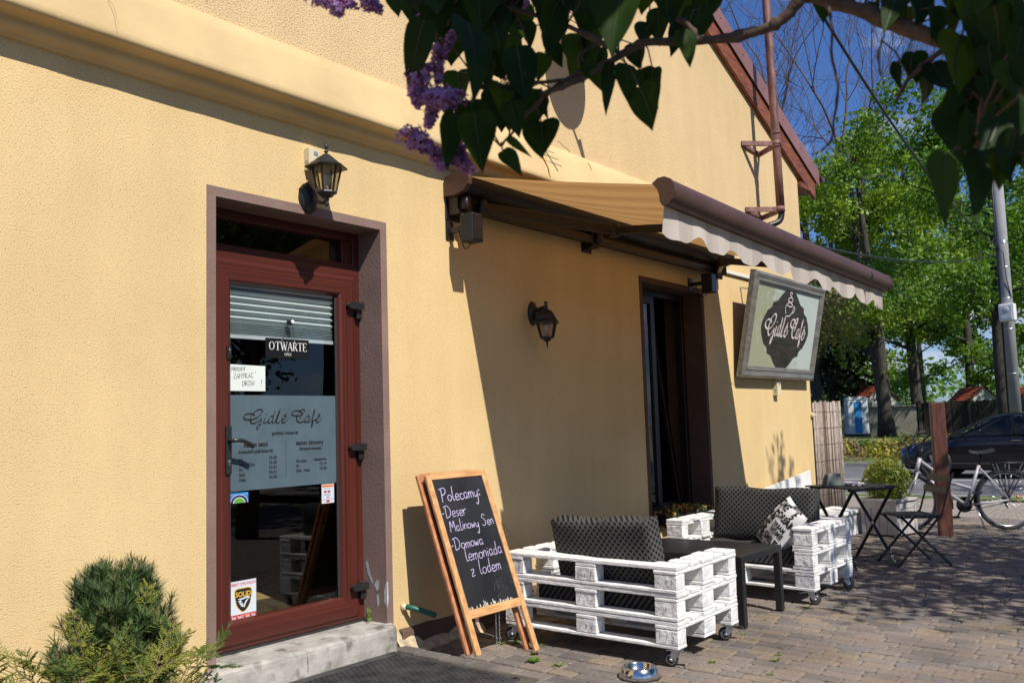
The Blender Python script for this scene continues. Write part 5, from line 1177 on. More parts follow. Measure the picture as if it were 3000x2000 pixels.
mq(ix1 - .012, yl + .006, xr - .01, yr - .006); mq(xl + .01, yl + .006, ix0 + .012, yr - .006); mq(xl + .01, iy1 - .006, xr - .01, yr - .004); mq(xl + .01, yl + .004, xr - .01, iy0 + .004)
for (x0, y0), (x1, y1), (u0, v0), (u1, v1) in (((xr, yl), (xr, yr), (xr - .012, yl + .004), (xr - .012, yr - .004)), ((xl, yr), (xl, yl), (xl + .012, yr - .004), (xl + .012, yl + .004)), ((xr, yr), (xl, yr), (xr - .012, yr - .004), (xl + .012, yr - .004)), ((xl, yl), (xr, yl), (xl + .012, yl + .004), (xr - .012, yl + .004))):
    b.add([(x0, y0, mzz(y0) - .014), (x1, y1, mzz(y1) - .014), (u1, v1, mzz(v1) - .0006), (u0, v0, mzz(v0) - .0006)], [(0, 1, 2, 3)], 0, False)
tag(b.build('door_mat', [M_matr]), 'black perforated rubber door mat in front of the concrete step', 'door mat')
# ---------------------------------------------------------------- ground, paving, road
M_earth = mat('dry_grass_earth', (0.10, 0.11, 0.05), 0.95, var=0.35, vscale=3, bump=0.02, bscale=12)
M_bed = mat('joint_sand', (0.085, 0.075, 0.055), 0.95, var=0.25, vscale=25, bump=0.004, bscale=90)
def brick_mat(name, c1, c2, cm, bw, bh, rough=0.9, off=0.5):
    m = bpy.data.materials.new(name); m.use_nodes = True
    n, l, b = nodes_of(m); b.inputs['Roughness'].default_value = rough; b.inputs['Specular IOR Level'].default_value = 0.2
    tc = n.new('ShaderNodeTexCoord'); mp = n.new('ShaderNodeMapping'); mp.inputs['Rotation'].default_value = (0, 0, R_(90)); l.new(tc.outputs['Object'], mp.inputs['Vector'])
    br = n.new('ShaderNodeTexBrick'); br.inputs['Scale'].default_value = 1.0; br.inputs['Brick Width'].default_value = bw; br.inputs['Row Height'].default_value = bh; br.inputs['Mortar Size'].default_value = 0.006; br.inputs['Color1'].default_value = (*c1, 1); br.inputs['Color2'].default_value = (*c2, 1); br.inputs['Mortar'].default_value = (*cm, 1); br.offset = off
    l.new(mp.outputs['Vector'], br.inputs['Vector'])
    ns = n.new('ShaderNodeTexNoise'); ns.inputs['Scale'].default_value = 1.2; ns.inputs['Detail'].default_value = 7; l.new(tc.outputs['Object'], ns.inputs['Vector'])
    mr = n.new('ShaderNodeMapRange'); mr.inputs['To Min'].default_value = 0.75; mr.inputs['To Max'].default_value = 1.2; l.new(ns.outputs['Fac'], mr.inputs['Value'])
    mm = n.new('ShaderNodeMix'); mm.data_type = 'RGBA'; mm.blend_type = 'MULTIPLY'; mm.inputs['Factor'].default_value = 1; l.new(br.outputs['Color'], mm.inputs['A']); l.new(mr.outputs[0], mm.inputs['B']); l.new(mm.outputs['Result'], b.inputs['Base Color'])
    bp = n.new('ShaderNodeBump'); bp.inputs['Distance'].default_value = 0.006; bp.invert = True; l.new(br.outputs['Fac'], bp.inputs['Height']); l.new(bp.outputs['Normal'], b.inputs['Normal'])
    return m
def sheet(name, x0, x1, y0, y1, zf, m, nx_=8, ny_=8):
    b = MB(); vs = [(x0 + (x1 - x0) * i / nx_, y0 + (y1 - y0) * j / ny_, 0) for i in range(nx_ + 1) for j in range(ny_ + 1)]
    vs = [(x, y, zf(x, y)) for x, y, _ in vs]
    b.add(vs, [(i * (ny_ + 1) + j, (i + 1) * (ny_ + 1) + j, (i + 1) * (ny_ + 1) + j + 1, i * (ny_ + 1) + j + 1) for i in range(nx_) for j in range(ny_)], 0, True)
    return structure(b.build(name, [m]))
sheet('ground', -80, 330, -160, 260, lambda x, y: -0.34, M_earth, 4, 4)
M_pavtex = brick_mat('paving_far', (0.205, 0.168, 0.142), (0.165, 0.148, 0.135), (0.07, 0.06, 0.048), 0.19, 0.10)
sheet('courtyard', -12, 12.9, -16, 0.02, lambda x, y: gz(y) - 0.010, M_pavtex, 2, 4)
M_side = brick_mat('pale_pavement', (0.33, 0.28, 0.24), (0.29, 0.25, 0.215), (0.19, 0.165, 0.14), 0.20, 0.10)
sheet('pavement', 12.9, 15.25, -30, 40, lambda x, y: gz(max(-3, min(1, y))) - 0.008, M_side, 2, 40)
sheet('side_yard', 11.03, 12.9, 0.02, 40, lambda x, y: gz(min(1, y)) - 0.008, M_side, 2, 8)
M_lawn = mat('short_lawn', (0.085, 0.13, 0.028), 0.95, var=0.35, vscale=4, bump=0.02, bscale=30, col2=(0.16, 0.19, 0.05))
sheet('grass_strip', 15.25, 15.85, -30, 40, lambda x, y: -0.085, M_lawn, 2, 2)
M_asph = mat('asphalt', (0.115, 0.115, 0.12), 0.9, var=0.12, vscale=1.5, bump=0.003, bscale=120, col2=(0.15, 0.15, 0.155))
sheet('road', 15.97, 26.0, -120, 160, lambda x, y: -0.19, M_asph, 1, 1)
M_kerb = mat('kerb_stone', (0.26, 0.255, 0.245), 0.9, var=0.15, vscale=4, bump=0.003, bscale=40)
def kerb(x, z):
    b = MB()
    for i in range(-40, 60): b.box((x, i * 1.0 + .004, z - .3), (x + .12, i * 1.0 + .996, z))
    return structure(b.build('kerb', [M_kerb], bevel=0.008))
kerb(15.85, -0.075); kerb(26.0, -0.07)
def verge_z(x, y): return -0.09 + 0.16 * min(1, max(0, (x - 26.1) / 18)) + 0.03 * math.sin(x * .3) * math.sin(y * .23)
sheet('verge', 26.12, 170, -90, 150, verge_z, M_lawn, 72, 60)
b = MB()
for i in range(-8, 10): b.box((20.95, i * 6.0, -.187), (21.07, i * 6.0 + 3.0, -.186))
structure(b.build('road_marking', [mat('road_paint', (0.55, 0.55, 0.53), 0.8, var=0.15, vscale=8)]))

def tint_mat(name, ramp, bump=0.004):
    m = bpy.data.materials.new(name); m.use_nodes = True
    n, l, b = nodes_of(m); b.inputs['Roughness'].default_value = 0.92; b.inputs['Specular IOR Level'].default_value = 0.2
    at = n.new('ShaderNodeAttribute'); at.attribute_name = 'tint'
    r = n.new('ShaderNodeValToRGB')
    for i, (p, c) in enumerate(ramp):
        e = r.color_ramp.elements[i] if i < 2 else r.color_ramp.elements.new(p)
        e.position = p; e.color = (*c, 1)
    l.new(at.outputs['Fac'], r.inputs['Fac'])
    tc = n.new('ShaderNodeTexCoord'); ns = n.new('ShaderNodeTexNoise'); ns.inputs['Scale'].default_value = 60; ns.inputs['Detail'].default_value = 6; ns.inputs['Roughness'].default_value = .7; l.new(tc.outputs['Object'], ns.inputs['Vector'])
    n2 = n.new('ShaderNodeTexNoise'); n2.inputs['Scale'].default_value = 1.6; n2.inputs['Detail'].default_value = 5; l.new(tc.outputs['Object'], n2.inputs['Vector'])
    ad = n.new('ShaderNodeMath'); ad.operation = 'MULTIPLY'; l.new(ns.outputs['Fac'], ad.inputs[0]); l.new(n2.outputs['Fac'], ad.inputs[1])
    mr = n.new('ShaderNodeMapRange'); mr.inputs['From Min'].default_value = 0.12; mr.inputs['From Max'].default_value = 0.38; mr.inputs['To Min'].default_value = 0.68; mr.inputs['To Max'].default_value = 1.3; l.new(ad.outputs[0], mr.inputs['Value'])
    mm = n.new('ShaderNodeMix'); mm.data_type = 'RGBA'; mm.blend_type = 'MULTIPLY'; mm.inputs['Factor'].default_value = 1; l.new(r.outputs['Color'], mm.inputs['A']); l.new(mr.outputs[0], mm.inputs['B']); l.new(mm.outputs['Result'], b.inputs['Base Color'])
    bp = n.new('ShaderNodeBump'); bp.inputs['Distance'].default_value = bump; l.new(ns.outputs['Fac'], bp.inputs['Height']); l.new(bp.outputs['Normal'], b.inputs['Normal'])
    return m
def set_tint(o, vals):
    a = o.data.attributes.new('tint', 'FLOAT', 'FACE'); a.data.foreach_set('value', vals)
M_pav = tint_mat('concrete_paver', [(0.0, (0.130, 0.118, 0.110)), (0.35, (0.195, 0.165, 0.145)), (0.6, (0.215, 0.170, 0.140)), (0.8, (0.225, 0.178, 0.128)), (1.0, (0.172, 0.158, 0.152))])
def pavers(name, x0, x1, y0, y1, zf, keep, seed, rowh=0.100, lens=(0.13, 0.17, 0.20, 0.20), tints=None, gap=0.0042):
    rr = random.Random(seed); b = MB(); tt = []; x = x0
    while x < x1 - .02:
        y = y0 + rr.uniform(-.15, 0)
        wob = rr.uniform(0, 6)
        while y < y1:
            L = rr.choice(lens); cx_, cy_ = x + rowh / 2, y + L / 2
            ya, yb = max(y, y0), min(y + L, y1)
            if yb - ya > .04 and keep(cx_, cy_):
                q = 0.010; g = gap; hx, hy = rowh / 2 - g, (yb - ya) / 2 - g; cy2 = (ya + yb) / 2; cx2 = cx_ + .004 * math.sin(cy_ * 3 + wob)
                out = [(-hx + q, -hy), (hx - q, -hy), (hx, -hy + q), (hx, hy - q), (hx - q, hy), (-hx + q, hy), (-hx, hy - q), (-hx, -hy + q)]
                t1, t2, dz = rr.uniform(-.012, .012), rr.uniform(-.010, .010), rr.uniform(-.0016, .0016)
                vs = []
                for k, ins in ((-.02, 0), (-.006, 0), (-.0015, .0035), (0.0, .011)):
                    for px, py in out:
                        a, c_ = px * (1 - ins / hx), py * (1 - ins / hy); vs.append((cx2 + a, cy2 + c_, zf(cx2, cy2 + c_) + k + dz + a * t1 + c_ * t2))
                fs = [(r_ * 8 + k, r_ * 8 + (k + 1) % 8, r_ * 8 + 8 + (k + 1) % 8, r_ * 8 + 8 + k) for r_ in range(3) for k in range(8)] + [tuple(24 + k for k in range(8))]
                b.add(vs, fs, 0, False); tv = rr.random(); tt += [tv] * len(fs)
            y += L
        x += rowh
    o = b.build(name, [M_pav]); set_tint(o, tt); return o
structure(pavers('paving', 3.97, 12.85, -3.9, -0.02, lambda x, y: gz(y), lambda x, y: y > -4.35 + 0.150 * x and (x > 4.06 or y < -1.25), 1))
structure(pavers('raised_platform', 2.2, 3.80, -1.10, -0.11, lambda x, y: -0.0345 + 0.018 * (y + .1), lambda x, y: True, 2))
b = MB(); rr = random.Random(7); tt = []
def kstone(a, c_, zt_):
    (x0, y0), (x1, y1) = a, c_; n0 = len(b.f); b.box((x0 + .002, y0 + .002, -.3), (x1 - .002, y1 - .002, zt_ + rr.uniform(-.002, .002)), 0, (rr.uniform(-.004, .004), rr.uniform(-.004, .004), 0)); tv = rr.choice((.0, .3, .5, 1.0)); tt.extend([tv] * (len(b.f) - n0))
y = -0.02
while y > -1.16: L = rr.choice((.2, .2, .16)); kstone((3.805, y - L), (3.91, y), -0.030 + .018 * (y)); y -= L
x = 3.91
while x > 2.0: kstone((x - .2, -1.23), (x, -1.11), -0.052); x -= .2
o = b.build('platform_kerb', [M_pav], bevel=0.007); set_tint(o, tt); structure(o)
b = MB(); b.box((2.2, -1.11, -.3), (3.81, -.1, -.047)); structure(b.build('platform_bed', [M_bed]))

# weeds in the joints, and litter
M_weed = leaf_mat('weed_green', (0.10, 0.20, 0.02), (0.22, 0.32, 0.05), 8, 0.3); M_weedr = leaf_mat('weed_red', (0.07, 0.03, 0.015), (0.12, 0.06, 0.025), 8, 0.2)
b = MB(); rr = random.Random(17)
def weed(x, y, r, n, mt=0, up=.5):
    z = gz(y)
    for k in range(n):
        a = rr.uniform(0, 6.28); L = r * rr.uniform(.5, 1); w2 = L * rr.uniform(.12, .22); u = rr.uniform(.2, 1) * up
        dx, dy = math.cos(a), math.sin(a); m_ = (x + dx * L * .55, y + dy * L * .55, z + L * u); e = (x + dx * L, y + dy * L, z + L * u * rr.uniform(.6, 1.3))
        b.add([(x, y, z), (m_[0] - dy * w2, m_[1] + dx * w2, m_[2]), e, (m_[0] + dy * w2, m_[1] - dx * w2, m_[2])], [(0, 1, 2, 3)], mt, False)
for x, y, r, n, mt in ((4.20, -.78, .055, 26, 0), (4.32, -.70, .045, 24, 1), (4.20, -.95, .04, 18, 0), (4.62, -1.08, .03, 12, 0), (4.46, -.45, .05, 20, 0), (4.40, -.38, .04, 14, 0), (4.52, -.62, .03, 10, 0), (3.87, -.05, .03, 10, 0), (4.14, -.35, .03, 14, 1), (6.40, -1.55, .03, 14, 0), (6.62, -1.75, .028, 14, 0), (6.66, -1.70, .02, 10, 0), (4.75, -1.62, .035, 16, 0), (4.98, -1.90, .035, 16, 0), (5.10, -1.86, .03, 12, 0), (5.35, -1.60, .022, 12, 0), (4.70, -1.98, .03, 12, 0), (5.9, -1.45, .02, 10, 0), (5.45, -1.50, .03, 12, 0), (3.77, .21, .03, 0, 0)): weed(x, y, r, n, mt)
for k in range(240):
    x, y = rr.uniform(4.1, 8.5), rr.uniform(-2.9, -.6)
    x = 3.97 + round((x - 3.97) / .1) * .1 + rr.uniform(-.003, .003); weed(x, y, rr.uniform(.006, .014), rr.randint(3, 7), 0 if rr.random() < .85 else 1, .6)
stuff(b.build('weeds', [M_weed, M_weedr]), 'little green weeds growing in the paving joints', 'weeds')
t = thing('door_weed', 'small leafy weed growing at the right foot of the red door', 'weed', (3.76, 0.12, 0.112)); b = MB(); rr = random.Random(5)
for k in range(11):
    a = rr.uniform(-2.6, .4); L = rr.uniform(.025, .05); dx, dy = math.cos(a) * .6, math.sin(a) * .6; z = .115 + rr.uniform(0, .07); x, y = 3.765, .13
    b.add([(x, y, z), (x + dx * L * .6 - dy * L * .35, y + dy * L * .6, z + L * .35), (x + dx * L, y + dy * L, z + L * .2), (x + dx * L * .6 + dy * L * .35, y + dy * L * .6, z - L * .05)], [(0, 1, 2, 3)], 0, False)
b.tube([(3.765, .13, .11), (3.77, .13, .2)], .002, 4); b.build('leaves', [M_weed], t)
b = MB(); rr = random.Random(23)
for k in range(420):
    x, y = rr.uniform(4.0, 8.5), rr.uniform(-3.0, -.35); r = rr.uniform(.002, .006)
    b.add([(x + r * rr.uniform(.6, 1.3) * math.cos(a), y + r * rr.uniform(.6, 1.3) * math.sin(a), gz(y) + .004 + rr.uniform(0, .002)) for a in (0, 1.2, 2.5, 3.8, 5.0)], [(0, 1, 2, 3, 4)], 0 if rr.random() < .6 else 1, False)
stuff(b.build('litter', [mat('pale_petal', (0.5, 0.46, 0.40), 0.9), mat('dry_leaf', (0.22, 0.13, 0.06), 0.9)]), 'scattered pale petals and dry bits on the paving', 'litter')
# ---------------------------------------------------------------- reed screen at the house corner
rs = thing('reed_screen', 'weathered reed cane screen at the corner of the yellow house', 'screen', (11.5, 0.0, 0.0))
b = MB(); rr = random.Random(9); x = 11.035
while x < 12.03:
    r = rr.uniform(.0095, .018); lean = rr.uniform(-.012, .012); y = rr.uniform(-.006, .006)
    b.tube([(x + r + lean, y, -.09), (x + r + rr.uniform(-.006, .006), y, .7), (x + r - lean, y, 1.43 + rr.uniform(-.018, .018))], r, 6, rr.choice((0, 0, 1, 2)))
    x += 2 * r * rr.uniform(.95, 1.28)
b.build('canes', [mat('grey_cane', (0.26, 0.215, 0.18), 0.8, var=0.45, vscale=6, stretch=(20, 20, 2)), mat('brown_cane', (0.11, 0.07, 0.045), 0.8, var=0.4, vscale=6, stretch=(20, 20, 2)), mat('pale_cane', (0.36, 0.30, 0.26), 0.8, var=0.35, vscale=6, stretch=(20, 20, 2))], rs)
b = MB()
for i in range(7):
    z = .08 + i * .205; b.tube([(11.03 + k * .05, -.014, z + .004 * math.sin(k * 1.7)) for k in range(21)], .0022, 4)
b.build('tie_wire', [M_ink], rs); b = MB()
for x in (11.06, 11.98): b.box((x, .012, -.09), (x + .05, .06, 1.38))
b.build('post', [M_barge], rs)
b = MB(); b.cyl((10.99, -.02, 1.27), (10.99, .0, 1.27), .03, 10); b.cyl((10.99, -.05, 1.27), (10.99, -.02, 1.27), .012, 8); b.box((10.95, -.035, 1.255), (10.985, -.02, 1.285))
tag(b.build('wall_tap', [M_cream]), 'small cream tap fitting at the house corner by the reeds', 'tap')

# ---------------------------------------------------------------- white board and low white box behind the far sofa
b = MB(); b.T = Matrix.Translation((9.2, -.10, 0.0)); b.add([(0, 0, -.1), (1.42, 0, -.1), (1.42, .02, .62), (0, .02, .50)], [(0, 1, 2, 3)]); b.add([(0, .02, -.1), (1.42, .02, -.1), (1.42, .04, .62), (0, .04, .50)], [(3, 2, 1, 0)])
b.add([(0, 0, -.1), (0, .02, -.1), (0, .04, .50), (0, .02, .50)], [(0, 1, 2, 3)]); b.add([(1.42, 0, -.1), (1.42, .02, -.1), (1.42, .04, .62), (1.42, .02, .62)], [(3, 2, 1, 0)]); b.add([(0, .02, .50), (1.42, .02, .62), (1.42, .04, .62), (0, .04, .50)], [(0, 1, 2, 3)])
tag(b.build('white_board', [M_white]), 'slanted white board leaning on the wall behind the far sofa', 'board')
lb = thing('low_box', 'low white box with a dark rim behind the far sofa arm', 'box', (10.3, -.45, gz(-.45))); b = MB(); b.box((9.75, -.62, gz(-.6)), (10.72, -.28, .155)); b.build('body', [M_palv], lb, bevel=.006); b = MB(); b.box((9.72, -.65, .155), (10.75, -.25, .195)); b.build('lid', [M_white], lb, bevel=.008)

# ---------------------------------------------------------------- flowers on the window sill
M_fl = mat('orange_petal', (0.42, 0.16, 0.012), 0.7, var=0.35, vscale=30, col2=(0.65, 0.32, 0.03)); M_dk = leaf_mat('pansy_leaf', (0.02, 0.045, 0.01), (0.04, 0.08, 0.015), 12, 0.2)
fx = thing('flower_box', 'dark box of small orange flowers on the window sill', 'flower box', (7.5, -.02, .35))
b = MB(); b.box((7.12, -.10, .345), (7.92, .06, .43)); b.build('trough', [M_blackp], fx, bevel=.006)
b = MB(); c_ = MB(); rr = random.Random(12)
for k in range(520):
    x, y = rr.uniform(7.10, 7.94), rr.uniform(-.15, .08); h_ = .40 + .085 * math.sqrt(max(0, 1 - ((x - 7.5) / .46) ** 2)) * rr.uniform(.3, 1.05); r = rr.uniform(.012, .024); a = rr.uniform(0, 6.28)
    n_ = Vector((rr.gauss(0, .6), rr.gauss(-.5, .5), rr.uniform(.2, 1))).normalized(); u = n_.orthogonal().normalized(); v = n_.cross(u); p = Vector((x, y, h_))
    if k % 5 < 2: c_.add([p + (u * math.cos(a + t) + v * math.sin(a + t)) * r * (.9 if i % 2 else .65) for i, t in enumerate([2 * math.pi * q / 8 for q in range(8)])], [tuple(range(8))], 0, False)
    else: b.add([p - u * r * 1.4, p + v * r * .5, p + u * r * 1.4, p - v * r * .5], [(0, 1, 2, 3)], 0, False)
b.build('leaves', [M_dk], fx); c_.build('flowers', [M_fl], fx)

# ---------------------------------------------------------------- wooden post
wp = thing('wooden_post', 'square red brown wooden post standing between chair and bicycle', 'post', (10.875, -1.46, gz(-1.46)))
M_post = mat('red_brown_post', (0.095, 0.030, 0.019), 0.6, var=0.3, vscale=4, stretch=(8, 8, 1.0), col2=(0.145, 0.050, 0.030))
b = MB(); b.T = Matrix.Translation((10.875, -1.46, gz(-1.46))) @ Matrix.Rotation(R_(22), 4, 'Z') @ Matrix.Rotation(R_(-1.0), 4, 'Y'); b.box((-.072, -.072, 0), (.072, .072, 1.47)); b.build('beam', [M_post], wp, bevel=.008)
b = MB(); b.T = Matrix.Translation((10.875, -1.46, gz(-1.46))) @ Matrix.Rotation(R_(22), 4, 'Z'); b.box((.072, -.11, .28), (.092, .02, .40)); b.build('iron_plate', [M_post], wp, bevel=.003)

# ---------------------------------------------------------------- planter with a golden shrub
def planter(x, y):
    t = thing('shrub_planter', 'grey white boarded planter with a round golden green shrub', 'planter', (x, y, gz(y)))
    z = gz(y); T = Matrix.Translation((x, y, z)) @ Matrix.Rotation(R_(-14), 4, 'Z')
    M_pl = mat('grey_white_board', (0.40, 0.38, 0.37), 0.8, var=0.15, vscale=5)
    b = MB(); b.T = T; h_, s_ = .40, .215
    for k in range(4):
        b.T = T @ Matrix.Rotation(k * math.pi / 2, 4, 'Z')
        for i in range(4): b.box((-s_ + .03 + i * .093, -s_ + .01, .02), (-s_ + .03 + i * .093 + .088, -s_ + .028, h_ - .03))
        b.box((-s_, -s_, 0), (-s_ + .045, -s_ + .045, h_ - .02)); b.box((-s_ + .045, -s_ + .004, h_ - .10), (s_ - .045, -s_ + .012, h_ - .02)); b.box((-s_ - .015, -s_ - .015, h_ - .02), (s_ - .03, -s_ + .04, h_ + .01))
    b.build('box', [M_pl], t, bevel=.003)
    b = MB(); b.T = T; b.box((-s_ + .03, -s_ + .03, h_ - .08), (s_ - .03, s_ - .03, h_ - .05)); b.build('soil', [mat('soil', (0.04, 0.03, 0.02), 0.95)], t)
    M_gold = leaf_mat('golden_shrub', (0.09, 0.14, 0.012), (0.24, 0.26, 0.03), 7, 0.3)
    b = MB(); rr = random.Random(33)
    for k in range(5200):
        v = Vector((rr.gauss(0, 1), rr.gauss(0, 1), rr.gauss(0, 1))).normalized() * (rr.random() ** .33); rad = 1 + .14 * math.sin(v.x * 7) * math.sin(v.y * 6 + v.z * 5)
        p = Vector((x + v.x * .26 * rad, y + v.y * .26 * rad, z + .60 + v.z * .25 * rad)); n_ = (v + Vector((rr.gauss(0, .6), rr.gauss(0, .6), rr.gauss(.2, .6)))).normalized(); u = n_.orthogonal().normalized(); w_ = n_.cross(u); r = rr.uniform(.010, .022)
        b.add([p - u * r, p + w_ * r * .6, p + u * r, p - w_ * r * .6], [(0, 1, 2, 3)], 0, False)
    b.build('foliage', [M_gold], t)
    b = MB(); rr = random.Random(2)
    for k in range(9): a = rr.uniform(0, 6.28); b.tube([(x, y, z + .33), (x + .1 * math.cos(a), y + .1 * math.sin(a), z + .5), (x + .18 * math.cos(a), y + .18 * math.sin(a), z + .68)], [.012, .008, .003], 5)
    b.build('stem', [M_barge], t)
planter(10.66, -.93)

# ---------------------------------------------------------------- bicycle
M_bwhite = mat('silver_white_paint', (0.36, 0.35, 0.39), 0.3, var=0.05); M_chrome = mat('dull_chrome', (0.5, 0.5, 0.52), 0.25, metal=1.0, var=0.1); M_tyre = mat('tyre_black', (0.014, 0.014, 0.015), 0.7); M_pink = mat('pink_decal', (0.42, 0.03, 0.16), 0.4)
bk = thing('bicycle', 'silver white step through bicycle parked behind the wooden post', 'bicycle', (11.2, -1.5, gz(-1.5)))
RH = Vector((11.72, -1.945, gz(-1.94) + .345)); ba = R_(121); F_ = Vector((math.cos(ba), math.sin(ba), 0)); S_ = Vector((-F_.y, F_.x, 0)); U_ = (Vector((0, 0, 1)) + S_ * 0.05).normalized()
def bp_(f, u, s_=0): return RH + F_ * f + U_ * u + S_ * s_
WB, RW = 1.10, .345
def wheel(c_, name):
    b = MB(); b.tube([c_ + (F_ * math.cos(a) + U_ * math.sin(a)) * (RW - .018) for a in [2 * math.pi * i / 48 for i in range(48)]], .019, 10, 0, closed=True)
    w_ = b.build(name, [M_tyre], bk); b = MB()
    b.tube([c_ + (F_ * math.cos(a) + U_ * math.sin(a)) * (RW - .042) for a in [2 * math.pi * i / 48 for i in range(48)]], .010, 8, 0, closed=True); b.build('rim', [M_chrome], w_)
    b = MB()
    for i in range(28):
        a = 2 * math.pi * i / 28; b.tube([c_ + S_ * (.025 if i % 2 else -.025) + (F_ * math.cos(a + .5 * (1 if i % 4 < 2 else -1)) + U_ * math.sin(a + .5 * (1 if i % 4 < 2 else -1))) * .02, c_ + (F_ * math.cos(a) + U_ * math.sin(a)) * (RW - .045)], .0014, 4)
    b.build('spokes', [M_chrome], w_); b = MB(); b.cyl(c_ - S_ * .05, c_ + S_ * .05, .02, 12); b.build('hub', [M_black], w_)
    b = MB(); a0, a1 = (-.2, 2.9) if name == 'rear_wheel' else (.5, 3.3)
    N = 24; vs = []
    for i in range(N + 1):
        a = a0 + (a1 - a0) * i / N
        for s_, rr_ in ((-.027, RW + .008), (-.014, RW + .018), (.014, RW + .018), (.027, RW + .008)): vs.append(c_ + (F_ * math.cos(a) + U_ * math.sin(a)) * rr_ + S_ * s_)
    b.add(vs, [(i * 4 + j, i * 4 + j + 1, i * 4 + 5 + j, i * 4 + 4 + j) for i in range(N) for j in range(3)], 0, True); b.build('mudguard', [M_black], bk)
wheel(bp_(0, 0), 'rear_wheel'); wheel(bp_(WB, 0), 'front_wheel')
BB, ST, HT_, HB_ = bp_(.45, -.055), bp_(.285, .40), bp_(WB - .17, .50), bp_(WB - .115, .32)
b = MB(); b.tube([BB, ST], .018, 10); b.tube([HT_, HB_], .022, 12); b.tube([HB_ + U_ * .02, BB], .021, 10); b.tube([HT_ - U_ * .03, bp_(.62, .21), BB.lerp(ST, .42)], .018, 10)
for s_ in (-.055, .055): b.tube([BB + S_ * s_ * .5, bp_(0, 0, s_)], .010, 8); b.tube([ST + S_ * s_ * .4 - U_ * .03, bp_(0, 0, s_)], .009, 8)
b.build('frame', [M_bwhite], bk)
b = MB()
for s_ in (-.05, .05): b.tube([HB_ + S_ * s_, bp_(WB - .02, .1, s_), bp_(WB, 0, s_)], [.013, .012, .009], 8)
b.tube([HB_ - S_ * .05, HB_ + S_ * .05], .016, 8); b.build('fork', [M_bwhite], bk)
b = MB(); d0 = (HB_ - BB).normalized(); m_ = HB_.lerp(BB, .35); b.tube([m_, m_ + (BB - HB_) * .18], .0225, 10); b.build('decal', [M_pink], bk)
b = MB(); b.tube([ST, bp_(.255, .53)], .013, 10); b.build('seat_post', [M_black], bk)
b = MB(); sv = []; N = 12
for i in range(N + 1):
    t = i / N; f = .13 + .26 * t; hw = .085 * (1 - t) ** .7 + .018; zc_ = .575 + .02 * (2 * t - 1) ** 2 - .015 * t
    for j in range(7): a = (j / 6 - .5) * 2; sv.append(bp_(f, zc_ - .035 * abs(a) ** 2.2, hw * a))
b.add(sv, [(i * 7 + j, i * 7 + j + 1, i * 7 + 8 + j, i * 7 + 7 + j) for i in range(N) for j in range(6)], 0, True); b.build('saddle', [M_blackp], bk)
b = MB(); st_ = bp_(WB - .20, .62); b.tube([HT_, st_], .014, 8)
for s_ in (-1, 1): b.tube(smooth_path([st_, st_ + S_ * s_ * .10 + U_ * .03 + F_ * .03, st_ + S_ * s_ * .24 + U_ * .12 + F_ * .02, st_ + S_ * s_ * .30 + U_ * .16 - F_ * .06], 5), .011, 8)
b.build('handlebar', [M_black], bk); b = MB()
for s_ in (-1, 1): b.tube([st_ + S_ * s_ * .29 + U_ * .155 - F_ * .03, st_ + S_ * s_ * .315 + U_ * .18 - F_ * .14], .017, 10); b.tube(smooth_path([st_ + S_ * s_ * .25 + U_ * .09, st_ + S_ * s_ * .20 + U_ * .02 + F_ * .12, st_ + U_ * -.1 + F_ * .16, HB_ + F_ * .06], 6), .003, 5)
b.build('grip', [M_rubber], bk)
b = MB(); b.lathe([(.085, -.003), (.09, 0), (.085, .003)], BB - S_ * .06, S_, 28); b.tube([BB - S_ * .085, BB - S_ * .085 + F_ * .08 - U_ * .15], .010, 8); b.tube([BB + S_ * .085, BB + S_ * .085 - F_ * .08 + U_ * .15], .010, 8)
for q in (BB - S_ * .13 + F_ * .08 - U_ * .15, BB + S_ * .13 - F_ * .08 + U_ * .15): b.bar(q - F_ * .04, q + F_ * .04, .08, .02)
b.build('crankset', [M_black], bk); b = MB()
b.tube([BB - S_ * .06 + U_ * .085, bp_(0, .04, -.06)], .0045, 5); b.tube([BB - S_ * .06 - U_ * .085, bp_(0, -.04, -.06)], .0045, 5); b.lathe([(.04, -.012), (.045, 0), (.025, .02)], bp_(0, 0, -.055), S_, 18); b.tube([bp_(0, -.02, -.065), bp_(-.02, -.10, -.065)], .014, 6); b.build('chain', [M_black], bk)
b = MB()
for s_ in (-.055, .055): b.tube([bp_(-.28, .42, s_), bp_(.17, .42, s_)], .006, 6); b.tube([bp_(0, .02, s_), bp_(-.22, .42, s_)], .0055, 6); b.tube([bp_(0, .02, s_), bp_(-.02, .42, s_)], .0055, 6); b.tube([bp_(0, .02, s_), bp_(.12, .42, s_)], .0055, 6)
for i in range(6): b.tube([bp_(-.28 + i * .09, .42, -.055), bp_(-.28 + i * .09, .42, .055)], .005, 6)
b.build('luggage_rack', [M_black], bk); b = MB(); b.lathe([(.0, -.004), (.022, -.003), (.022, .003), (0, .004)], bp_(-.13, .03, -.03), S_, 12); b.build('reflector', [mat('amber_reflector', (0.6, 0.22, 0.01), 0.3)], bk)
b = MB(); b.tube([bp_(.36, -.07, .05), bp_(.30, -.33, .13)], .009, 6); b.build('kickstand', [M_chrome], bk)

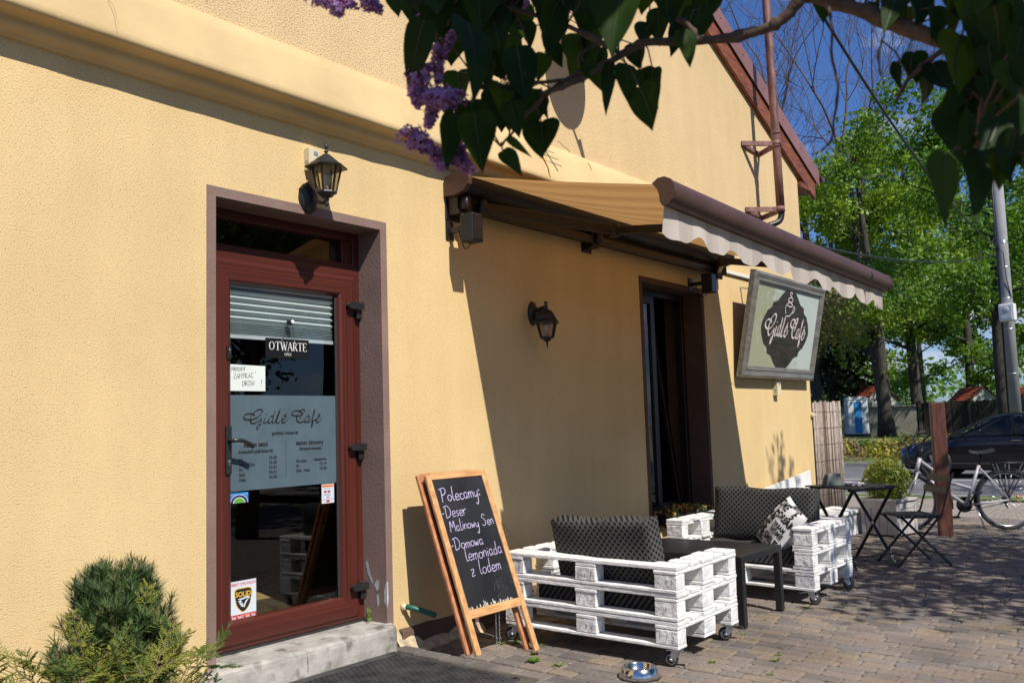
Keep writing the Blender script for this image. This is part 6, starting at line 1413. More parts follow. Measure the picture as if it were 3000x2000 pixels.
# ---------------------------------------------------------------- dark car on the road, its driver inside
M_car = mat('black_car_paint', (0.006, 0.006, 0.009), 0.12, var=0.0, spec=0.6); M_carglass = glass_mat('car_glass', (0.42, 0.48, 0.48), 1.5, 1.3); M_seat = mat('dark_seat', (0.02, 0.02, 0.022), 0.9); M_alloy = mat('alloy_rim', (0.50, 0.51, 0.53), 0.3, metal=1.0, var=0.05)
CX, CY, CZ = 22.35, 1.95, -.19          # near side at x = CX-.85, nose at +y
car = thing('parked_car', 'black hatchback driving along the road beyond the bicycle', 'car', (CX, CY - 2, CZ)); car.name = 'black_car'
stn = [  # distance behind the nose, bottom z, top z (belt / bonnet), half width
 (0.00, .36, .60, .52), (.06, .26, .66, .66), (.20, .20, .715, .78), (.45, .18, .78, .835), (.90, .18, .865, .855), (1.25, .18, .915, .86), (1.60, .18, .935, .865), (2.4, .18, .945, .87), (3.2, .18, .955, .865), (3.8, .20, .965, .845), (4.10, .26, .96, .80), (4.22, .36, .92, .72)]
b = MB(); rows = []
for d, z0, z1, hw in stn:
    r = [(hw * .90, z0), (hw * .985, z0 + .10), (hw, (z0 + z1) * .5), (hw * .975, z1 - .09), (hw * .90, z1 - .015), (hw * .55, z1 + .012), (0, z1 + .02)]
    r = r + [(-x, z) for x, z in r[::-1][1:]]; rows.append([(CX - x, CY - d, CZ + z) for x, z in r])
n = len(rows[0]); vs = [p for r in rows for p in r]
b.add(vs, [(i * n + j, (i + 1) * n + j, (i + 1) * n + (j + 1) % n, i * n + (j + 1) % n) for i in range(len(rows) - 1) for j in range(n)], 0, True); b.add(rows[0], [tuple(range(n))]); b.add(rows[-1], [tuple(range(n - 1, -1, -1))])
b.build('body', [M_car], car)
RT = [(1.95, 1.33, .56), (2.25, 1.385, .60), (2.9, 1.395, .605), (3.5, 1.36, .59), (3.95, 1.27, .55)]      # roof line
b = MB(); vs = []
for d, z, hw in RT:
    for x, dz in ((hw, -.05), (hw * .93, -.012), (hw * .5, .01), (0, .016), (-hw * .5, .01), (-hw * .93, -.012), (-hw, -.05)): vs.append((CX - x, CY - d, CZ + z + dz))
    for x, dz in ((hw, -.08), (hw * .5, -.05), (0, -.045), (-hw * .5, -.05), (-hw, -.08)): pass
b.add(vs, [(i * 7 + j, i * 7 + j + 1, i * 7 + 8 + j, i * 7 + 7 + j) for i in range(4) for j in range(6)], 0, True)
for sx_ in (-1, 1):
    def pp(d, z, hw): return (CX - sx_ * hw, CY - d, CZ + z)
    b.bar(pp(1.12, .91, .80), pp(1.97, 1.32, .575), .05, .06); b.bar(pp(2.62, .93, .83), pp(2.72, 1.36, .60), .09, .04); b.bar(pp(3.62, .95, .80), pp(3.45, 1.33, .585), .10, .05); b.bar(pp(4.12, .95, .72), pp(3.93, 1.24, .55), .12, .06)
b.build('roof', [M_car], car)
def pane(pts, nm): q = MB(); q.add(pts, [tuple(range(len(pts)))]); q.build(nm, [M_carglass], car)
for sx_ in (-1, 1):
    f = lambda d, z, hw: (CX - sx_ * hw, CY - d, CZ + z)
    pane([f(1.32, .93, .815), f(2.60, .94, .835), f(2.68, 1.34, .602), f(2.02, 1.31, .588)], 'side_window'); pane([f(2.68, .945, .835), f(3.60, .955, .80), f(3.45, 1.31, .588), f(2.78, 1.345, .602)], 'side_window')
pane([(CX - .76, CY - 1.12, CZ + .92), (CX + .76, CY - 1.12, CZ + .92), (CX + .55, CY - 1.95, CZ + 1.31), (CX - .55, CY - 1.95, CZ + 1.31)], 'windscreen'); pane([(CX - .68, CY - 4.13, CZ + .95), (CX + .68, CY - 4.13, CZ + .95), (CX + .52, CY - 3.94, CZ + 1.24), (CX - .52, CY - 3.94, CZ + 1.24)], 'rear_window')
for d in (.80, 3.42):
    for sx_ in (-1, 1):
        x = CX - sx_ * .80; q = MB(); c_ = (x, CY - d, CZ + .315)
        q.lathe([(.20, -.10), (.30, -.10), (.315, -.08), (.315, .07), (.30, .085), (.225, .075), (.21, .05)], c_, (-sx_, 0, 0), 30, 0); w_ = q.build('wheel', [M_tyre], car); q = MB()
        q.lathe([(.0, .055), (.05, .06), (.06, .05), (.20, .06), (.222, .075), (.222, .03), (0, .03)], c_, (-sx_, 0, 0), 30, 1)
        for k in range(5): a = 2 * math.pi * k / 5; q.bar((x - sx_ * .066, c_[1] + .04 * math.cos(a), c_[2] + .04 * math.sin(a)), (x - sx_ * .074, c_[1] + .21 * math.cos(a), c_[2] + .21 * math.sin(a)), .055, .02, (1, 0, 0), 0)
        q.build('rim', [M_alloy, M_black], w_); q = MB(); q.lathe([(.0, .0), (.36, .0), (.36, .012), (0, .012)], (CX - sx_ * .848, c_[1], c_[2] + .02), (-sx_, 0, 0), 26); q.build('wheel_arch', [M_black], car)
for sx_ in (-1, 1):
    q = MB(); q.add([(CX - sx_ * .60, CY - .03, CZ + .56), (CX - sx_ * .81, CY - .30, CZ + .60), (CX - sx_ * .80, CY - .42, CZ + .73), (CX - sx_ * .62, CY - .14, CZ + .67)], [(0, 1, 2, 3)]); q.build('headlight', [M_chrome], car)
    q = MB(); q.ball((CX - sx_ * .93, CY - 1.42, CZ + .98), (.09, .05, .065)); q.build('mirror', [M_car], car)
    for d in (2.45, 3.35): q = MB(); q.box((CX - sx_ * .875 - .01, CY - d - .1, CZ + .80), (CX - sx_ * .875 + .012, CY - d + .1, CZ + .825)); q.build('door_handle', [M_chrome], car)
for x in (-.36, .36):
    for d in (2.35, 3.3):
        q = MB(); q.box((CX + x - .22, CY - d - .15, CZ + .30), (CX + x + .22, CY - d + .35, CZ + .48)); q.box((CX + x - .21, CY - d - .30, CZ + .40), (CX + x + .21, CY - d - .17, CZ + 1.02), 0, (R_(12), 0, 0)); q.box((CX + x - .11, CY - d - .36, CZ + 1.04), (CX + x + .11, CY - d - .28, CZ + 1.2)); q.build('seat', [M_seat], car, bevel=.03)
q = MB(); sw = Vector((CX - .36, CY - 1.72, CZ + .86)); q.tube([sw + Vector((.17 * math.cos(a), .06 * math.sin(a), .16 * math.sin(a))) for a in [2 * math.pi * i / 20 for i in range(20)]], .013, 6, 0, closed=True); q.build('steering_wheel', [M_black], car)

M_hair = mat('dark_hair', (0.015, 0.012, 0.01), 0.8)
px_, py_, pz_ = CX - .36, CY - 2.42, CZ + .52
def P_(x, y, z): return (px_ + x, py_ + y, pz_ + z)
dr = MB(); dr.tube([P_(0, .02, -.02), P_(0, 0, .12), P_(0, -.03, .30), P_(0, -.04, .44), P_(0, -.03, .50)], [.15, .155, .17, .13, .06], 14, 0)
dr.tube([P_(0, -.03, .47), P_(0, -.02, .56)], [.055, .052], 10, 0); dr.ball(P_(0, 0, .65), (.075, .095, .115), 14, 10, 0)
for s_ in (-1, 1):
    dr.tube([P_(s_ * .17, -.03, .42), P_(s_ * .22, .10, .24), P_(s_ * .20, .20, .18)], [.062, .050, .045], 10, 0); dr.tube([P_(s_ * .20, .20, .18), P_(s_ * .19, .40, .27), P_(s_ * .17, .62, .36)], [.042, .038, .030], 10, 0); dr.ball(P_(s_ * .165, .66, .37), (.035, .05, .04), 10, 7, 0)
    for k in range(4): dr.tube([P_(s_ * .165 + (k - 1.5) * .016, .68, .385), P_(s_ * .165 + (k - 1.5) * .016, .715, .385), P_(s_ * .165 + (k - 1.5) * .016, .725, .36)], .008, 6, 0)
    dr.tube([P_(s_ * .09, .04, -.02), P_(s_ * .12, .46, .02), P_(s_ * .12, .62, -.30)], [.09, .075, .055], 10, 0)
dr.ball(P_(0, .095, .64), (.014, .022, .02), 8, 6, 0)
M_pers = bpy.data.materials.new('skin_and_shirt'); M_pers.use_nodes = True       # bare head and forearms, dark shirt and trousers
nn, ll, bb = nodes_of(M_pers); bb.inputs['Roughness'].default_value = 0.75
tc = nn.new('ShaderNodeTexCoord'); sp = nn.new('ShaderNodeSeparateXYZ'); ll.new(tc.outputs['Object'], sp.inputs['Vector'])
def mm_(op, a, b_):
    q = nn.new('ShaderNodeMath'); q.operation = op
    for i, v in enumerate((a, b_)):
        if isinstance(v, float): q.inputs[i].default_value = v
        else: ll.new(v, q.inputs[i])
    return q.outputs[0]
msk = mm_('MAXIMUM', mm_('GREATER_THAN', sp.outputs['Z'], pz_ + .495), mm_('MULTIPLY', mm_('GREATER_THAN', sp.outputs['Y'], py_ + .205), mm_('GREATER_THAN', sp.outputs['Z'], pz_ + .145)))
mx = nn.new('ShaderNodeMix'); mx.data_type = 'RGBA'; ll.new(msk, mx.inputs['Factor']); mx.inputs['A'].default_value = (0.018, 0.02, 0.028, 1); mx.inputs['B'].default_value = (0.42, 0.22, 0.15, 1); ll.new(mx.outputs['Result'], bb.inputs['Base Color'])
drv = dr.build('person', [M_pers]); tag(drv, 'driver in a dark shirt holding the wheel of the black car', 'person')
rm = drv.modifiers.new('one_body', 'REMESH'); rm.mode = 'VOXEL'; rm.voxel_size = 0.011; rm.use_smooth_shade = True
hr = MB(); hr.ball(P_(0, -.015, .69), (.082, .098, .095), 12, 8); hr.build('hair', [M_hair], drv)

# ---------------------------------------------------------------- concrete pole, its box, the overhead cables
M_polec = mat('pole_concrete', (0.26, 0.265, 0.27), 0.8, var=0.1, vscale=3, bump=.002, bscale=40)
up = thing('utility_pole', 'grey concrete utility pole at the right edge', 'pole', (28.4, .35, -.1))
pb = Vector((28.62, .66, -.1)); ptp = Vector((27.52, .42, 9.4))
b = MB(); b.tube([pb, pb.lerp(ptp, .5), ptp], [.185, .160, .135], 18); b.build('shaft', [M_polec], up)
b = MB()
for z in (.25, .38, .47, .56, .63, .635): c_ = pb.lerp(ptp, z); b.tube([c_, c_ + (ptp - pb).normalized() * .025], .178 - .045 * z + .008, 14)
b.build('strap', [M_zinc], up); b = MB(); ofs = Vector((-.13, .13, 0)); b.tube([pb + ofs, pb.lerp(ptp, .5) + ofs, ptp + ofs * .8], .022, 6); b.tube([pb.lerp(ptp, .62) + ofs, pb.lerp(ptp, .60) + Vector((-.2, -.05, 0)), pb.lerp(ptp, .52) + Vector((-.18, -.08, 0)), pb.lerp(ptp, .47) + Vector((-.1, -.15, 0))], .012, 6); b.build('conduit', [M_black], up)
jb = pb.lerp(ptp, .425) + Vector((-.27, -.06, 0)); bx_ = thing('junction_box', 'pale grey box strapped to the concrete pole', 'box', tuple(jb))
b = MB(); b.T = Matrix.Translation(jb) @ Matrix.Rotation(R_(-8), 4, 'Z'); b.box((-.12, -.20, -.24), (.10, .20, .24)); b.build('case', [M_white], bx_, bevel=.03, seg=3)
b = MB(); b.T = Matrix.Translation(jb) @ Matrix.Rotation(R_(-8), 4, 'Z'); b.box((-.135, -.13, -.17), (-.118, .13, .17)); b.lathe([(.07, 0), (.08, .004), (.07, .008)], (-.136, 0, .07), (-1, 0, 0), 16); b.build('lid', [mat('box_lid', (0.5, 0.53, 0.56), 0.5)], bx_)
def cable(a, c_, sag, r, label, grp):
    a, c_ = Vector(a), Vector(c_); pts = [a.lerp(c_, i / 30) - Vector((0, 0, sag * 4 * (i / 30) * (1 - i / 30))) for i in range(31)]
    b = MB(); b.tube(pts, r, 6); return tag(b.build('overhead_cable', [M_black]), label, 'cable', grp)
def on_pole(t): return pb.lerp(ptp, t) + Vector((-.15, .1, 0))
cable((9.55, -.30, 7.0), on_pole(.62), .55, .022, 'thick black cable sloping from the mast down to the pole', 'overhead cables'); cable((11.1, .05, 3.45), on_pole(.60), .25, .016, 'black cable running from the house corner up to the pole', 'overhead cables')

# ---------------------------------------------------------------- far side of the road
tl = thing('portable_toilet', 'white and blue portable toilet on the grass across the road', 'portable toilet', (52.6, 12.55, .02)); TZ = verge_z(52.6, 12.5)
TT = Matrix.Translation((52.6, 12.55, TZ)) @ Matrix.Rotation(R_(-62), 4, 'Z')
M_tw = mat('toilet_white', (0.52, 0.55, 0.57), 0.5, var=0.08); M_tb = mat('toilet_blue', (0.02, 0.20, 0.50), 0.45, var=0.05)
b = MB(); b.T = TT; b.box((-.55, -.55, .12), (.55, .55, 2.05)); b.build('cabin', [M_tw], tl, bevel=.05, seg=2)
b = MB(); b.T = TT; b.box((-.20, -.585, .2), (.18, -.552, 1.95)); b.build('door', [M_tb], tl, bevel=.01)
b = MB(); b.T = TT; b.box((-.58, -.58, 2.05), (.58, .58, 2.14)); b.box((-.48, -.48, 2.14), (.48, .48, 2.24)); b.build('roof', [M_tw], tl, bevel=.07, seg=3); b = MB(); b.T = TT; b.box((-.6, -.6, 0), (.6, .6, .12)); b.build('base', [M_seat], tl)
b = MB(); b.T = TT
for i in range(4): b.box((-.565, -.25, 1.45 + i * .09), (-.552, .25, 1.50 + i * .09))
b.box((-.565, -.42, .5), (-.552, .42, 1.2)); b.box((-.57, -.1, 1.3), (-.552, .1, 1.44)); b.build('side_panel', [mat('toilet_grey', (0.36, 0.39, 0.41), 0.6)], tl)
b = MB(); zb_ = verge_z(44, 12); b.lathe([(.17, 0), (.17, .38), (.10, .55), (.07, .62), (.085, .66), (.085, .95), (0, .95)], (46.0, 11.95, zb_), seg=12); tag(b.build('bollard', [mat('brown_bollard', (0.13, 0.05, 0.03), 0.6)]), 'small brown bollard beside the portable toilet', 'bollard')
# pale wall and dark board fence
b = MB(); rr = random.Random(3); M_pw = mat('pale_stone_wall', (0.27, 0.255, 0.21), 0.9, var=0.2, vscale=2, bump=.02, bscale=6)
def wallrun(p, q, h_, th_, m_, nm, lab, cap=True):
    p, q = Vector(p), Vector(q); d = (q - p).normalized(); b = MB(); zz = verge_z(p.x, p.y) - .2
    b.bar(p + Vector((0, 0, zz + h_ / 2)), q + Vector((0, 0, zz + h_ / 2)), th_, h_)
    if cap: b.bar(p + Vector((0, 0, zz + h_ + .05)), q + Vector((0, 0, zz + h_ + .05)), th_ + .16, .10)
    return tag(b.build(nm, [m_], bevel=.02), lab, 'wall')
wallrun((54.5, 30, 0), (55.5, 9.2, 0), 1.8, .3, M_pw, 'stone_wall', 'pale stone wall behind the portable toilet across the road')
fn = thing('board_fence', 'long dark brown board fence across the road', 'fence', (53, 0, 0)); M_fen = mat('dark_fence_board', (0.030, 0.022, 0.015), 0.9, var=0.4, vscale=3, stretch=(5, 5, .6)); rr = random.Random(44)
b = MB(); y = 9.4
while y > -22: w_ = rr.uniform(.14, .18); b.box((52.9 + rr.uniform(-.01, .01), y - w_, verge_z(53, y) - .1), (52.93, y - .008, verge_z(53, y) + 1.78 + rr.uniform(-.04, .04))); y -= w_
b.build('boards', [M_fen], fn)
for k in range(13): b = MB(); y = 9.2 - k * 2.5; b.box((52.78, y - .07, verge_z(53, y) - .1), (52.89, y + .07, verge_z(53, y) + 1.9)); b.build('post', [mat('fence_post', (0.06, 0.055, 0.045), 0.9)] if k == 0 else [bpy.data.materials['fence_post']], fn)
M_tile = mat('orange_roof_tile', (0.34, 0.075, 0.03), 0.75, var=0.3, vscale=2.5, bump=.03, bscale=5); M_wwall = mat('whitewash', (0.42, 0.41, 0.37), 0.9, var=0.15, vscale=2)
def shrine(x, y, w_, h_, label):
    z = verge_z(x, y); t = thing('tiled_hut', label, 'hut', (x, y, z), 'small tiled huts along the far wall'); rz = R_(45); T = Matrix.Translation((x, y, z)) @ Matrix.Rotation(rz, 4, 'Z')
    b = MB(); b.T = T; b.box((-1.0, -w_ / 2, 0), (1.0, w_ / 2, h_)); 
    for x_ in (-1.0, 1.0): b.add([(x_, -w_ / 2, h_), (x_, w_ / 2, h_), (x_, 0, h_ + w_ * .42)], [(0, 1, 2)])
    b.build('wall', [M_wwall], t)
    b = MB(); b.T = T @ Matrix.Rotation(math.pi / 2, 4, 'Z'); W2, o_ = 1.0, .16
    k = w_ * .42
    b.T = T
    for s_ in (-1, 1): 
        p0, p1 = (-1.15, s_ * (w_ / 2 + o_), h_ - o_ * .84), (1.15, s_ * (w_ / 2 + o_), h_ - o_ * .84); q0, q1 = (-1.15, 0, h_ + k + .03), (1.15, 0, h_ + k + .03)
        N = 7
        for i in range(N):
            a, c_ = i / N, (i + 1) / N; L_ = lambda u, v, t_: tuple(u[j] + (v[j] - u[j]) * t_ for j in range(3)); r0, r1, r2, r3 = L_(p0, q0, a), L_(p1, q1, a), L_(p1, q1, c_), L_(p0, q0, c_)
            b.add([(r0[0], r0[1], r0[2] + .05), (r1[0], r1[1], r1[2] + .05), r2, r3, (r0[0], r0[1], r0[2]), (r1[0], r1[1], r1[2])], [(0, 1, 2, 3), (4, 5, 1, 0)])
    b.build('roof', [M_tile], t); return t
shrine(58.5, 13.3, 2.0, 2.15, 'tiled hut with orange roof left of the big trunk'); shrine(60.5, 8.0, 1.6, 2.0, 'tiled hut with orange roof beyond the fence, nearest the post top'); shrine(66.0, 6.1, 1.6, 1.95, 'smaller tiled hut with orange roof, rightmost beyond the fence')
# golden ground cover in the verge
M_gc1 = leaf_mat('golden_juniper', (0.20, 0.19, 0.02), (0.38, 0.31, 0.04), 1.2, 0.25); M_gc2 = leaf_mat('green_cover', (0.06, 0.13, 0.015), (0.12, 0.22, 0.03), 1.2, 0.25); M_gc3 = mat('brown_twigs', (0.14, 0.08, 0.05), 0.9, var=0.3, vscale=3)
b = MB(); rr = random.Random(61)
for k in range(230):
    x = rr.uniform(26.6, 34.5); y = rr.uniform(-9, 12.5); r = rr.uniform(.35, .75); hh = r * rr.uniform(.75, 1.15); mt = rr.choice((0, 0, 0, 1, 2)) if x > 27.6 else rr.choice((0, 2, 2)); z0 = verge_z(x, y)
    for q in range(150):
        v = Vector((rr.gauss(0, 1), rr.gauss(0, 1), abs(rr.gauss(0, 1)))).normalized() * rr.uniform(.6, 1); p = Vector((x + v.x * r, y + v.y * r, z0 + v.z * hh)); n_ = (v + Vector((rr.gauss(0, .5), rr.gauss(0, .5), rr.gauss(.3, .4)))).normalized(); u = n_.orthogonal().normalized(); w_ = n_.cross(u); s_ = rr.uniform(.03, .075)
        b.add([p - u * s_, p + w_ * s_ * .6, p + u * s_, p - w_ * s_ * .6], [(0, 1, 2, 3)], mt, False)
stuff(b.build('ground_cover', [M_gc1, M_gc2, M_gc3]), 'golden and green low shrubs covering the verge across the road', 'ground cover')
# ---------------------------------------------------------------- trees
M_bark = mat('grey_brown_bark', (0.034, 0.028, 0.023), 0.9, var=0.3, vscale=3, bump=.02, bscale=10, stretch=(4, 4, 1), col2=(0.070, 0.058, 0.048))
M_twig = mat('reddish_twig', (0.075, 0.050, 0.045), 0.9, var=0.2)
M_lime = leaf_mat('lime_maple_leaf', (0.11, 0.20, 0.018), (0.25, 0.35, 0.04), 0.55, 0.35); M_green = leaf_mat('green_leaf', (0.065, 0.15, 0.016), (0.15, 0.26, 0.03), 0.6, 0.35); M_fir = leaf_mat('fir_needles', (0.010, 0.024, 0.010), (0.028, 0.045, 0.018), 1.0, 0.1); M_ylw = leaf_mat('bronze_leaf', (0.16, 0.15, 0.04), (0.28, 0.24, 0.09), 1.5, 0.3)
def leaf_quads(b, c, rad, n, size, rr, flat=.6, mt=0):
    for k in range(n):
        v = Vector((rr.gauss(0, 1), rr.gauss(0, 1), rr.gauss(0, 1))).normalized() * (rr.random() ** .4) * rad
        p = c + Vector((v.x, v.y, v.z * flat)); n_ = Vector((rr.gauss(0, .7), rr.gauss(0, .7), rr.uniform(.1, 1.2))).normalized(); u = n_.orthogonal().normalized(); a = rr.uniform(0, 6.28); w_ = n_.cross(u); u, w_ = u * math.cos(a) + w_ * math.sin(a), w_ * math.cos(a) - u * math.sin(a)
        s_ = size * rr.uniform(.6, 1.25); t = rr.uniform(-.35, .35) * s_
        b.add([p - u * s_, p + w_ * s_ * .62 + n_ * t, p + u * s_, p - w_ * s_ * .62 + n_ * t], [(0, 1, 2, 3)], mt, False)
def deciduous(label, base, H, r0, crown, seed, nclump, per, size, m, bare=.25, lean=(0, 0), group=None, forks=1):
    """trunk with limbs; leaf clumps gathered along the limb ends, sparse enough to let the sky through"""
    rr = random.Random(seed); base = Vector(base); t = thing('broadleaf_tree', label, 'tree', tuple(base), group); tb = MB(); cb_ = MB(); ends = []
    for f in range(forks):
        lx, ly = lean[0] + (f - (forks - 1) / 2) * .09, lean[1] + (f - (forks - 1) / 2) * .05; pts, rs = [], []; n = 9
        for i in range(n + 1):
            s_ = i / n; pts.append(base + Vector((lx * H * s_ + .18 * math.sin(s_ * 5 + seed + f), ly * H * s_ + .18 * math.cos(s_ * 4 + seed * 2 + f), H * .92 * s_))); rs.append(r0 * (1.25 if i == 0 else 1) * (1 - .86 * s_) + .012)
        tb.tube(pts, rs, 9)
        nl = 11
        for k in range(nl):
            s_ = bare + (1 - bare) * (k + .5) / nl * .96; p0 = pts[0].lerp(pts[-1], 0); idx = s_ * n; i0 = min(n - 1, int(idx)); p0 = pts[i0].lerp(pts[i0 + 1], idx - i0)
            a = k * 2.4 + seed; L = crown * (1 - .55 * max(0, (s_ - .45) / .55)) * rr.uniform(.7, 1.05) * (.75 + .5 * min(1, (s_ - bare) / .2)); up_ = rr.uniform(.25, .7)
            mid = p0 + Vector((math.cos(a) * L * .5, math.sin(a) * L * .5, L * up_ * .35)); end = p0 + Vector((math.cos(a) * L, math.sin(a) * L, L * up_ * .7 - .1)); rb = max(.02, r0 * (1 - s_) * .42)
            tb.tube([p0, mid, end], [rb, rb * .6, .012], 5)
            for q in range(5):
                f_ = .35 + .65 * q / 4; c0 = p0.lerp(mid, f_ * 2) if f_ < .5 else mid.lerp(end, f_ * 2 - 1); d = Vector((rr.gauss(0, 1), rr.gauss(0, 1), rr.gauss(.25, .7))).normalized() * rr.uniform(.6, 1.9); e2 = c0 + d
                tb.tube([c0, e2], [rb * .35 + .006, .006], 4); ends.append(e2)
    for k in range(nclump):
        c0 = rr.choice(ends) + Vector((rr.gauss(0, .35), rr.gauss(0, .35), rr.gauss(0, .3))); leaf_quads(cb_, c0, rr.uniform(.5, 1.05), per, size, rr)
    tb.build('trunk', [M_bark], t); cb_.build('crown', [m], t); return t
def vz(x, y): return verge_z(x, y) - .05
FT = 'leafy trees across the road'
deciduous('lime green tree with a thick forked trunk left of the fence', (49.0, 10.1, vz(49, 10)), 17.0, .36, 5.4, 1, 560, 36, .125, M_lime, .24, (-.005, .03), FT, 2)
deciduous('lime green tree with a straight dark trunk behind the forked one', (55.9, 10.2, vz(55, 10)), 18.5, .36, 5.6, 2, 520, 34, .13, M_lime, .26, (0, -.02), FT)
deciduous('tree with a bare grey trunk beside the utility pole', (35.1, 1.75, vz(35, 1)), 13.5, .27, 4.8, 3, 480, 34, .105, M_green, .34, (.0, .03), FT)
deciduous('green tree behind the fence between the two nearer trunks', (66.0, 9.3, vz(66, 9)), 18.0, .34, 5.8, 4, 480, 32, .14, M_green, .18, (0, 0), FT)
deciduous('green tree far behind the fence near the utility pole', (73.0, 6.0, vz(73, 6)), 17.0, .34, 6.0, 5, 460, 32, .15, M_lime, .15, (0, 0), FT)
deciduous('lime tree directly behind the house corner beyond the toilet', (59.0, 15.6, vz(59, 15)), 17.5, .35, 5.4, 6, 500, 34, .14, M_lime, .2, (0, 0), FT)
deciduous('low leafy tree filling the gap behind the stone wall', (80.2, 15.9, vz(80, 15)), 15.0, .32, 6.0, 7, 320, 30, .17, M_green, .1, (0, 0), FT)
deciduous('large tree at the far right edge behind the pole', (58.0, 0.5, vz(58, 0)), 16.0, .34, 5.6, 8, 320, 30, .15, M_green, .15, (0, 0), FT)
deciduous('bright spindly tree to the right of the pole', (47.0, -1.6, vz(46, -2)), 15.0, .3, 5.0, 9, 280, 30, .14, M_lime, .2, (0, 0), FT)
deciduous('small bronze leaved tree behind the reed screen', (36.0, 9.35, vz(36, 9)), 6.6, .10, 1.6, 12, 70, 60, .085, M_ylw, .62, (0, 0))
def bare_tree(label, base, H, r0, seed):
    rr = random.Random(seed); t = thing('bare_tree', label, 'tree', base, 'bare trees behind the roof'); tb = MB(); tw = MB(); base = Vector(base)
    def grow(p, d, L, r, lev):
        n = 3; pts, rs = [p], [r]; q = p
        for i in range(n):
            d = (d + Vector((rr.gauss(0, .13), rr.gauss(0, .13), rr.gauss(.05, .08)))).normalized(); q = q + d * L / n; pts.append(q); rs.append(r * (1 - .45 * (i + 1) / n))
        (tb if lev < 3 else tw).tube(pts, rs, 7 if lev < 2 else (5 if lev < 4 else 3), 0, cap=False)
        if lev >= 7: return
        for k in range(3 if lev < 4 else 3 if rr.random() < .75 else 2):
            s_ = 1.0 if k == 0 else rr.uniform(.35, .95); i0 = min(n - 1, int(s_ * n)); c0 = pts[i0].lerp(pts[i0 + 1], min(1, s_ * n - i0)); ax = d.orthogonal().normalized(); ax.rotate(Matrix.Rotation(rr.uniform(0, 6.28), 3, d)); nd = (d + ax * (rr.uniform(.15, .4) if k == 0 else rr.uniform(.5, .95)) + Vector((0, 0, .12))).normalized()
            grow(c0, nd, L * rr.uniform(.66, .86), max(.011, r * (.70 if k == 0 else .50)), lev + 1)
    grow(base, Vector((0, 0, 1)), H * .27, r0, 0); tb.build('trunk', [M_bark], t); tw.build('twigs', [M_twig], t)
bare_tree('leafless tree with fine reddish twigs against the blue sky behind the roof', (53.5, 14.6, 0), 37.0, .40, 3)
bare_tree('second leafless tree farther left behind the roof edge', (56.0, 20.6, 0), 37.0, .40, 8)
def conifer(label, base, H, R, seed):
    rr = random.Random(seed); t = thing('conifer', label, 'tree', base, 'dark conifers behind the house'); tb = MB(); cb_ = MB(); b0 = Vector(base); tb.tube([b0, b0 + Vector((0, 0, H))], [.2, .02], 7)
    for k in range(150):
        s_ = rr.random() ** .8; z = .6 + s_ * (H - .8); a = rr.uniform(0, 6.28); L = R * (1 - s_) ** .8 * rr.uniform(.75, 1.1) + .15; p0 = b0 + Vector((0, 0, z)); d = Vector((math.cos(a), math.sin(a), -.25))
        tb.tube([p0, p0 + d * L], [.03, .006], 3)
        for q in range(9): leaf_quads(cb_, p0 + d * L * (q + 1) / 9 + Vector((0, 0, -.06)), .22, 4, .13, rr, .8)
    tb.build('trunk', [M_bark], t); cb_.build('crown', [M_fir], t)
conifer('dark conifer just behind the reed screen and toilet', (57.5, 15.6, 0), 10.0, 2.8, 1); conifer('darker conifer left of the tiled hut', (60.0, 14.6, 0), 8.5, 2.6, 2); conifer('broad conifer right behind the house corner', (62.0, 18.0, 0), 11.0, 3.0, 5)
b = MB(); rr = random.Random(77)
for k in range(260):
    x = rr.uniform(84, 120); y = rr.uniform(-25, 45); leaf_quads(b, Vector((x, y, rr.uniform(.5, 6.5) * (1 - .2 * rr.random()))), 2.2, 34, .34, rr, .8)
stuff(b.build('far_woods', [M_green]), 'mass of green foliage closing the view far behind the fence', 'woods')
# trees on the camera side of the street: they throw the dappled shade and show in the glass
M_shade = leaf_mat('street_tree_leaf', (0.045, 0.10, 0.015), (0.09, 0.17, 0.025), 1.5, 0.3)
ST = 'street trees on the near side'
def shade_tree(label, base, H, cz, R, seed, ncl, per, size):
    rr = random.Random(seed); base = Vector(base); t = thing('street_tree', label, 'tree', tuple(base), ST); tb = MB(); cb_ = MB(); tb.tube([base, base + Vector((.05, .1, H * .35)), base + Vector((0, 0, H * .9))], [.16, .12, .04], 9)
    for k in range(ncl):
        v = Vector((rr.gauss(0, 1), rr.gauss(0, 1), rr.gauss(0, 1))).normalized() * (rr.random() ** .45); c0 = Vector((base.x + v.x * R, base.y + v.y * R * .95, cz + v.z * R * .62))
        if k % 6 == 0: tb.tube([base + Vector((0, 0, min(H * .8, max(1.8, c0.z - .8)))), c0], [.035, .008], 4)
        leaf_quads(cb_, c0, rr.uniform(.25, .5), per, size, rr, .7)
    if seed == 4:                                   # a few long thin shoots reaching over towards the house
        for e in ((8.35, -4.75, 6.6), (8.05, -5.1, 6.9), (8.75, -4.6, 6.3), (8.55, -4.4, 6.25)):
            e = Vector(e); tb.tube([base + Vector((0, 0, 4.6)), base.lerp(e, .5) + Vector((0, 0, 2.9)), e, e + Vector((.02, .03, -.45))], [.03, .018, .009, .005], 5)
            for q in range(5): leaf_quads(cb_, e + Vector((rr.gauss(0, .05), rr.gauss(0, .05), -.1 * q)), .09, 4, .05, rr, 1.2)
    tb.build('trunk', [M_bark], t); cb_.build('crown', [M_shade], t)
shade_tree('street tree shading the cafe table and chair', (7.75, -6.55, gz(-6.5)), 6.2, 4.4, 2.75, 4, 470, 26, .062)
shade_tree('street tree reflected in the door glass', (12.5, -10.5, gz(-10)), 8.5, 5.6, 3.2, 5, 200, 16, .085)
shade_tree('street tree farther left on the near side', (16.5, -7.5, gz(-7)), 8.0, 5.4, 3.0, 6, 180, 16, .085)
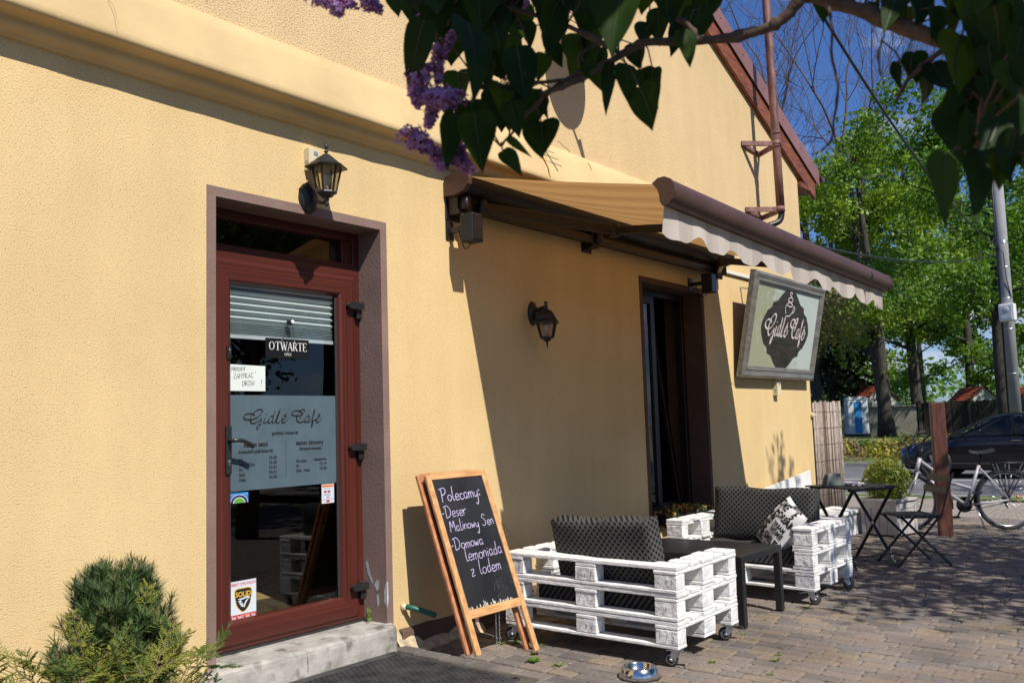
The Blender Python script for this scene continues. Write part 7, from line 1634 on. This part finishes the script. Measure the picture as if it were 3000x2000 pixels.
shade_tree('low bushy street tree mirrored low in the glass', (10.2, -13.5, gz(-13)), 6.5, 3.2, 3.2, 7, 200, 16, .09)
for i, (x, y, H) in enumerate(((-7.0, -15.5, 11.5), (0.5, -16.5, 12.5), (7.5, -17.0, 12.5), (15.0, -16.5, 12.5), (22.5, -15.0, 12.0))):
    shade_tree(('street tree farthest left behind the viewer', 'tall street tree straight behind the viewer', 'tall street tree mirrored in the middle of the glass', 'tall street tree beyond the shaded paving', 'street tree at the far corner of the near side')[i], (x, y, -.3), H, H * .56, 4.6, 40 + i, 260, 14, .17)
# ---------------------------------------------------------------- lilac hanging in front
LILAC_LEAVES = [(0.884, -3.109, 1.882, 0.891, -3.11, 1.842, 0.031), (0.934, -3.095, 1.91, 0.943, -3.1, 1.871, 0.041), (0.918, -3.152, 1.887, 0.89, -3.188, 1.821, 0.041), (0.996, -3.125, 1.916, 0.997, -3.119, 1.861, 0.049), (0.857, -3.191, 1.801, 0.89, -3.125, 1.723, 0.043), (0.922, -3.152, 1.853, 0.903, -3.117, 1.78, 0.031), (0.914, -3.217, 1.811, 0.89, -3.246, 1.677, 0.066), (0.987, -3.203, 1.86, 1.001, -3.21, 1.788, 0.053), (0.96, -3.204, 1.876, 0.965, -3.2, 1.816, 0.055), (1.031, -3.202, 1.908, 1.037, -3.2, 1.849, 0.05), (1.031, -3.291, 1.856, 0.996, -3.297, 1.761, 0.052), (1.087, -3.21, 1.929, 1.088, -3.208, 1.895, 0.045), (1.097, -3.284, 1.901, 1.106, -3.285, 1.833, 0.053), (1.021, -3.403, 1.824, 1.001, -3.397, 1.733, 0.064), (1.066, -3.339, 1.875, 1.064, -3.328, 1.825, 0.046), (0.999, -3.241, 1.793, 0.988, -3.261, 1.702, 0.052), (1.071, -3.237, 1.808, 1.067, -3.225, 1.765, 0.029), (1.084, -3.299, 1.781, 1.104, -3.316, 1.737, 0.023), (1.083, -3.344, 1.766, 1.084, -3.333, 1.69, 0.021), (1.098, -3.363, 1.763, 1.086, -3.37, 1.7, 0.04), (1.163, -3.35, 1.78, 1.172, -3.355, 1.745, 0.039), (1.055, -3.238, 1.738, 1.065, -3.245, 1.701, 0.016), (0.904, -3.2, 1.682, 0.888, -3.199, 1.596, 0.035), (0.891, -3.247, 1.667, 0.918, -3.237, 1.591, 0.057), (0.947, -3.195, 1.711, 0.954, -3.192, 1.637, 0.05), (0.997, -3.227, 1.716, 1.008, -3.233, 1.663, 0.036), (1.021, -3.202, 1.674, 1.045, -3.228, 1.643, 0.013), (0.994, -3.212, 1.645, 1.014, -3.231, 1.608, 0.027), (1.028, -3.176, 1.769, 1.027, -3.171, 1.737, 0.013), (0.976, -3.209, 1.778, 0.975, -3.2, 1.725, 0.02), (1.023, -3.2, 1.755, 1.02, -3.192, 1.722, 0.015), (1.048, -3.168, 1.759, 1.061, -3.175, 1.694, 0.033), (1.049, -3.147, 1.825, 1.068, -3.165, 1.784, 0.036), (1.094, -3.18, 1.884, 1.105, -3.187, 1.841, 0.037), (1.124, -3.213, 1.849, 1.138, -3.224, 1.809, 0.027), (1.147, -3.242, 1.847, 1.146, -3.232, 1.788, 0.025), (1.173, -3.274, 1.839, 1.181, -3.277, 1.796, 0.027), (1.108, -3.189, 1.822, 1.102, -3.176, 1.791, 0.021), (1.016, -3.172, 1.837, 1.011, -3.157, 1.79, 0.039), (1.021, -3.086, 1.877, 1.019, -3.076, 1.827, 0.023), (1.153, -3.277, 1.811, 1.163, -3.282, 1.761, 0.02), (1.187, -3.323, 1.836, 1.196, -3.329, 1.795, 0.034), (1.183, -3.355, 1.858, 1.181, -3.346, 1.821, 0.038), (1.095, -3.384, 1.724, 1.092, -3.403, 1.654, 0.051), (1.157, -3.373, 1.771, 1.165, -3.375, 1.711, 0.043), (1.182, -3.416, 1.843, 1.172, -3.395, 1.788, 0.037), (1.143, -3.426, 1.809, 1.156, -3.434, 1.756, 0.034), (1.195, -3.435, 1.86, 1.19, -3.42, 1.802, 0.048), (1.129, -3.417, 1.868, 1.137, -3.419, 1.813, 0.055), (1.219, -3.438, 1.892, 1.219, -3.431, 1.847, 0.046), (1.174, -3.378, 1.871, 1.179, -3.375, 1.812, 0.042), (1.163, -3.698, 1.72, 1.126, -3.706, 1.652, 0.033), (1.195, -3.704, 1.701, 1.205, -3.71, 1.656, 0.023), (1.167, -3.732, 1.697, 1.172, -3.732, 1.656, 0.035), (1.186, -3.737, 1.675, 1.153, -3.736, 1.619, 0.032), (1.162, -3.754, 1.675, 1.135, -3.779, 1.628, 0.033), (1.13, -3.787, 1.623, 1.059, -3.77, 1.569, 0.025), (1.147, -3.793, 1.62, 1.143, -3.783, 1.59, 0.024), (1.266, -3.668, 1.832, 1.27, -3.669, 1.806, 0.024), (1.233, -3.703, 1.812, 1.183, -3.693, 1.735, 0.039), (1.241, -3.71, 1.79, 1.243, -3.707, 1.751, 0.025), (1.212, -3.738, 1.791, 1.209, -3.727, 1.738, 0.036), (1.202, -3.754, 1.762, 1.201, -3.746, 1.715, 0.03), (1.129, -3.789, 1.743, 1.128, -3.779, 1.691, 0.044), (1.1, -3.814, 1.726, 1.1, -3.807, 1.682, 0.041), (1.083, -3.82, 1.69, 1.092, -3.824, 1.647, 0.039), (1.051, -3.842, 1.679, 1.057, -3.841, 1.628, 0.038), (1.052, -3.861, 1.688, 1.053, -3.855, 1.64, 0.038), (1.025, -3.868, 1.639, 1.025, -3.861, 1.596, 0.033), (1.071, -3.83, 1.646, 1.077, -3.831, 1.605, 0.031), (0.996, -3.857, 1.598, 1.003, -3.861, 1.561, 0.035), (1.007, -3.872, 1.601, 1.011, -3.87, 1.56, 0.033), (1.071, -3.825, 1.613, 1.075, -3.824, 1.577, 0.027), (0.962, -3.871, 1.549, 0.941, -3.87, 1.504, 0.039), (1.013, -3.841, 1.561, 1.005, -3.827, 1.532, 0.026), (1.031, -3.815, 1.563, 0.994, -3.809, 1.509, 0.019), (0.994, -3.846, 1.539, 0.965, -3.834, 1.493, 0.032), (0.942, -3.806, 1.5, 0.913, -3.807, 1.424, 0.041), (1.006, -3.825, 1.513, 0.963, -3.822, 1.43, 0.033), (0.993, -3.842, 1.518, 0.998, -3.84, 1.468, 0.036), (0.983, -3.862, 1.522, 0.983, -3.853, 1.469, 0.035), (0.991, -3.868, 1.498, 0.992, -3.863, 1.453, 0.028), (1.03, -3.811, 1.539, 1.03, -3.804, 1.504, 0.023), (1.262, -3.66, 1.819, 1.265, -3.66, 1.793, 0.021), (1.186, -3.76, 1.72, 1.191, -3.762, 1.691, 0.022), (1.192, -3.239, 1.96, 1.166, -3.251, 1.847, 0.08), (1.294, -3.34, 1.945, 1.286, -3.341, 1.893, 0.051), (1.066, -3.274, 1.899, 1.074, -3.265, 1.839, 0.048), (1.236, -3.342, 1.961, 1.204, -3.357, 1.896, 0.058), (1.078, -3.055, 2.018, 1.077, -3.052, 1.92, 0.083), (1.076, -3.114, 1.927, 1.089, -3.101, 1.87, 0.076), (1.029, -3.198, 1.936, 1.002, -3.217, 1.86, 0.051), (1.117, -3.142, 1.984, 1.105, -3.149, 1.903, 0.065), (1.241, -3.262, 2.005, 1.212, -3.276, 1.924, 0.056), (1.007, -3.199, 1.892, 0.988, -3.213, 1.835, 0.052), (1.071, -3.053, 1.976, 1.07, -3.05, 1.875, 0.087), (1.041, -3.049, 1.964, 1.019, -3.066, 1.858, 0.086), (0.994, -3.039, 1.979, 0.993, -3.036, 1.889, 0.074), (1.023, -3.206, 1.925, 1.027, -3.201, 1.878, 0.057), (1.064, -3.037, 2.025, 1.065, -3.033, 1.941, 0.074), (1.052, -3.249, 1.926, 1.027, -3.263, 1.821, 0.073), (1.237, -3.318, 1.992, 1.213, -3.327, 1.889, 0.079), (0.98, -3.092, 1.91, 0.998, -3.074, 1.851, 0.066), (1.251, -3.392, 1.946, 1.241, -3.392, 1.856, 0.065), (1.139, -3.129, 1.953, 1.136, -3.127, 1.862, 0.069), (1.064, -3.058, 1.912, 1.072, -3.048, 1.841, 0.069), (1.156, -3.249, 1.851, 1.141, -3.256, 1.777, 0.06), (1.152, -3.258, 1.857, 1.124, -3.272, 1.767, 0.066), (1.068, -3.12, 1.869, 1.071, -3.115, 1.798, 0.067), (1.111, -3.123, 1.884, 1.124, -3.11, 1.816, 0.068), (1.087, -3.216, 1.711, 1.067, -3.229, 1.646, 0.059), (1.083, -3.193, 1.767, 1.092, -3.184, 1.698, 0.06), (1.053, -3.166, 1.771, 1.056, -3.162, 1.699, 0.063), (0.999, -3.127, 1.789, 1.001, -3.123, 1.72, 0.05), (1.013, -3.196, 1.757, 1, -3.205, 1.704, 0.041), (1.149, -3.807, 1.77, 1.124, -3.806, 1.69, 0.066), (1.094, -3.799, 1.672, 1.062, -3.8, 1.592, 0.063), (1.201, -3.815, 1.781, 1.198, -3.811, 1.72, 0.057), (1.287, -3.835, 1.728, 1.272, -3.83, 1.631, 0.069), (1.31, -3.804, 1.716, 1.331, -3.793, 1.613, 0.08), (1.195, -3.79, 1.665, 1.196, -3.785, 1.601, 0.058), (1.112, -3.84, 1.657, 1.135, -3.832, 1.601, 0.059), (1.32, -3.817, 1.782, 1.308, -3.812, 1.689, 0.069), (1.159, -3.875, 1.652, 1.148, -3.871, 1.578, 0.058), (1.076, -3.867, 1.562, 1.053, -3.864, 1.488, 0.065), (1.139, -3.864, 1.696, 1.138, -3.86, 1.637, 0.049), (1.263, -3.824, 1.667, 1.273, -3.817, 1.603, 0.051), (1.123, -3.83, 1.689, 1.132, -3.824, 1.618, 0.065), (1.15, -3.808, 1.735, 1.17, -3.797, 1.644, 0.081), (1.143, -3.791, 1.612, 1.135, -3.786, 1.528, 0.074), (1.311, -3.62, 1.897, 1.292, -3.622, 1.835, 0.052), (1.257, -3.599, 1.87, 1.275, -3.589, 1.815, 0.047), (1.267, -3.673, 1.854, 1.239, -3.677, 1.792, 0.049)]
LILAC_BRANCHES = [[(1.165, -3.875, 1.583, 0.013), (1.18, -3.837, 1.639, 0.0125), (1.201, -3.776, 1.702, 0.0115), (1.221, -3.712, 1.753, 0.011), (1.225, -3.658, 1.795, 0.0105), (1.234, -3.61, 1.83, 0.01), (1.228, -3.573, 1.847, 0.009)], [(1.214, -3.588, 1.849, 0.009), (1.215, -3.568, 1.824, 0.009), (1.209, -3.543, 1.807, 0.008), (1.2, -3.514, 1.8, 0.0075), (1.175, -3.465, 1.796, 0.007), (1.153, -3.421, 1.799, 0.0065), (1.13, -3.376, 1.803, 0.006), (1.107, -3.344, 1.784, 0.005), (1.089, -3.302, 1.761, 0.0045), (1.066, -3.27, 1.746, 0.004), (1.049, -3.247, 1.738, 0.003)], [(1.126, -3.371, 1.802, 0.005), (1.108, -3.329, 1.782, 0.0045), (1.085, -3.289, 1.767, 0.004), (1.066, -3.254, 1.747, 0.0035), (1.05, -3.229, 1.719, 0.003), (1.04, -3.216, 1.713, 0.002)], [(1.172, -3.445, 1.799, 0.005), (1.168, -3.428, 1.826, 0.004), (1.16, -3.405, 1.85, 0.004), (1.151, -3.382, 1.881, 0.004)], [(1.069, -3.276, 1.756, 0.003), (1.022, -3.215, 1.752, 0.0025), (0.994, -3.179, 1.747, 0.002)], [(1.087, -3.299, 1.764, 0.003), (1.088, -3.289, 1.794, 0.003), (1.111, -3.305, 1.817, 0.003)], [(1.051, -3.249, 1.737, 0.002), (1.018, -3.215, 1.681, 0.002), (1, -3.204, 1.656, 0.0015)], [(1.107, -3.345, 1.791, 0.004), (1.065, -3.283, 1.836, 0.0035), (1.023, -3.218, 1.868, 0.003), (0.974, -3.159, 1.893, 0.003)], [(1.214, -3.616, 1.82, 0.0022), (1.181, -3.631, 1.767, 0.002), (1.183, -3.627, 1.727, 0.0018), (1.19, -3.63, 1.686, 0.0018), (1.189, -3.622, 1.64, 0.0016), (1.177, -3.618, 1.608, 0.0014), (1.154, -3.602, 1.592, 0.001)], [(1.17, -3.825, 1.644, 0.005), (1.137, -3.81, 1.603, 0.0045), (1.092, -3.811, 1.56, 0.004), (1.044, -3.809, 1.52, 0.003)], [(1.172, -3.772, 1.698, 0.004), (1.166, -3.726, 1.665, 0.003), (1.168, -3.708, 1.642, 0.002)]]
LILAC_FLOWERS = [(0.907, -3.171, 1.784, 0.909, -3.167, 1.737, 0.011), (0.905, -3.149, 1.758, 0.893, -3.131, 1.742, 0.012), (0.884, -3.152, 1.743, 0.886, -3.148, 1.702, 0.017), (0.914, -3.2, 1.703, 0.873, -3.15, 1.711, 0.016), (0.893, -3.175, 1.714, 0.907, -3.189, 1.693, 0.016), (0.906, -3.157, 1.701, 0.905, -3.152, 1.675, 0.01), (0.864, -3.146, 1.656, 0.89, -3.175, 1.629, 0.017), (0.899, -3.17, 1.626, 0.905, -3.175, 1.609, 0.01), (0.915, -3.175, 1.634, 0.938, -3.2, 1.609, 0.014), (0.931, -3.182, 1.655, 0.936, -3.183, 1.62, 0.012), (0.843, -2.978, 1.902, 0.883, -3.026, 1.885, 0.013), (0.863, -3.001, 1.89, 0.87, -3.008, 1.875, 0.012), (0.891, -3.037, 1.895, 0.906, -3.055, 1.879, 0.013), (0.98, -3.068, 1.884, 0.987, -3.077, 1.88, 0.007), (1.114, -3.164, 1.929, 1.119, -3.171, 1.931, 0.009), (0.97, -3.146, 1.837, 0.965, -3.135, 1.811, 0.005)]
M_lil = leaf_mat('lilac_leaf', (0.012, 0.030, 0.005), (0.024, 0.054, 0.009), 9, 0.36, 0.6, 0.14)
M_lilrib = leaf_mat('lilac_rib', (0.035, 0.055, 0.015), (0.045, 0.065, 0.02), 9, 0.2)
M_lilbark = mat('lilac_bark', (0.085, 0.055, 0.038), 0.85, var=0.3, vscale=40, bump=.002, bscale=120)
M_petal = leaf_mat('lilac_petal', (0.34, 0.19, 0.40), (0.52, 0.34, 0.58), 60, 0.3, 0.8, 0.2); M_bud = leaf_mat('lilac_bud', (0.30, 0.09, 0.20), (0.42, 0.16, 0.30), 60, 0.2, 0.8, 0.2)
HALF = [(0.0, .02), (-.035, .16), (-.02, .32), (.04, .43), (.13, .50), (.26, .51), (.40, .46), (.54, .375), (.68, .27), (.80, .165), (.90, .075), (.97, .022), (1.0, 0.0)]
def heart_leaf(b, P, Q, wd, n_, rr):
    P, Q = Vector(P), Vector(Q); L = (Q - P).length; d = (Q - P) / L; n_ = (n_ - d * n_.dot(d)).normalized(); s_ = d.cross(n_); cup = rr.uniform(-.08, .5); curl = rr.uniform(-.34, .30); twist = rr.uniform(-.7, .7); lm = rr.choice((0, 0, 0, 2, 3, 3))
    def pt(t, h, sg): 
        off = n_ * (-curl * L * (t - .0) * (t - 1.0) * 1.6 + cup * h * wd + .02 * L * math.sin(t * 11 + sg * 2) * h * 2) ; sd = s_ * math.cos(twist * t) + n_ * math.sin(twist * t)
        return P + d * (t * L) + sd * (sg * h * wd) + off
    n = len(HALF); vs = []
    for t, h in HALF:
        tc_ = max(0, t)
        vs += [pt(t, h, -1), pt(t, h * .5, -1), pt(tc_, 0, 0), pt(t, h * .5, 1), pt(t, h, 1)]
    b.add(vs, [(i * 5 + j, i * 5 + j + 1, i * 5 + 6 + j, i * 5 + 5 + j) for i in range(n - 1) for j in range(4)], lm, True)
    rv = []
    for i, (t, h) in enumerate(HALF[:-1]):
        m_ = pt(max(0, t), 0, 0); q = .011 * wd * 2 * (1 - .85 * max(0, t)); rv += [m_ + s_ * q - n_ * .0006, m_ - s_ * q - n_ * .0006]; 
    b.add(rv, [(2 * i, 2 * i + 1, 2 * i + 3, 2 * i + 2) for i in range(n - 2)], 1, True); rv2 = [v + n_ * .0012 for v in rv]; b.add(rv2, [(2 * i, 2 * i + 1, 2 * i + 3, 2 * i + 2) for i in range(n - 2)], 1, True)
lil = thing('lilac_bush', 'dark overhanging lilac branch with heart shaped leaves and purple flowers', 'lilac', (1.35, -4.35, -.1))
wb = MB(); trunk_top = Vector((1.28, -4.12, 1.60))
wb.tube(smooth_path([(1.35, -4.42, -.15), (1.38, -4.38, .6), (1.30, -4.25, 1.2), tuple(trunk_top), LILAC_BRANCHES[0][0][:3]], 5), [.045] * 6 + [.034] * 5 + [.026] * 5 + [.018] * 5, 10)
for br_ in LILAC_BRANCHES:
    p = smooth_path([q[:3] for q in br_], 5); r = []
    for i in range(len(p)): f = i / 5; k = min(len(br_) - 2, int(f)); r.append(br_[k][3] + (br_[k + 1][3] - br_[k][3]) * min(1, f - k))
    rk = random.Random(int(br_[0][0] * 999)); p = [v + Vector((rk.gauss(0, .0005), rk.gauss(0, .0005), rk.gauss(0, .0005))) for v in p]; r = [q * (1 + .13 * rk.uniform(-1, 1) + (.3 if i % 7 == 3 else 0)) for i, q in enumerate(r)]
    wb.tube(p, r, 8)
LBP = [Vector(q[:3]) for br_ in LILAC_BRANCHES for q in br_]
fo = MB(); rr = random.Random(90)
for (a, b_, c_, d, e, f, w_) in LILAC_LEAVES:
    n_ = (Vector((-.74, -.62, -.24)) + Vector((rr.gauss(0, .46), rr.gauss(0, .46), rr.gauss(0, .40)))).normalized(); heart_leaf(fo, (a, b_, c_), (d, e, f), w_ * 1.0, n_, rr)
    nb = min(LBP, key=lambda q: (q - Vector((a, b_, c_))).length)
    if (nb - Vector((a, b_, c_))).length < .25: P = Vector((a, b_, c_)); wb.tube([P, P.lerp(nb, .5) + Vector((0, 0, .01)), nb], [.0011, .0012, .0015], 5)
# the crown goes on above and behind: it keeps the hanging leaves in the shade
up_n = 0
while up_n < 300:
    (a, b_, c_, d, e, f, w_) = rr.choice(LILAC_LEAVES); t = rr.uniform(.10, 1.0); m_ = Vector(((a + d) / 2, (b_ + e) / 2, (c_ + f) / 2)) + Vector((-.32, -1.0, 1.2)) * t + Vector((rr.gauss(0, .10), rr.gauss(0, .10), rr.gauss(0, .08)))
    if m_.z < 1.36 + .53 * math.hypot(m_.x, m_.y + 4.0): continue
    dr_ = Vector((rr.gauss(0, 1), rr.gauss(0, 1), rr.gauss(-.4, .5))).normalized(); L = rr.uniform(.08, .12); heart_leaf(fo, m_ - dr_ * L / 2, m_ + dr_ * L / 2, L * .85, (Vector((-.32, -1, 1.2)) + Vector((rr.gauss(0, .6), rr.gauss(0, .6), rr.gauss(0, .6)))).normalized(), rr); up_n += 1
for k in range(9):
    a = Vector((rr.uniform(.3, 1.3), rr.uniform(-4.2, -3.5), rr.uniform(2.1, 2.7))); wb.tube([trunk_top, trunk_top.lerp(a, .5) + Vector((0, 0, .12)), a], [.014, .009, .004], 6)
wb.build('branches', [M_lilbark], lil); fo.build('foliage', [M_lil, M_lilrib, leaf_mat('lilac_leaf_bright', (0.026, 0.056, 0.007), (0.046, 0.085, 0.012), 9, 0.4, 0.55, 0.15), leaf_mat('lilac_leaf_deep', (0.009, 0.024, 0.005), (0.016, 0.038, 0.008), 9, 0.25, 0.55, 0.15)], lil)
def panicle(ax, ay, az, bx, by, bz, rad, seed):
    r2 = random.Random(seed); A, B = Vector((ax, ay, az)), Vector((bx, by, bz)); L = (B - A).length; b = MB(); nfl = int(70 + L * 1700); rad *= 1.35
    b.tube([A, B], [.0018, .0008], 4, 2)
    for k in range(nfl):
        t = r2.random(); v = Vector((r2.gauss(0, 1), r2.gauss(0, 1), r2.gauss(0, 1))).normalized(); rad_t = rad * (1 - .62 * t) * r2.uniform(.45, 1.0); p = A.lerp(B, t) + v * rad_t; n_ = (v + Vector((r2.gauss(0, .3), r2.gauss(0, .3), r2.gauss(0, .3)))).normalized(); u = n_.orthogonal().normalized(); w_ = n_.cross(u); a0 = r2.uniform(0, 6.28); s_ = r2.uniform(.0045, .0072)
        if r2.random() < .22 + .3 * t: b.ball(p, .0024, 6, 4, 1); b.tube([A.lerp(B, t), p], [.0006, .0005], 3, 1); continue
        b.tube([p - n_ * .009, p], [.0007, .0011], 4, 1)
        for q in range(4):
            a = a0 + q * math.pi / 2; d = u * math.cos(a) + w_ * math.sin(a); e = n_.cross(d)
            b.add([p, p + d * s_ * .55 + e * s_ * .42 + n_ * .0008, p + d * s_ * 1.1 + n_ * r2.uniform(-.001, .0015), p + d * s_ * .55 - e * s_ * .42 + n_ * .0008], [(0, 1, 2, 3)], 0, False)
    b.build('flower_cluster', [M_petal, M_bud, M_lilrib], lil)
for i, f in enumerate(LILAC_FLOWERS): panicle(*f, 300 + i)

# ---------------------------------------------------------------- dwarf pine and golden thread cypress by the wall
M_needle = leaf_mat('pine_needle', (0.030, 0.068, 0.018), (0.080, 0.14, 0.036), 5, 0.15, 0.5); M_candle = mat('pine_candle', (0.26, 0.15, 0.08), 0.8, var=0.25, vscale=40)
pn = thing('dwarf_pine', 'bushy dark green dwarf pine against the yellow wall', 'pine', (1.86, -.52, gz(-.5)))
rr = random.Random(41); nb_, cb2, sb = MB(), MB(), MB(); pc = Vector((1.86, -.52, .0))
shoots = []
for k in range(520):
    z = rr.uniform(.02, .75); f = max(.12, 1 - ((z - .18) / .64) ** 2 if z > .18 else 1); a = rr.uniform(0, 6.28); R = .255 * math.sqrt(f) * (rr.random() ** .28)
    lump = 1 + .16 * math.sin(a * 3 + 1) + .1 * math.sin(z * 19 + a * 2); p = pc + Vector((math.cos(a) * R * lump, math.sin(a) * R * .85 * lump, z)); d = Vector((math.cos(a) * .55 * R / .3, math.sin(a) * .55 * R / .3, .85)).normalized(); shoots.append((p, d))
for x, y, z in ((1.80, -.5, .775), (1.92, -.52, .785), (1.865, -.45, .765), (1.70, -.5, .67), (2.0, -.5, .71), (1.86, -.6, .76), (2.07, -.56, .62)): shoots.append((Vector((x, y, z - .02)), Vector((rr.gauss(0, .12), rr.gauss(0, .12), 1)).normalized()))
for p, d in shoots:
    sb.tube([p - d * .06, p], [.0026, .002], 4); u = d.orthogonal().normalized(); w_ = d.cross(u)
    for q in range(58):
        s_ = rr.uniform(-.075, .004); a = rr.uniform(0, 6.28); o = u * math.cos(a) + w_ * math.sin(a); L = rr.uniform(.038, .062); dd = (o * rr.uniform(.55, 1.0) + d * rr.uniform(.5, 1.0)).normalized(); e = dd.cross(d).normalized() * .0014 if dd.cross(d).length > 1e-4 else u * .001
        p0 = p + d * s_; m_ = p0 + dd * L * .55 + d * .002; nb_.add([p0 - e * .7, p0 + e * .7, m_ + e, p0 + dd * L + d * .006, m_ - e], [(0, 1, 2, 3, 4)], 0, False)
    if rr.random() < .20: cb2.tube([p - d * .005, p + d * .012, p + d * rr.uniform(.022, .040)], [.003, .0042, .0012], 5)
nb_.build('needles', [M_needle], pn); cb2.build('candles', [M_candle], pn)
for k in range(8): a = k * .8; sb.tube([pc + Vector((0, 0, -.1)), pc + Vector((.06 * math.cos(a), .06 * math.sin(a), .2)), pc + Vector((.18 * math.cos(a), .16 * math.sin(a), .5))], [.012, .008, .004], 5)
sb.build('stem', [M_bark], pn)
M_thuja = leaf_mat('golden_cypress', (0.13, 0.17, 0.018), (0.30, 0.31, 0.05), 6, 0.3, 0.6); M_thuja2 = leaf_mat('green_cypress', (0.05, 0.10, 0.018), (0.12, 0.19, 0.035), 6, 0.3, 0.6)
cy = thing('golden_cypress', 'low golden green cypress with feathery sprays below the dwarf pine', 'shrub', (1.75, -.85, gz(-.8)))
rr = random.Random(52); gb, tb2 = MB(), MB()
def spray(p, d, up_, L, lev, mt, wid):
    sd = d.cross(up_).normalized(); n = 9 if lev == 0 else 6; pts = []
    dro = rr.uniform(-.12, .05)
    for i in range(n + 1): t = i / n; pts.append(p + d * L * t + up_ * (dro * L * t * t))
    (tb2 if lev == 0 else gb).tube([pts[0], pts[n // 2], pts[-1]], [.0024 if lev == 0 else wid, (.0018 if lev == 0 else wid * .9), .0009], 4, mt if lev else 0, cap=False)
    if lev >= 2: return
    for i in range(1, n):
        if lev == 0 and i < 2: continue
        for s_ in (-1, 1):
            if rr.random() < .12: continue
            nd = (d * .75 + sd * s_ * rr.uniform(.55, .95) + up_ * rr.gauss(0, .12)).normalized(); spray(pts[i], nd, (up_ + Vector((rr.gauss(0, .2), rr.gauss(0, .2), rr.gauss(0, .2)))).normalized(), L * (.36 if lev == 0 else .38) * (1.08 - .7 * i / n) * rr.uniform(.7, 1.2), lev + 1, mt, .0020)
for k in range(110):
    a = rr.uniform(0, 6.28); el = rr.uniform(.05, 1.1); d = Vector((math.cos(a) * math.cos(el), math.sin(a) * math.cos(el), math.sin(el))); c0 = Vector((1.60 + rr.gauss(0, .16), -.86 + rr.gauss(0, .10), rr.uniform(.12, .44))); spray(c0, d, Vector((rr.gauss(0, .3), rr.gauss(0, .3), 1)).normalized(), rr.uniform(.17, .30), 0, 0 if rr.random() < .62 else 1, .002)
for x, y, z, dx, dy, dz, L in ((1.82, -.62, .25, .35, -.1, .8, .28), (1.80, -.70, .14, .7, -.05, .5, .28), (1.50, -.75, .2, -.7, -.1, .6, .34), (1.45, -.8, .1, -.8, -.1, .45, .34), (1.66, -.70, .22, -.3, -.1, .9, .26), (1.86, -.66, .26, .1, -.2, .95, .26)): spray(Vector((x, y, z + .19)), Vector((dx, dy, dz)).normalized(), Vector((-.2, -.7, .5)).normalized(), L, 0, 0, .002)
for k in range(14): a = k * .47; tb2.tube([(1.75, -.85, -.09), (1.75 + .12 * math.cos(a), -.85 + .10 * math.sin(a), .18), (1.75 + .3 * math.cos(a), -.85 + .2 * math.sin(a), .36)], [.009, .006, .003], 5)
gb.build('foliage', [M_thuja, M_thuja2], cy); tb2.build('stem', [mat('cypress_stem', (0.20, 0.12, 0.08), 0.85)], cy)
